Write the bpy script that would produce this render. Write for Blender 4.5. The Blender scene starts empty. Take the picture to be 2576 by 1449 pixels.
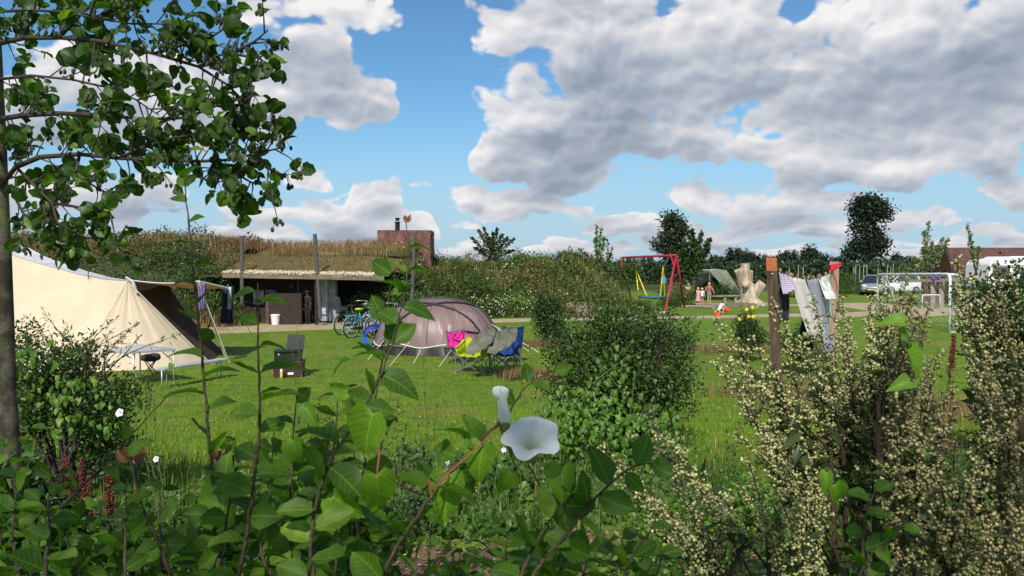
import bpy, math, random
import numpy as np
from mathutils import Vector, Matrix, Quaternion

R = math.radians
random.seed(7)
rng = np.random.default_rng(7)
SC = bpy.context.scene
COL = SC.collection

# ------------------------------------------------------------------ camera
CAMZ = 2.5
FPX = 2063.0            # focal length in px of a 2576 px wide picture
PITCH = math.atan((724.5 - 658) / FPX)
cam_d = bpy.data.cameras.new('camera')
cam_d.sensor_width = 36.0
cam_d.lens = 36.0 * FPX / 2576.0
cam_d.clip_start = 0.05
cam_d.clip_end = 6000
cam_d.dof.use_dof = True
cam_d.dof.focus_distance = 9.0
cam_d.dof.aperture_fstop = 18.0
cam = bpy.data.objects.new('camera', cam_d)
COL.objects.link(cam)
cam.location = (0, 0, CAMZ)
cam.rotation_euler = (R(90) - PITCH, 0, 0)
SC.camera = cam

# ------------------------------------------------------------------ light
SUN_EL = R(43)
TO_SUN_XY = Vector((-0.18, -0.98)).normalized()
TO_SUN = Vector((TO_SUN_XY.x * math.cos(SUN_EL), TO_SUN_XY.y * math.cos(SUN_EL), math.sin(SUN_EL)))
sun_d = bpy.data.lights.new('sun', 'SUN')
sun_d.energy = 4.3
sun_d.angle = R(0.55)
sun_d.color = (1.0, 0.95, 0.86)
sun = bpy.data.objects.new('sun', sun_d)
COL.objects.link(sun)
sun.rotation_euler = (-TO_SUN).to_track_quat('-Z', 'Y').to_euler()
sun.location = TO_SUN * 50

SC.view_settings.view_transform = 'Standard'
SC.view_settings.look = 'None'
SC.view_settings.exposure = 0.22
SC.view_settings.gamma = 1.0
SC.cycles.max_bounces = 6
SC.cycles.diffuse_bounces = 3
SC.cycles.glossy_bounces = 2
SC.cycles.transmission_bounces = 4
SC.cycles.transparent_max_bounces = 8
SC.cycles.caustics_reflective = False
SC.cycles.caustics_refractive = False


def ray(u, v):
    x = (u - 1288) / FPX
    y = (724.5 - v) / FPX
    return Vector((x, math.cos(PITCH) + y * math.sin(PITCH), -math.sin(PITCH) + y * math.cos(PITCH)))


def at(u, v, Y):
    d = ray(u, v)
    s = Y / d.y
    return Vector((d.x * s, Y, CAMZ + d.z * s))


def gp(u, v, z=0.0):
    d = ray(u, v)
    s = (z - CAMZ) / d.z
    return Vector((d.x * s, d.y * s, z))


def azel(u, v):
    d = ray(u, v)
    return math.atan2(d.x, d.y), math.atan2(d.z, math.hypot(d.x, d.y))


# ------------------------------------------------------------------ world: sky with clouds
world = bpy.data.worlds.new('World')
SC.world = world
world.use_nodes = True
WT = world.node_tree
WT.nodes.clear()


def nd(t, typ, **kw):
    n = t.nodes.new(typ)
    for k, v in kw.items():
        setattr(n, k, v)
    return n


def mth(t, op, a, b=None, c=None, clamp=False):
    n = nd(t, 'ShaderNodeMath', operation=op)
    n.use_clamp = clamp
    for i, x in enumerate((a, b, c)):
        if x is None:
            continue
        if isinstance(x, (int, float)):
            n.inputs[i].default_value = x
        else:
            t.links.new(x, n.inputs[i])
    return n.outputs[0]


def vmt(t, op, a, b=None):
    n = nd(t, 'ShaderNodeVectorMath', operation=op)
    for i, x in enumerate((a, b)):
        if x is None:
            continue
        if isinstance(x, (tuple, list, Vector)):
            n.inputs[i].default_value = tuple(x)
        else:
            t.links.new(x, n.inputs[i])
    return n.outputs['Value'] if op == 'LENGTH' else n.outputs[0]


def maprange(t, x, a, b, c=0.0, d=1.0, smooth=True):
    n = nd(t, 'ShaderNodeMapRange')
    n.interpolation_type = 'SMOOTHSTEP' if smooth else 'LINEAR'
    t.links.new(x, n.inputs[0])
    for i, q in enumerate((a, b, c, d)):
        n.inputs[i + 1].default_value = q
    return n.outputs[0]


def mixc(t, f, a, b, typ='MIX'):
    n = nd(t, 'ShaderNodeMix', data_type='RGBA', blend_type=typ)
    n.clamp_factor = True
    for sock, x in ((n.inputs[0], f), (n.inputs[6], a), (n.inputs[7], b)):
        if isinstance(x, (int, float)):
            sock.default_value = x
        elif isinstance(x, (tuple, list)):
            sock.default_value = tuple(x) + ((1,) if len(x) == 3 else ())
        else:
            t.links.new(x, sock)
    return n.outputs[2]


BLOBS = [  # u, v, ru, rv, weight in picture pixels, turned into directions of the sky below
    (790, 185, 95, 95, 1), (880, 250, 120, 68, 1), (690, 250, 130, 85, 1), (970, 270, 62, 38, 1),
    (820, 25, 90, 48, .6), (690, 30, 70, 36, .4), (440, 250, 190, 90, .9), (200, 210, 190, 70, .75),
    (60, 300, 100, 60, .7), (330, 475, 120, 36, .8), (90, 470, 90, 34, .6),
    (830, 545, 170, 38, 1), (960, 500, 70, 30, 1), (720, 455, 70, 22, .6),
    (1305, 290, 75, 46, 1.25), (1245, 390, 66, 52, 1.2), (1380, 395, 170, 70, 1.1), (1500, 300, 190, 110, 1.1),
    (1600, 190, 250, 110, 1.0), (1460, 70, 220, 80, .95), (1290, 35, 70, 34, .6), (1740, 345, 160, 85, 1),
    (1820, 150, 240, 140, 1.1), (2120, 200, 270, 125, 1.0), (2420, 130, 320, 190, 1.1),
    (2250, 295, 300, 50, 1.1),
    (2040, 410, 105, 48, 1.1), (2220, 408, 180, 50, 1), (2430, 370, 140, 44, 1), (2570, 310, 80, 50, 1),
    (1340, 512, 150, 30, .95), (1210, 490, 50, 20, .8), (1760, 506, 70, 26, 1.1),
    (1990, 515, 170, 34, .7), (2570, 480, 80, 36, .8),
]
GAPS = [(1958, 30, 60, 40, .62), (1120, 220, 90, 230, .5), (1890, 455, 70, 22, .8), (330, 60, 300, 60, .5), (1700, 455, 150, 20, .6), (2300, 520, 220, 30, .5)]


def tex2d(t, vec, scale, detail, rough=0.5):
    n = nd(t, 'ShaderNodeTexNoise', noise_dimensions='2D')
    n.inputs['Scale'].default_value = scale
    n.inputs['Detail'].default_value = detail
    n.inputs['Roughness'].default_value = rough
    t.links.new(vec, n.inputs['Vector'])
    return n


def make_macro_group():
    g = bpy.data.node_groups.new('cloud_cover', 'ShaderNodeTree')
    g.interface.new_socket('P', in_out='INPUT', socket_type='NodeSocketVector')
    g.interface.new_socket('D', in_out='OUTPUT', socket_type='NodeSocketFloat')
    gi = nd(g, 'NodeGroupInput')
    go = nd(g, 'NodeGroupOutput')
    Pw = gi.outputs[0]
    acc = None
    for (u, v, ru, rv, wt) in BLOBS:
        a, e = azel(u, v)
        sxx, syy = FPX / ru * .82, FPX / rv * .82
        q = nd(g, 'ShaderNodeVectorMath', operation='MULTIPLY_ADD')
        g.links.new(Pw, q.inputs[0])
        q.inputs[1].default_value = (sxx, syy, 0)
        q.inputs[2].default_value = (-a * sxx, -e * syy, 0)
        l = vmt(g, 'LENGTH', q.outputs[0])
        val = mth(g, 'MULTIPLY_ADD', l, -wt, wt)
        if acc is None:
            acc = val
        else:
            n = nd(g, 'ShaderNodeMath', operation='SMOOTH_MAX')
            g.links.new(acc, n.inputs[0]); g.links.new(val, n.inputs[1]); n.inputs[2].default_value = .3
            acc = n.outputs[0]
    for (u, v, ru, rv, wt) in GAPS:
        a, e = azel(u, v)
        q = vmt(g, 'MULTIPLY', vmt(g, 'SUBTRACT', Pw, (a, e, 0)), (FPX / ru, FPX / rv, 0))
        l = vmt(g, 'LENGTH', q)
        acc = mth(g, 'SUBTRACT', acc, maprange(g, l, 0.3, 1.1, wt, 0))
    sep = nd(g, 'ShaderNodeSeparateXYZ')
    g.links.new(Pw, sep.inputs[0])
    gn = tex2d(g, vmt(g, 'MULTIPLY', Pw, (1, 1.8, 1)), 3.2, 1)
    away = maprange(g, mth(g, 'ABSOLUTE', sep.outputs[0]), 0.62, 0.85, -1.6, 0.0)
    gen = mth(g, 'ADD', mth(g, 'MULTIPLY_ADD', gn.outputs['Fac'], 4.0, -1.95), away)
    g2 = tex2d(g, vmt(g, 'MULTIPLY', Pw, (1, 3.6, 1)), 11, 2)
    low = mth(g, 'ADD', mth(g, 'MULTIPLY_ADD', g2.outputs['Fac'], 2.6, -1.12), maprange(g, sep.outputs[1], 0.04, 0.13, 0.0, -1.3, False))
    acc = mth(g, 'MAXIMUM', acc, mth(g, 'MAXIMUM', gen, low))
    g.links.new(acc, go.inputs[0])
    return g


MG = make_macro_group()
tc = nd(WT, 'ShaderNodeTexCoord')
sx = nd(WT, 'ShaderNodeSeparateXYZ')
WT.links.new(tc.outputs['Generated'], sx.inputs[0])
az = mth(WT, 'ARCTAN2', sx.outputs[0], sx.outputs[1])
el = mth(WT, 'ARCSINE', sx.outputs[2])
cb = nd(WT, 'ShaderNodeCombineXYZ')
WT.links.new(az, cb.inputs[0]); WT.links.new(el, cb.inputs[1])
P0 = cb.outputs[0]
wn = tex2d(WT, P0, 9, 1)
w = vmt(WT, 'MULTIPLY', vmt(WT, 'SUBTRACT', wn.outputs['Color'], (0.5, 0.5, 0.5)), (0.10, 0.05, 0))
PW = vmt(WT, 'ADD', P0, w)


def macro(off):
    n = nd(WT, 'ShaderNodeGroup', node_tree=MG)
    WT.links.new(vmt(WT, 'ADD', PW, off) if off else PW, n.inputs[0])
    return n.outputs[0]


def fine(off, detail):
    v = vmt(WT, 'ADD', P0, tuple(np.array(off or (0, 0, 0)) + (3.1, 1.7, 0)))
    return mth(WT, 'MULTIPLY_ADD', tex2d(WT, vmt(WT, 'MULTIPLY', v, (1, 1.5, 1)), 14, detail, 0.52).outputs['Fac'], 1.35, -0.675)


def billow(off, detail):
    n = nd(WT, 'ShaderNodeTexVoronoi', voronoi_dimensions='2D', feature='F1')
    n.inputs['Scale'].default_value = 17
    n.inputs['Detail'].default_value = detail
    n.inputs['Roughness'].default_value = 0.55
    v = vmt(WT, 'ADD', P0, vmt(WT, 'MULTIPLY', w, (.35, .5, 0)))
    v = vmt(WT, 'ADD', v, off) if off is not None else v
    WT.links.new(vmt(WT, 'MULTIPLY', v, (1, 1.45, 1)), n.inputs['Vector'])
    return mth(WT, 'MULTIPLY_ADD', n.outputs['Distance'], -0.62, 0.26)


# the way towards the sun, foreshortened for clouds low over the horizon
offy = mth(WT, 'MULTIPLY_ADD', maprange(WT, el, 0.0, 0.35, 0, 1, False), 0.062, 0.010)
oc = nd(WT, 'ShaderNodeCombineXYZ'); WT.links.new(mth(WT, 'MULTIPLY', offy, -0.45), oc.inputs[0]); WT.links.new(offy, oc.inputs[1])
n_ = nd(WT, 'ShaderNodeGroup', node_tree=MG); WT.links.new(vmt(WT, 'ADD', PW, oc.outputs[0]), n_.inputs[0])
M0, M2 = macro(None), n_.outputs[0]
oc2 = vmt(WT, 'MULTIPLY', oc.outputs[0], (.22, .22, 0))
F0 = mth(WT, 'ADD', mth(WT, 'MULTIPLY', fine(None, 8), .55), billow(None, 2))
F1 = billow(oc2, 2)
B0 = billow(None, 2)
D0 = mth(WT, 'ADD', mth(WT, 'ADD', M0, 0.25), F0)
mask = maprange(WT, D0, -0.02, 0.22)
s1 = mth(WT, 'SUBTRACT', B0, F1)      # puffs catch light on the sun side
mid = tex2d(WT, vmt(WT, 'MULTIPLY', P0, (1, 2.1, 1)), 5.5, 3, .45).outputs['Fac']
thin = maprange(WT, mth(WT, 'MULTIPLY_ADD', F0, 0.45, M2), -0.25, 1.0, 1.0, 0.0, False)
sh = mth(WT, 'MULTIPLY_ADD', thin, 0.62, -0.33)
sh = mth(WT, 'MULTIPLY_ADD', mid, 0.95, sh)
sh = mth(WT, 'MULTIPLY_ADD', s1, 0.70, sh)
sh = mth(WT, 'MULTIPLY_ADD', maprange(WT, D0, 0.0, 0.5, 1, 0), 0.10, sh, clamp=True)
cr = nd(WT, 'ShaderNodeValToRGB')
cr.color_ramp.elements[0].position = 0.0
cr.color_ramp.elements[0].color = (0.27, 0.32, 0.41, 1)
cr.color_ramp.elements[1].position = 1.0
cr.color_ramp.elements[1].color = (0.88, 0.86, 0.86, 1)
e = cr.color_ramp.elements.new(0.35); e.color = (0.40, 0.45, 0.53, 1)
e = cr.color_ramp.elements.new(0.65); e.color = (0.60, 0.62, 0.67, 1)
WT.links.new(sh, cr.inputs[0])
sky = nd(WT, 'ShaderNodeTexSky', sky_type='NISHITA')
sky.sun_disc = False
sky.sun_elevation = SUN_EL
sky.sun_rotation = math.atan2(TO_SUN.x, TO_SUN.y)
sky.air_density = 1.0
sky.dust_density = 0.2
sky.ozone_density = 2.5
SKY_STR = 0.10
skyc = mixc(WT, 1.0, sky.outputs[0], (0.58, 0.86, 1.0), 'MULTIPLY')
skyc = mixc(WT, maprange(WT, el, 0.0, 0.20, 0.85, 0.0), skyc, (3.6, 5.0, 6.4))
cl = mixc(WT, 1.0, cr.outputs[0], (.90 / SKY_STR, .90 / SKY_STR, .90 / SKY_STR), 'MULTIPLY')
ms = mth(WT, 'MULTIPLY', mask, maprange(WT, el, -0.02, 0.0, 0, 1))
fin = mixc(WT, ms, skyc, cl)
bg = nd(WT, 'ShaderNodeBackground')
bg.inputs[1].default_value = SKY_STR
WT.links.new(fin, bg.inputs[0])
wo = nd(WT, 'ShaderNodeOutputWorld')
WT.links.new(bg.outputs[0], wo.inputs[0])
world.cycles.sampling_method = 'NONE'

# ------------------------------------------------------------------ materials
MATS = {}


def newmat(name):
    m = bpy.data.materials.new(name)
    m.use_nodes = True
    t = m.node_tree
    t.nodes.clear()
    out = nd(t, 'ShaderNodeOutputMaterial')
    return m, t, out


def lin(c):
    return tuple(c)


def plain(name, col, rough=0.6, metal=0.0, noise=0.25, nscale=6.0, bump=0.0, bscale=40, spec=0.4, coords='Object', stretch=(1, 1, 1), transl=0.0, col2=None):
    if name in MATS:
        return MATS[name]
    m, t, out = newmat(name)
    tcn = nd(t, 'ShaderNodeTexCoord')
    v = vmt(t, 'MULTIPLY', tcn.outputs[coords], stretch)
    n = nd(t, 'ShaderNodeTexNoise')
    n.inputs['Scale'].default_value = nscale
    n.inputs['Detail'].default_value = 4
    t.links.new(v, n.inputs['Vector'])
    lo = col2 if col2 else tuple(c * (1 - noise) for c in col)
    hi = col if col2 else tuple(min(1, c * (1 + noise)) for c in col)
    c = mixc(t, maprange(t, n.outputs['Fac'], 0.3, 0.7), lo, hi)
    b = nd(t, 'ShaderNodeBsdfPrincipled')
    t.links.new(c, b.inputs['Base Color'])
    b.inputs['Roughness'].default_value = rough
    b.inputs['Metallic'].default_value = metal
    b.inputs['Specular IOR Level'].default_value = spec
    if bump:
        n2 = nd(t, 'ShaderNodeTexNoise')
        n2.inputs['Scale'].default_value = bscale
        n2.inputs['Detail'].default_value = 5
        t.links.new(v, n2.inputs['Vector'])
        bp = nd(t, 'ShaderNodeBump')
        bp.inputs['Strength'].default_value = bump
        bp.inputs['Distance'].default_value = 0.02
        t.links.new(n2.outputs['Fac'], bp.inputs['Height'])
        t.links.new(bp.outputs[0], b.inputs['Normal'])
    if transl:
        tr = nd(t, 'ShaderNodeBsdfTranslucent')
        t.links.new(c, tr.inputs[0])
        mx = nd(t, 'ShaderNodeMixShader')
        mx.inputs[0].default_value = transl
        t.links.new(b.outputs[0], mx.inputs[1]); t.links.new(tr.outputs[0], mx.inputs[2])
        t.links.new(mx.outputs[0], out.inputs[0])
    else:
        t.links.new(b.outputs[0], out.inputs[0])
    MATS[name] = m
    return m


def leafmat(name, c1, c2, c3=None, transl=0.35, tcol=None, rough=0.45, veins=False, spec=0.4, patch=0.0, pcol=None, pscale=0.4):
    """c1..c3: colours spread over single leaves by chance"""
    if name in MATS:
        return MATS[name]
    m, t, out = newmat(name)
    g = nd(t, 'ShaderNodeNewGeometry')
    r = nd(t, 'ShaderNodeValToRGB')
    r.color_ramp.elements[0].color = (*c1, 1)
    r.color_ramp.elements[1].color = (*c2, 1)
    if c3:
        r.color_ramp.elements[1].position = 0.86
        e = r.color_ramp.elements.new(1.0); e.color = (*c3, 1)
    t.links.new(g.outputs['Random Per Island'], r.inputs[0])
    c = r.outputs[0]
    if patch:
        tcn = nd(t, 'ShaderNodeTexCoord')
        n = nd(t, 'ShaderNodeTexNoise')
        n.inputs['Scale'].default_value = pscale
        n.inputs['Detail'].default_value = 3
        t.links.new(tcn.outputs['Object'], n.inputs['Vector'])
        c = mixc(t, mth(t, 'MULTIPLY', maprange(t, n.outputs['Fac'], 0.45, 0.62), patch), c, pcol)
    if veins:
        uv = nd(t, 'ShaderNodeUVMap')
        s = nd(t, 'ShaderNodeSeparateXYZ')
        t.links.new(uv.outputs[0], s.inputs[0])
        au = mth(t, 'ABSOLUTE', s.outputs[0])
        mid = maprange(t, au, 0.02, 0.07, 1, 0)
        ph = mth(t, 'FRACT', mth(t, 'SUBTRACT', mth(t, 'MULTIPLY', s.outputs[1], 7.0), mth(t, 'MULTIPLY', au, 2.4)))
        side = maprange(t, mth(t, 'ABSOLUTE', mth(t, 'SUBTRACT', ph, 0.5)), 0.04, 0.12, 0.6, 0)
        vn = mth(t, 'MAXIMUM', mid, side)
        n = nd(t, 'ShaderNodeTexNoise')
        n.inputs['Scale'].default_value = 60
        tcn = nd(t, 'ShaderNodeTexCoord')
        t.links.new(tcn.outputs['Object'], n.inputs['Vector'])
        c = mixc(t, maprange(t, n.outputs['Fac'], 0.35, 0.7, 0, .4), c, tuple(x * .6 for x in c1))
        c = mixc(t, mth(t, 'MULTIPLY', vn, 0.35), c, tuple(min(1, x * 2.0 + .02) for x in c2))
    b = nd(t, 'ShaderNodeBsdfPrincipled')
    t.links.new(c, b.inputs['Base Color'])
    b.inputs['Roughness'].default_value = rough
    b.inputs['Specular IOR Level'].default_value = spec
    tr = nd(t, 'ShaderNodeBsdfTranslucent')
    tc2 = mixc(t, 1.0, c, tcol or (1.6, 1.9, 0.7), 'MULTIPLY')
    t.links.new(tc2, tr.inputs[0])
    mx = nd(t, 'ShaderNodeMixShader')
    mx.inputs[0].default_value = transl
    t.links.new(b.outputs[0], mx.inputs[1]); t.links.new(tr.outputs[0], mx.inputs[2])
    if veins:
        bp = nd(t, 'ShaderNodeBump')
        bp.inputs['Strength'].default_value = 0.35
        bp.inputs['Distance'].default_value = 0.003
        t.links.new(vn, bp.inputs['Height']); t.links.new(bp.outputs[0], b.inputs['Normal'])
    t.links.new(mx.outputs[0], out.inputs[0])
    MATS[name] = m
    return m


# ------------------------------------------------------------------ mesh helpers
class MB:
    def __init__(s):
        s.v = []; s.f = []

    def add(s, vs, fs):
        o = len(s.v)
        s.v += [tuple(x) for x in vs]
        s.f += [tuple(i + o for i in f) for f in fs]
        return s

    def box(s, c, d, rz=0.0, rot=None, taper=1.0):
        M = rot if rot is not None else Matrix.Rotation(rz, 3, 'Z')
        vs = []
        for z in (-1, 1):
            k = taper if z > 0 else 1
            for x, y in ((-1, -1), (1, -1), (1, 1), (-1, 1)):
                vs.append(Vector(c) + M @ Vector((x * d[0] / 2 * k, y * d[1] / 2 * k, z * d[2] / 2)))
        return s.add(vs, [(3, 2, 1, 0), (4, 5, 6, 7), (0, 1, 5, 4), (1, 2, 6, 5), (2, 3, 7, 6), (3, 0, 4, 7)])

    def beam(s, a, b, w, h=None, up=(0, 0, 1)):
        a, b = Vector(a), Vector(b)
        h = h or w
        d = (b - a).normalized()
        u = Vector(up)
        if abs(d.dot(u)) > .98:
            u = Vector((0, 1, 0))
        x = d.cross(u).normalized(); y = x.cross(d).normalized()
        vs = []
        for p in (a, b):
            for i, j in ((-1, -1), (1, -1), (1, 1), (-1, 1)):
                vs.append(p + x * i * w / 2 + y * j * h / 2)
        return s.add(vs, [(3, 2, 1, 0), (4, 5, 6, 7), (0, 1, 5, 4), (1, 2, 6, 5), (2, 3, 7, 6), (3, 0, 4, 7)])

    def tube(s, pts, r, n=6, caps=True):
        pts = [Vector(p) for p in pts]
        if isinstance(r, (int, float)):
            r = [r] * len(pts)
        vs = []; fs = []
        prev = None
        for i, p in enumerate(pts):
            d = (pts[min(i + 1, len(pts) - 1)] - pts[max(i - 1, 0)])
            if d.length < 1e-9:
                d = Vector((0, 0, 1))
            d.normalize()
            if prev is None:
                u = Vector((0, 0, 1)) if abs(d.z) < .9 else Vector((1, 0, 0))
                x = d.cross(u).normalized()
            else:
                x = (prev - d * prev.dot(d))
                if x.length < 1e-6:
                    x = d.orthogonal()
                x.normalize()
            prev = x
            y = d.cross(x)
            for k in range(n):
                a = 2 * math.pi * k / n
                vs.append(p + (x * math.cos(a) + y * math.sin(a)) * r[i])
        for i in range(len(pts) - 1):
            for k in range(n):
                k2 = (k + 1) % n
                fs.append((i * n + k, i * n + k2, (i + 1) * n + k2, (i + 1) * n + k))
        if caps:
            fs.append(tuple(range(n - 1, -1, -1)))
            fs.append(tuple((len(pts) - 1) * n + k for k in range(n)))
        return s.add(vs, fs)

    def ell(s, c, r, nu=12, nv=8, M=None):
        vs = []; fs = []
        c = Vector(c)
        if isinstance(r, (int, float)):
            r = (r, r, r)
        for j in range(nv + 1):
            th = math.pi * j / nv
            for i in range(nu):
                ph = 2 * math.pi * i / nu
                p = Vector((r[0] * math.sin(th) * math.cos(ph), r[1] * math.sin(th) * math.sin(ph), r[2] * math.cos(th)))
                if M is not None:
                    p = M @ p
                vs.append(c + p)
        for j in range(nv):
            for i in range(nu):
                i2 = (i + 1) % nu
                fs.append((j * nu + i, (j + 1) * nu + i, (j + 1) * nu + i2, j * nu + i2))
        return s.add(vs, fs)

    def grid(s, fn, nu, nv):
        vs = [fn(i / nu, j / nv) for j in range(nv + 1) for i in range(nu + 1)]
        fs = [(j * (nu + 1) + i, j * (nu + 1) + i + 1, (j + 1) * (nu + 1) + i + 1, (j + 1) * (nu + 1) + i) for j in range(nv) for i in range(nu)]
        return s.add(vs, fs)

    def slab(s, poly, n, th):
        """flat polygon with thickness th along n"""
        n = Vector(n).normalized() * th
        k = len(poly)
        vs = [Vector(p) for p in poly] + [Vector(p) + n for p in poly]
        fs = [tuple(range(k - 1, -1, -1)), tuple(range(k, 2 * k))]
        fs += [(i, (i + 1) % k, k + (i + 1) % k, k + i) for i in range(k)]
        return s.add(vs, fs)


def wloc(o):
    p = Vector((0, 0, 0))
    while o:
        p += o.location
        o = o.parent
    return p


def obj(name, mb, mat, parent=None, smooth=False, base=None):
    me = bpy.data.meshes.new(name)
    off = wloc(parent) if parent else (Vector(base) if base is not None else Vector((0, 0, 0)))
    me.from_pydata([tuple(Vector(v) - off) for v in mb.v], [], mb.f)
    me.update()
    me.materials.append(mat)
    if smooth:
        me.polygons.foreach_set('use_smooth', [True] * len(me.polygons))
    o = bpy.data.objects.new(name, me)
    COL.objects.link(o)
    if parent:
        o.parent = parent
    elif base is not None:
        o.location = off
    return o


def nobj(name, V, F, mat, parent=None, smooth=False, base=None, uv=None):
    """V (n,3), F (m,3) numpy"""
    off = wloc(parent) if parent else (Vector(base) if base is not None else Vector((0, 0, 0)))
    V = V - np.array(off)
    me = bpy.data.meshes.new(name)
    me.vertices.add(len(V)); me.vertices.foreach_set('co', V.astype(np.float32).ravel())
    m, k = F.shape
    me.loops.add(m * k); me.loops.foreach_set('vertex_index', F.astype(np.int32).ravel())
    me.polygons.add(m)
    me.polygons.foreach_set('loop_start', np.arange(0, m * k, k, dtype=np.int32))
    if smooth:
        me.polygons.foreach_set('use_smooth', np.ones(m, bool))
    me.update(calc_edges=True)
    if uv is not None:
        l = me.uv_layers.new(name='uv')
        l.data.foreach_set('uv', uv[F.ravel()].astype(np.float32).ravel())
    me.materials.append(mat)
    o = bpy.data.objects.new(name, me)
    COL.objects.link(o)
    if parent:
        o.parent = parent
    elif base is not None:
        o.location = off
    return o


def thing(name, label, cat, loc=(0, 0, 0), group=None, kind=None, rz=0):
    o = bpy.data.objects.new(name, None)
    o.empty_display_size = 0.2
    COL.objects.link(o)
    o.location = loc
    o.rotation_euler = (0, 0, rz)
    return tag(o, label, cat, group, kind)


def tag(o, label=None, cat=None, group=None, kind=None):
    if label: o['label'] = label
    if cat: o['category'] = cat
    if group: o['group'] = group
    if kind: o['kind'] = kind
    return o


def dup(root, label=None, group=None):
    r = root.copy(); COL.objects.link(r)
    if label: r['label'] = label
    if group: r['group'] = group
    for ch in list(root.children):
        c = ch.copy(); COL.objects.link(c); c.parent = r
        for g in ch.children:
            d = g.copy(); COL.objects.link(d); d.parent = c
    return r


# ------------------------------------------------------------------ leaves
def tmpl(kind):
    """vertices x (across) y (along, from the stalk) z (up), triangles, uv"""
    rows = {'ovate': [(0, .0), (.12, .16), (.3, .30), (.5, .34), (.7, .27), (.87, .13), (1, 0)],
            'round': [(0, .0), (.08, .22), (.25, .40), (.45, .47), (.65, .45), (.82, .36), (.94, .2), (.97, .0)],
            'heart': [(-.16, .20), (-.10, .32), (.06, .42), (.25, .42), (.45, .34), (.65, .23), (.85, .09), (1, 0)],
            'arrow': [(-.22, .22), (-.12, .34), (.06, .36), (.25, .30), (.5, .23), (.75, .12), (1, 0)],
            'lance': [(0, .0), (.15, .07), (.4, .11), (.7, .08), (1, 0)]}
    if kind == 'diamond':
        V = np.array([(0, 0, 0), (.32, .5, .08), (0, 1, -.05), (-.32, .5, .08)], float)
        return V, np.array([(0, 1, 2), (0, 2, 3)]), V[:, :2]
    if kind == 'small':
        V = np.array([(0, 0, 0), (.25, .3, .06), (.22, .7, .05), (0, 1, -.1), (-.22, .7, .05), (-.25, .3, .06), (0, .5, 0)], float)
        return V, np.array([(0, 1, 6), (1, 2, 6), (2, 3, 6), (3, 4, 6), (4, 5, 6), (5, 0, 6)]), V[:, :2]
    V = []; F = []; U = []
    rr = rows[kind]
    for i, (y, w) in enumerate(rr):
        yy = y
        ymid = y
        if kind in ('heart', 'arrow'):
            ymid = max(y, 0.0) if y < .1 else y
        z0 = -.28 * max(0, yy) ** 2
        wav = .03 * math.sin(i * 2.1)
        V += [(-w, yy, z0 + w * .38 + wav), (-w * .5, yy * .5 + ymid * .5, z0 + w * .16), (0, ymid, z0), (w * .5, yy * .5 + ymid * .5, z0 + w * .16), (w, yy, z0 + w * .38 - wav)]
        s = w / .45
        U += [(-s, yy), (-s * .5, yy), (0, yy), (s * .5, yy), (s, yy)]
    for i in range(len(rr) - 1):
        for k in range(4):
            a = i * 5 + k
            F += [(a, a + 1, a + 6), (a, a + 6, a + 5)]
    return np.array(V, float), np.array(F), np.array(U, float)


def serrate(T, amp=.03):
    V, F, U = T
    V = V.copy()
    for i in range(0, len(V), 5):
        k = (i // 5) % 2
        V[i, 0] -= amp * (k - .5); V[i + 4, 0] += amp * (k - .5)
    return V, F, U


TM = {k: tmpl(k) for k in ('diamond', 'small', 'ovate', 'round', 'heart', 'arrow', 'lance')}
def bent(T, bend=.0, twist=0.0, side=0.0):
    V, F, U = T
    V = V.copy(); y = V[:, 1].copy()
    V[:, 2] += bend * y ** 2 + twist * V[:, 0] * y
    V[:, 0] += side * y ** 2
    return V, F, U


TM['alder'] = serrate(TM['round'], .06)
TM['ovate'] = serrate(TM['ovate'], .035)
TM['ovate_curl'] = bent(TM['ovate'], -.35, .5, .14)
TM['ovate_up'] = bent(TM['ovate'], .42, -.35, -.10)
TM['heart_curl'] = bent(TM['heart'], -.3, .4, .12)
TM['alder_curl'] = bent(TM['alder'], -.3, .6, .05)
TM['bud'] = (np.array([(0, 0, 0), (.5, .5, 0), (0, .5, .5), (-.5, .5, 0), (0, .5, -.5), (0, 1, 0)], float),
             np.array([(0, 1, 2), (0, 2, 3), (0, 3, 4), (0, 4, 1), (5, 2, 1), (5, 3, 2), (5, 4, 3), (5, 1, 4)]), None)


def nrm(a):
    return a / np.maximum(np.linalg.norm(a, axis=-1, keepdims=True), 1e-9)


def rdir(n):
    return nrm(rng.normal(size=(n, 3)))


def scatter(kind, P, T, N, S, wid=1.0):
    V, F, U = TM[kind]
    T = nrm(T); B = nrm(np.cross(T, N)); Nn = np.cross(B, T)
    S = np.asarray(S).reshape(-1, 1, 1)
    w = wid if np.isscalar(wid) else np.asarray(wid).reshape(-1, 1, 1)
    X = P[:, None, :] + S * (V[None, :, 0:1] * w * B[:, None, :] + V[None, :, 1:2] * T[:, None, :] + V[None, :, 2:3] * Nn[:, None, :])
    n = len(P)
    FF = (F[None] + (np.arange(n) * len(V))[:, None, None]).reshape(-1, 3)
    UU = None if U is None else np.tile(U, (n, 1))
    return X.reshape(-1, 3), FF, UU


def leafobj(name, kind, P, T, N, S, mat, parent=None, smooth=False, base=None, wid=1.0):
    X, F, U = scatter(kind, np.asarray(P, float), np.asarray(T, float), np.asarray(N, float), S, wid)
    return nobj(name, X, F, mat, parent, smooth, base, U)


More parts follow.
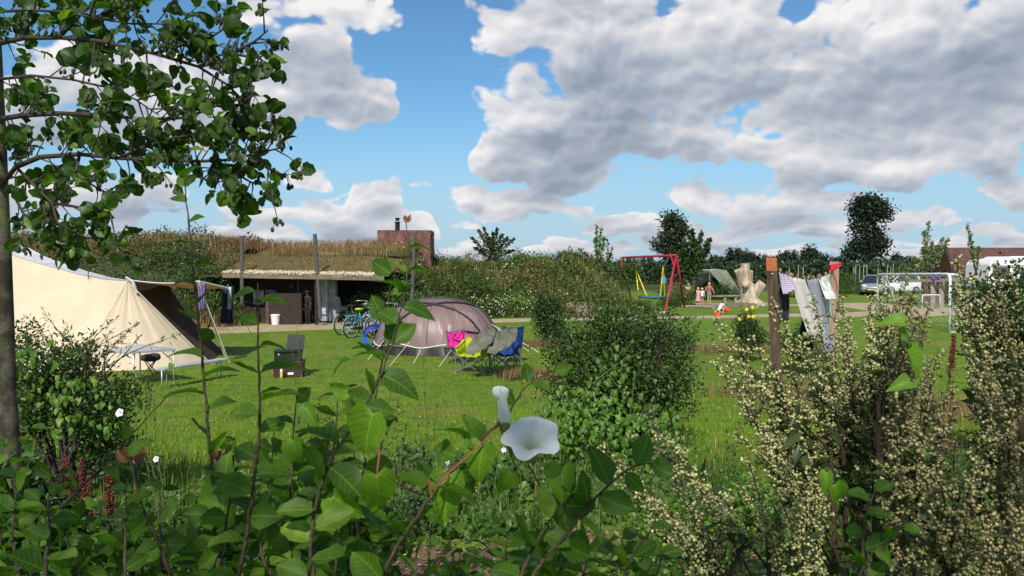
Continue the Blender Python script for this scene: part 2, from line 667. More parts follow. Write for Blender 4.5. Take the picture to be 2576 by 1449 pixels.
def clumps(lumps, n, per, spread, shell=0.55):
    """n leaf spots in ellipsoid lumps, grouped in twigs of `per` leaves"""
    L = np.array(lumps, float)
    vol = L[:, 3] * L[:, 4] * L[:, 5]
    wgt = vol ** .8
    k = max(1, n // per)
    idx = rng.choice(len(L), size=k, p=wgt / wgt.sum())
    d = rdir(k)
    r = (shell + (1 - shell) * rng.random(k)) * (1 + .10 * rng.normal(size=k))
    c = L[idx, :3] + d * L[idx, 3:6] * r[:, None]
    P = np.repeat(c, per, axis=0) + rng.normal(size=(k * per, 3)) * spread
    out = np.repeat(nrm(d / L[idx, 3:6]), per, axis=0)
    return P, out


def foliage(lumps, n, size, mat, parent, kind='diamond', per=8, spread=.1, shell=.5, name='foliage', up=.5, smooth=False, zmin=0.02):
    P, out = clumps(lumps, n, per, spread, shell)
    P[:, 2] = np.maximum(P[:, 2], zmin + rng.random(len(P)) * .05)
    n = len(P)
    T = nrm(out * .5 + rdir(n) + np.array([0, 0, up * .3]))
    N = nrm(np.array([0, 0, up]) + rdir(n) * .8 + out * .3)
    S = size * (.6 + .7 * rng.random(n))
    return leafobj(name, kind, P, T, N, S, mat, parent, smooth)


def branchy(mb, base, tips, r0, n=5, wig=.12, seg=5):
    base = Vector(base)
    for t in tips:
        t = Vector(t)
        L = (t - base).length
        pts = []
        for i in range(seg + 1):
            k = i / seg
            p = base.lerp(t, k)
            p += Vector((random.uniform(-1, 1), random.uniform(-1, 1), random.uniform(-.3, .5))) * wig * L * math.sin(k * math.pi) * .5
            pts.append(p)
        mb.tube(pts, [r0 * (1 - .8 * i / seg) for i in range(seg + 1)], n, caps=False)


BARK = plain('bark_grey_brown', (.11, .085, .06), .9, noise=.45, nscale=30, bump=.6, bscale=60)
BARKD = plain('bark_dark', (.045, .034, .026), .9, noise=.4, nscale=20)
L_DARK = leafmat('leaf_dark_green', (.022, .045, .012), (.045, .085, .02), (.09, .14, .03), .25)
L_MID = leafmat('leaf_mid_green', (.035, .075, .014), (.075, .14, .025), (.15, .2, .05), .3)
L_LIGHT = leafmat('leaf_light_green', (.07, .14, .02), (.13, .24, .035), (.2, .3, .06), .35)
L_FAR = leafmat('leaf_far_shaded', (.012, .024, .014), (.024, .044, .022), None, .12)  # far foliage colour dimmed in place of cloud shade over the distance
L_SHRUB = leafmat('leaf_shrub', (.028, .062, .013), (.065, .12, .024), (.14, .19, .06), .28)


def bush(name, label, cat, base, lumps, n, size, mat, kind='diamond', per=8, spread=.1, group=None, stems=5, shell=.45, r0=.025, stemmat=None, up=.5, smooth=False):
    """lumps relative to base"""
    b = Vector(base)
    t = thing(name, label, cat, b, group)
    Lw = [(b.x + l[0], b.y + l[1], b.z + l[2], l[3], l[4], l[5]) for l in lumps]
    m = MB()
    tips = []
    for l in Lw:
        for k in range(stems):
            d = rdir(1)[0]
            tips.append((l[0] + d[0] * l[3] * .8, l[1] + d[1] * l[4] * .8, l[2] + abs(d[2]) * l[5] * .8))
    branchy(m, b + Vector((0, 0, .0)), tips, r0)
    obj('stem', m, stemmat or BARKD, t)
    foliage(Lw, n, size, mat, t, kind, per, spread, shell, up=up, smooth=smooth)
    return t


def tree(name, label, cat, base, trunk_top, r, lumps, n, size, mat, kind='diamond', per=10, spread=.3, group=None, shell=.5, bark=None):
    b = Vector(base)
    t = thing(name, label, cat, b, group)
    m = MB()
    tt = b + Vector(trunk_top)
    m.tube([b - Vector((0, 0, .1)), b.lerp(tt, .1) , b.lerp(tt, .5) + Vector((r * .6, 0, 0)), tt], [r * 1.4, r, r * .8, r * .45], 9)
    Lw = [(b.x + l[0], b.y + l[1], b.z + l[2], l[3], l[4], l[5]) for l in lumps]
    for l in Lw:
        c = Vector(l[:3])
        k = min(.95, max(.3, (c.z - b.z - l[5]) / max(.1, trunk_top[2])))
        s0 = b.lerp(tt, k)
        tips = []
        for q in range(4):
            d = rdir(1)[0]
            tips.append(c + Vector((d[0] * l[3], d[1] * l[4], d[2] * l[5])) * .7)
        branchy(m, s0, tips, r * .4)
    obj('trunk', m, bark or BARK, t, smooth=True)
    foliage(Lw, n, size, mat, t, kind, per, spread, shell, name='crown')
    return t


# ------------------------------------------------------------------ ground
def ground_mat():
    m, t, out = newmat('grass_ground')
    g = nd(t, 'ShaderNodeNewGeometry')
    P = g.outputs['Position']

    def N(scale, detail=4):
        n = nd(t, 'ShaderNodeTexNoise')
        n.inputs['Scale'].default_value = scale
        n.inputs['Detail'].default_value = detail
        t.links.new(P, n.inputs['Vector'])
        return n.outputs['Fac']
    c = mixc(t, maprange(t, N(.35), .3, .7), (.10, .18, .010), (.15, .245, .014))
    c = mixc(t, maprange(t, N(3.0), .35, .7), c, (.07, .125, .012))
    c = mixc(t, maprange(t, N(30, 3), .45, .75), c, (.16, .24, .025))
    c = mixc(t, mth(t, 'MULTIPLY', maprange(t, N(.5, 6), .52, .68), .65), c, (.20, .18, .05))
    # rough field far away
    s = nd(t, 'ShaderNodeSeparateXYZ'); t.links.new(P, s.inputs[0])
    far = maprange(t, s.outputs[1], 66, 72)
    c = mixc(t, far, c, mixc(t, maprange(t, N(.1), .35, .65), (.04, .06, .015), (.07, .085, .02)))
    b = nd(t, 'ShaderNodeBsdfPrincipled')
    t.links.new(c, b.inputs['Base Color'])
    b.inputs['Roughness'].default_value = .8
    b.inputs['Specular IOR Level'].default_value = .2
    bp = nd(t, 'ShaderNodeBump'); bp.inputs['Strength'].default_value = .7; bp.inputs['Distance'].default_value = .04
    t.links.new(N(45, 3), bp.inputs['Height']); t.links.new(bp.outputs[0], b.inputs['Normal'])
    t.links.new(b.outputs[0], out.inputs[0])
    return m


m = MB()
xs = [-3000, -200, -60, -30, -15, 0, 15, 30, 60, 200, 3000]
ys = [-500, -30, 0, 15, 30, 60, 120, 300, 4000]
m.add([(x, y, 0) for y in ys for x in xs], [(j * len(xs) + i, j * len(xs) + i + 1, (j + 1) * len(xs) + i + 1, (j + 1) * len(xs) + i) for j in range(len(ys) - 1) for i in range(len(xs) - 1)])
tag(obj('ground', m, ground_mat()), kind='structure')

PATHM = plain('path_shell_sand', (.42, .34, .22), .95, noise=.22, nscale=2.5, bump=.5, bscale=60, col2=(.32, .25, .155))
SOILM = plain('bare_soil', (.16, .105, .055), .95, noise=.5, nscale=5, bump=1.0, bscale=30, col2=(.075, .05, .028))


def ribbon(pts, z=.004, sub=6, wob=.12):
    """pts: (left point, right point) pairs in ground coordinates"""
    m = MB(); vs = []
    P = [(Vector(a), Vector(b)) for a, b in pts]
    rows = []
    for i in range(len(P) - 1):
        for k in range(sub):
            f = k / sub
            rows.append((P[i][0].lerp(P[i + 1][0], f), P[i][1].lerp(P[i + 1][1], f)))
    rows.append(P[-1])
    for a, b in rows:
        w = Vector((0, random.uniform(-wob, wob), 0))
        w2 = Vector((0, random.uniform(-wob, wob), 0))
        vs += [(a.x + w.x, a.y + w.y, z), (b.x + w2.x, b.y + w2.y, z)]
    fs = [(2 * i, 2 * i + 1, 2 * i + 3, 2 * i + 2) for i in range(len(rows) - 1)]
    return m.add(vs, fs)


# main path in front of the turf hut and behind the dome tent, on past the swing
pp = [(330, 848, 822), (480, 843, 818), (600, 838, 816), (720, 833, 813), (830, 829, 811), (950, 822, 809), (1100, 816, 806), (1240, 812, 803), (1420, 807, 799.5), (1600, 804, 797.5), (1750, 801, 795), (1900, 798, 791), (2000, 797, 789), (2090, 799, 788), (2200, 795, 783)]
tag(obj('path', ribbon([(gp(u, v1), gp(u, v0)) for u, v1, v0 in pp]), PATHM), kind='structure')
pp = [(1930, 771, 767), (2030, 770, 765), (2110, 771, 763), (2190, 783, 762), (2260, 794, 768), (2330, 797, 775), (2450, 790, 770), (2620, 780, 762)]
tag(obj('path_branch', ribbon([(gp(u, v1), gp(u, v0)) for u, v1, v0 in pp], z=.008), PATHM), kind='structure')
# bare soil strip at the foot of the bank
m = MB()
vs = []
nx = 60
for i in range(nx + 1):
    x = -7 + 15 * i / nx
    vs += [(x, 2.0, .006), (x, 7.35 + .35 * math.sin(x * 1.3) + .15 * math.sin(x * 5), .006)]
m.add(vs, [(2 * i, 2 * i + 2, 2 * i + 3, 2 * i + 1) for i in range(nx)])
tag(obj('bare_soil', m, SOILM), kind='structure')


def blades(name, P, h, mat, lean=.35, w=.12, base=None, label=None, cat=None, kind='stuff', parent=None, curve=True):
    n = len(P)
    d = rdir(n); d[:, 2] = 0
    side = nrm(np.stack([-d[:, 1], d[:, 0], d[:, 2]], 1) + rdir(n) * .3)
    H = (h * (.5 + .8 * rng.random(n)))[:, None]
    W = H * w
    ln = lean * rng.random(n)[:, None]
    a = P - side * W * .5; b = P + side * W * .5
    mid = P + np.array([0, 0, 1]) * H * .55 + d * H * ln * .35
    tip = P + np.array([0, 0, 1]) * H * (1 - ln * .3) + d * H * ln
    c = mid + side * W * .35; e = mid - side * W * .35
    V = np.stack([a, b, c, e, tip], 1).reshape(-1, 3)
    o = np.arange(n)[:, None] * 5
    F = np.concatenate([o + np.array([0, 1, 2]), o + np.array([0, 2, 3]), o + np.array([3, 2, 4])], 0)
    ob = nobj(name, V, F, mat, parent, base=base)
    if label or kind:
        tag(ob, label, cat, kind=kind)
    return ob


L_GRASS = leafmat('grass_blade', (.125, .215, .008), (.20, .31, .016), (.30, .30, .07), .35, tcol=(1.3, 1.5, .6))
L_DRY = leafmat('dry_grass_blade', (.22, .13, .05), (.38, .26, .12), (.52, .42, .24), .3, tcol=(1.1, 1.0, .8), patch=.85, pcol=(.20, .105, .04), pscale=.5)
L_DRYB = leafmat('brown_grass_blade', (.17, .11, .045), (.30, .21, .09), (.42, .34, .17), .25, tcol=(1.1, 1.0, .8))
# mown lawn: blades in the part of the view where one sees them
N_ = 150000
Y = 8.5 / (1 - rng.random(N_) * (1 - 8.5 / 34.0))
X = (rng.random(N_) * 2 - 1) * Y * .66
P = np.stack([X, Y, np.zeros(N_)], 1)
blades('lawn_grass', P, .055, L_GRASS, lean=.7, w=.16, label='short mown green lawn between the tents and the bushes', cat='grass')
# clover heads
N_ = 420
Y = 9 / (1 - rng.random(N_) * (1 - 9 / 26.0)); X = (rng.random(N_) * 2 - 1) * Y * .6
P = np.stack([X, Y, .05 + .02 * rng.random(N_)], 1)
tag(leafobj('clover_flowers', 'bud', P, np.tile([0, 0, 1.], (N_, 1)), rdir(N_), np.full(N_, .017), plain('clover_white', (.6, .6, .52), .8), wid=1.3), 'tiny white clover heads dotted over the lawn', 'clover', kind='stuff')

# ------------------------------------------------------------------ mounds
def mound_z(x, y):
    """height of the two planted banks behind the path"""
    z = 0.0
    # bank behind the dome tent and the swing
    def bank(x0, x1, yf, yc, yb, h, e=3.0):
        if x < x0 - e or x > x1 + e or y < yf or y > yb:
            return 0
        k = 1.0
        if x < x0: k = (x - x0 + e) / e
        if x > x1: k = (x1 + e - x) / e
        k = max(0, k); k = k * k * (3 - 2 * k)
        s = (y - yf) / (yc - yf) if y < yc else (yb - y) / (yb - yc)
        s = max(0, min(1, s)); s = math.sin(s * math.pi / 2)
        return h * k * s
    h2 = 2.15 + .16 * math.sin(x * .9) + .12 * math.sin(x * 2.3 + 1) + .07 * math.sin(x * 5.1)
    z = max(z, bank(-3.9, 3.9, 36.4, 41.5, 52, h2, 2.4))
    if x < 1:
        # turf roof over the hut: the front edge is carried by posts
        h1 = 3.1 + .35 * max(0, min(1, (-x - 8) / 8)) + .10 * math.sin(x * .7)
        yf = 32.4 if -12.2 < x < -5 else 31.0
        z1 = bank(-60, -5.0, yf, 40, 56, h1, 2.0)
        if -12.2 < x < -4.6 and y >= 32.3:
            z1 = max(z1, 2.0 + (h1 - 2.0) * max(0, min(1, (y - 32.3) / 6.5)) ** .8) if y < 40 else z1
        z = max(z, z1)
    return z


def roof_edge(x):
    return 2.03 - (x + 11.2) * .018


TURF = plain('dry_turf', (.20, .145, .06), .95, noise=.4, nscale=1.2, bump=.8, bscale=20, col2=(.10, .095, .03))
WEEDS = plain('weedy_bank', (.06, .075, .02), .95, noise=.5, nscale=2, bump=1, bscale=12, col2=(.03, .045, .012))


def hill(name, x0, x1, y0, y1, nx, ny, mat, fn):
    m = MB()
    vs = [(x0 + (x1 - x0) * i / nx, y0 + (y1 - y0) * j / ny, 0) for j in range(ny + 1) for i in range(nx + 1)]
    vs = [(x, y, fn(x, y)) for x, y, _ in vs]
    m.add(vs, [(j * (nx + 1) + i, j * (nx + 1) + i + 1, (j + 1) * (nx + 1) + i + 1, (j + 1) * (nx + 1) + i) for j in range(ny) for i in range(nx)])
    return tag(obj(name, m, mat, smooth=True), kind='structure')


hill('planted_bank', -7.5, 9.8, 36.2, 52.2, 70, 60, WEEDS, lambda x, y: mound_z(x, y) - .03)
hill('turf_bank', -62, -12.4, 30.8, 56.2, 90, 50, WEEDS, lambda x, y: mound_z(x, y) - .03)

# ------------------------------------------------------------------ turf-roofed hut
HX0, HX1 = -11.35, -5.0
t = thing('turf_roof_hut', 'low dark hut dug into the bank under a dry grass roof', 'building', (-9, 33, 0))
m = MB()
ny, nx = 22, 40


def hz(x, y):
    z1 = 3.1 + .35 * max(0, min(1, (-x - 8) / 8)) + .10 * math.sin(x * .7)
    k = max(0, min(1, (y - 32.2) / 6.8))
    z = roof_edge(x) + (z1 - roof_edge(x)) * k ** .85
    if x > -6.5: z -= (x + 6.5) * .12 * k
    if y > 42: z -= (y - 42) * .22
    return z


m.grid(lambda a, b: (HX0 - .15 + (HX1 - HX0 + .3) * a, 32.2 + 22 * b, max(0, hz(HX0 + (HX1 - HX0) * a, 32.2 + 22 * b))), nx, ny)
roof = obj('turf_roof', m, TURF, t, smooth=True)
m = MB()   # fascia board along the roof edge
npz = 12
for i in range(npz):
    xa, xb = HX0 + (HX1 - HX0) * i / npz, HX0 + (HX1 - HX0) * (i + 1) / npz
    m.beam((xa, 32.15, roof_edge(xa) - .08), (xb - .01, 32.15, roof_edge(xb) - .08), .06, .17)
obj('fascia', m, plain('fascia_wood', (.17, .135, .09), .85, noise=.3, nscale=5, stretch=(.3, 1, 3)), t)
N_ = 2600
X = HX0 + (HX1 - HX0) * rng.random(N_); Yp = 32.18 + .42 * rng.random(N_) ** 1.3
Z = np.array([roof_edge(x) for x in X]) + .015 + (Yp - 32.18) * .13 + .05 * rng.random(N_)
leafobj('pebble_strip', 'bud', np.stack([X, Yp, Z], 1), rdir(N_), rdir(N_), .05 + .05 * rng.random(N_), leafmat('pebbles', (.42, .36, .25), (.62, .56, .42), None, 0.0, rough=.8), t, wid=1.2)
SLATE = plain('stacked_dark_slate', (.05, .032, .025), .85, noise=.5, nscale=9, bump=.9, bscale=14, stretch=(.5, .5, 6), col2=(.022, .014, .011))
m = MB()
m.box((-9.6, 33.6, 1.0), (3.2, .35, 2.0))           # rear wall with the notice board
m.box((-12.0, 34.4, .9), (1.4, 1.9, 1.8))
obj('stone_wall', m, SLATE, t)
m = MB(); m.box((-8.99, 32.55, .62), (1.30, .22, 1.24)); obj('screen_wall', m, SLATE, t)
m = MB(); m.box((-9.80, 32.9, .65), (.18, .12, 1.3)); obj('wooden_stud', m, plain('stud_wood', (.09, .06, .04), .8), t)
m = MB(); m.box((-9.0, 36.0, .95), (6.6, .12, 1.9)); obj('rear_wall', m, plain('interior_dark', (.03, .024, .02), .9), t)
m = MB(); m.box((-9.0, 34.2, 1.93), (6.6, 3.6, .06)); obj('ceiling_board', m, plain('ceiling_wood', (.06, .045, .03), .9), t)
# glazed front with its curtain of sheer cloth
m = MB()
for x in (-8.72, -7.9, -7.15): m.beam((x, 33.45, .02), (x, 33.45, 1.9), .06)
m.beam((-8.72, 33.45, 1.9), (-7.15, 33.45, 1.9), .05)
fr = obj('window', m, plain('window_frame_grey', (.12, .12, .12), .5), t)
m = MB(); m.box((-8.0, 33.46, .97), (1.6, .012, 1.8))
obj('pane', m, plain('glass_reflecting', (.30, .38, .42), .08, noise=.35, nscale=1.6, spec=1.0, stretch=(1, 1, 1.5)), fr)
m = MB(); m.grid(lambda a, b: (-8.0 + .5 * a, 33.37 + .03 * math.sin(a * 30), .35 + 1.5 * b), 40, 4)
obj('curtain', m, plain('curtain_sheer', (.5, .53, .58), .9), fr)
for c, sz, nm, cc in (((-10.33, 33.38, 1.15), (.42, .02, .34), 'notice', (.55, .55, .52)), ((-10.33, 33.38, .86), (.42, .02, .2), 'notice', (.42, .43, .42)),
                      ((-9.86, 33.38, 1.2), (.34, .02, .30), 'notice', (.3, .3, .3)), ((-9.62, 33.1, 1.18), (.24, .02, .26), 'notice', (.05, .22, .5)),
                      ((-9.74, 33.08, .92), (.14, .02, .24), 'notice', (.6, .6, .6)), ((-9.57, 33.08, .92), (.14, .02, .24), 'notice', (.6, .6, .6)), ((-9.66, 33.08, .70), (.26, .02, .2), 'notice', (.5, .5, .5))):
    m = MB(); m.box(c, sz)
    q = obj(nm, m, plain('notice_%02d%02d' % (int(cc[0] * 99), int(cc[2] * 99)), cc, .7, noise=.05), t)
    if cc[0] > .4:
        m = MB()
        for k in range(5):
            m.box((c[0] - sz[0] * .05 * (k % 2), c[1] - .014, c[2] + sz[2] * (.34 - .15 * k)), (sz[0] * (.8 - .15 * (k % 2)), .006, .014 if k else .03))
        obj('printed_lines', m, plain('ink_black', (.05, .05, .055), .7), q)
# paper star on the wall
m = MB(); pts = []
for k in range(10):
    r_ = .14 if k % 2 == 0 else .06
    pts.append((-9.0 + r_ * math.sin(k * math.pi / 5), 33.38, 1.5 + r_ * math.cos(k * math.pi / 5)))
m.slab(pts, (0, -1, 0), .015)
obj('wall_star', m, plain('star_ochre', (.12, .09, .06), .8), t)
# leaning steel posts through the turf
PST = plain('post_weathered_grey', (.07, .066, .062), .7, noise=.25, nscale=8, stretch=(4, 4, .6))
for (u0, v0, u1, v1, ub, vb, lab) in ((608, 594, 609, 772, 652, 657, 1), (792, 589, 806, 802, 822, 652, 2), (1043, 585, 1036, 672, 1060, 650, 3)):
    m = MB(); a, b = at(u0, v0, 32.4), at(u1, v1 + (0 if lab < 3 else 100), 32.0)
    b.z = max(0, b.z)
    m.tube([b, a], .075, 10); pst = obj('post', m, PST, t, smooth=False)
m = MB(); m.beam((-7.72, 32.3, 0), (-7.72, 32.3, 1.9), .10); obj('post', m, plain('post_black', (.012, .012, .012), .5), t)

# red slate chimney block
p = at(1015, 655, 41)
t = thing('chimney_block', 'square red brown slate stack with a black flue on the turf roof', 'chimney', (p.x, 41, 0))
m_, tt, out = newmat('red_slate')
g = nd(tt, 'ShaderNodeNewGeometry')
br = nd(tt, 'ShaderNodeTexBrick'); br.inputs['Scale'].default_value = 1
br.inputs['Color1'].default_value = (.20, .08, .06, 1); br.inputs['Color2'].default_value = (.115, .05, .042, 1); br.inputs['Mortar'].default_value = (.05, .022, .022, 1)
br.inputs['Brick Width'].default_value = .42; br.inputs['Row Height'].default_value = .055; br.inputs['Mortar Size'].default_value = .008; br.inputs['Bias'].default_value = -.1
s = nd(tt, 'ShaderNodeSeparateXYZ'); tt.links.new(g.outputs['Position'], s.inputs[0])
cbx = nd(tt, 'ShaderNodeCombineXYZ'); tt.links.new(mth(tt, 'ADD', s.outputs[0], s.outputs[1]), cbx.inputs[0]); tt.links.new(s.outputs[2], cbx.inputs[1])
tt.links.new(cbx.outputs[0], br.inputs['Vector'])
nn = nd(tt, 'ShaderNodeTexNoise'); nn.inputs['Scale'].default_value = 5; tt.links.new(g.outputs['Position'], nn.inputs['Vector'])
cc = mixc(tt, maprange(tt, nn.outputs['Fac'], .35, .7), br.outputs['Color'], (.24, .12, .09))
b = nd(tt, 'ShaderNodeBsdfPrincipled'); tt.links.new(cc, b.inputs['Base Color']); b.inputs['Roughness'].default_value = .8
bp = nd(tt, 'ShaderNodeBump'); bp.inputs['Strength'].default_value = .6; bp.inputs['Distance'].default_value = .03; tt.links.new(br.outputs['Fac'], bp.inputs['Height']); bp.invert = True
tt.links.new(bp.outputs[0], b.inputs['Normal']); tt.links.new(b.outputs[0], out.inputs[0])
SL = m_
m = MB()
x0, x1 = at(950, 655, 40.3).x, at(1083, 655, 40.3).x
zt = at(1000, 579, 40.3).z
# courses of stacked slabs of uneven length
z = 1.6; k = 0
while z < zt - .001:
    hh = min(.11, zt - z)
    j = random.uniform(-.018, .018)
    m.box(((x0 + x1) / 2 + j, 41.3 + random.uniform(-.015, .015), z + hh / 2), (x1 - x0 + random.uniform(-.02, .03), 2.0 + random.uniform(-.02, .02), hh - .006))
    z += hh
obj('slate_stack', m, SL, t)
m = MB(); p = at(1000, 579, 41.2)
m.tube([(p.x, 41.2, zt - .02), (p.x, 41.2, zt + .46)], .12, 14); m.tube([(p.x, 41.2, zt + .40), (p.x, 41.2, zt + .43)], .155, 14); m.tube([(p.x, 41.2, zt + .5), (p.x, 41.2, zt + .62)], .10, 14)
m.tube([(p.x, 41.2, zt + .62), (p.x, 41.2, zt + .645)], .155, 14)
obj('flue', m, plain('flue_black', (.015, .015, .018), .4, metal=.3), t)


# ------------------------------------------------------------------ growth on the banks
def surf(n, x0, x1, y0, y1, fn):
    X = x0 + (x1 - x0) * rng.random(n); Yv = y0 + (y1 - y0) * rng.random(n)
    Z = np.array([fn(x, y) for x, y in zip(X, Yv)])
    return np.stack([X, Yv, Z], 1)


def bumps(P, sc, amp):
    return amp * (np.sin(P[:, 0] * sc + 1.3 * np.sin(P[:, 1] * sc * .7)) * np.sin(P[:, 1] * sc * 1.1 + 2) + .6 * np.sin(P[:, 0] * sc * 2.7 + P[:, 1] * 1.9 * sc))


L_BANK = leafmat('bank_weed_leaf', (.045, .08, .015), (.11, .16, .03), (.20, .22, .07), .3, patch=.8, pcol=(.16, .115, .04), pscale=.6)
P = surf(42000, -4.9, 9.6, 36.3, 43.5, mound_z)
P = P[P[:, 2] > .02]
P[:, 2] += rng.random(len(P)) ** 1.5 * (.42 + bumps(P, 1.3, .38).clip(-.36, .9))
n = len(P)
tag(leafobj('bank_weeds', 'diamond', P, rdir(n) + [0, -.3, .3], rdir(n) + [0, -.3, .8], .07 + .09 * rng.random(n), L_BANK), 'tangle of wild green weeds covering the bank behind the dome tent', 'weeds', kind='stuff')
P = surf(15000, -4.9, 9.6, 36.6, 44.5, mound_z); P = P[(P[:, 2] > .3) & (rng.random(len(P)) < .25 + bumps(P, .9, .6).clip(-.2, .75))]
blades('bank_grass', P, .62, leafmat('bank_grass_blade', (.10, .13, .03), (.2, .2, .06), (.36, .29, .12), .3, tcol=(1.2, 1.2, .7)), lean=.6, w=.05, label='long seeding grass standing between the weeds of the bank', cat='grass')

fnl = lambda x, y: mound_z(x, y)
P = surf(30000, -34, -12.2, 31, 42, fnl); P = P[P[:, 2] > .02]
P[:, 2] += rng.random(len(P)) ** 1.5 * (.4 + bumps(P, 1.1, .35).clip(-.3, .8))
n = len(P)
tag(leafobj('hillside_weeds', 'diamond', P, rdir(n) + [0, -.3, .3], rdir(n) + [0, -.3, .8], .07 + .09 * rng.random(n), leafmat('hill_weed_leaf', (.03, .05, .014), (.075, .10, .03), (.17, .17, .07), .28, patch=.75, pcol=(.15, .09, .045), pscale=.45)), 'dull green weeds on the hillside behind the cream tent', 'weeds', kind='stuff')
P = surf(42000, -34, -4.6, 36.0, 43, lambda x, y: (hz(x, y) if -12.5 < x else mound_z(x, y)))
P = P[P[:, 2] > 1.4]
P = P[rng.random(len(P)) < .35 + bumps(P, 1.7, .8).clip(-.25, .65)]
blades('tall_dry_grass', P, .50, L_DRY, lean=.95, w=.035, label='tall straw coloured grass along the crest of the turf roof', cat='grass')
P = surf(16000, -12.4, -4.2, 32.8, 36.5, hz)
blades('short_dry_turf', P, .09, leafmat('turf_blade', (.13, .11, .035), (.24, .17, .07), (.3, .24, .1), .25, tcol=(1.1, 1.1, .8)), lean=.8, w=.14, label='short dry turf sloping down to the pebbled roof edge', cat='grass')
N_ = 3500
P = np.stack([rng.normal(-12.1, .75, N_), rng.normal(31.9, .35, N_), np.zeros(N_)], 1)
blades('dry_grass_tuft', P, .6, L_DRYB, lean=.9, w=.04, label='rounded tuft of tan dry grass left of the dark hut wall', cat='grass', kind='stuff')
N_ = 2500
P = np.stack([rng.normal(-13.6, 1.1, N_), rng.normal(29.6, .4, N_), np.zeros(N_)], 1)
blades('dry_verge_grass', P, .45, L_DRYB, lean=.9, w=.04, label='brown dry verge grass beside the path behind the cream tent', cat='grass', kind='stuff')

# bushes one can tell apart on and in front of the banks
BL = [
    (520, 735, 33.0, 1.5, .9, 1.1, L_SHRUB, 'weedy bush at the left end of the hut roof edge', 0),
    (1030, 745, 33.2, 1.0, .9, 1.35, L_SHRUB, 'tall tangled bush hiding the right end of the hut roof', 0),
    (925, 790, 33.8, .9, .7, .7, L_MID, 'low bush under the right part of the roof edge', 0),
    (1110, 668, 42, 1.1, .9, .55, L_MID, 'bush on the crest of the bank just right of the chimney block', 0),
    (1340, 662, 42, 1.0, .8, .6, L_LIGHT, 'light green bush on the crest right of the willow bush', 0),
    (1430, 668, 42, .9, .8, .5, L_SHRUB, 'low bush on the crest left of the thin young tree', 0),
    (1560, 690, 43, .9, .8, .9, L_MID, 'bush on the bank slope right beside the left swing leg', 0),
    (1205, 795, 36.6, 1.3, .9, .75, L_MID, 'bramble bush with white flowers right behind the dome tent', 1),
    (1300, 792, 37.2, 1.2, .9, .8, L_LIGHT, 'fresh green bush with white flowers at the foot of the bank', 1),
    (1400, 780, 39.5, 1.2, 1.0, 1.0, L_MID, 'mid green bush halfway up the bank left of the boulders', 0),
    (1080, 815, 33.6, 1.3, .9, .95, L_LIGHT, 'bright leafy bush right of the hut behind the bicycles', 0),
    (970, 812, 34.2, 1.4, .9, 1.0, L_MID, 'weedy green bush just right of the leaning hut post', 0),
    (860, 805, 34.6, .9, .8, .95, L_DARK, 'dark hollow bush between the hut posts and the bicycles', 0),
    (1140, 760, 37.5, 1.5, .9, 1.25, L_SHRUB, 'broad dull green shrub on the bank above the bicycles', 0),
    (1500, 745, 41, 1.2, 1.0, 1.1, L_SHRUB, 'dull green shrub on the bank above the boulders', 0),
    (1600, 785, 40, .9, .6, .4, L_MID, 'green bush under the yellow swing ropes', 0),
    (1700, 770, 46, 1.2, .9, .8, L_MID, 'low green bush behind the right swing legs', 0),
    (460, 700, 35.5, 2.3, 1.2, 1.5, L_SHRUB, 'large rounded green shrub on the hillside left of the hut posts', 0),
    (240, 690, 37.5, 2.6, 1.2, 1.1, L_SHRUB, 'olive green shrub on the hillside above the cream tent', 0),
    (520, 790, 32, 1.5, .9, 1.1, L_MID, 'weedy bush seen under the tent awning', 0),
    (1810, 745, 54, 1.9, 1.2, 1.05, L_DARK, 'dark rounded bush in front of the far green tent', 0),
    (2330, 690, 74, 4.4, 1.6, 2.2, L_SHRUB, 'wide arching shrub behind the football goal', 0),
    (2040, 735, 58, 2.6, 1.2, 1.1, L_DARK, 'dark hedge bush behind the washing line left of the cars', 0),
    (2140, 740, 64, 2.2, 1.2, 1.3, L_MID, 'low green bush left of the silver cars', 0),
]
flw = plain('flower_white', (.75, .75, .7), .7, noise=.05)
for (u, v, Yb, rx, ry, rz, mt, lab, fl) in BL:
    pc = at(u, v, Yb)
    zc = max(pc.z, rz * .45)
    lumps = [(0, 0, 0 + rz * .2, rx, ry, rz)]
    for k in range(4):
        lumps.append((random.uniform(-.8, .8) * rx, random.uniform(-.4, .4) * ry, random.uniform(.1, .9) * rz, rx * .42, ry * .45, rz * .45))
    zb = mound_z(pc.x, Yb) if Yb > 31 else 0
    zb = max(0, min(zb, pc.z))
    t = bush('bush', lab, 'bush', (pc.x, Yb, max(zb, pc.z - rz * .3) if zb > .3 else 0), lumps, int(2600 * rx), .10, mt, per=9, spread=.11, stems=2)
    if fl:
        Pq, out = clumps([(pc.x + .1, Yb - .5, rz * .55, rx * .9, ry * .5, rz * .8)], 90, 3, .12)
        n = len(Pq)
        leafobj('blossom', 'bud', Pq, rdir(n), rdir(n), .03 + .03 * rng.random(n), flw, t, wid=1.6)
N_ = 110
P = surf(N_, -5.5, 6.5, 36.6, 41.5, mound_z); P[:, 2] += .3
tag(leafobj('bank_flowers', 'bud', P, rdir(N_), rdir(N_), .04 + .04 * rng.random(N_), flw, wid=1.6), 'white wild flowers scattered over the bank', 'flowers', kind='stuff')


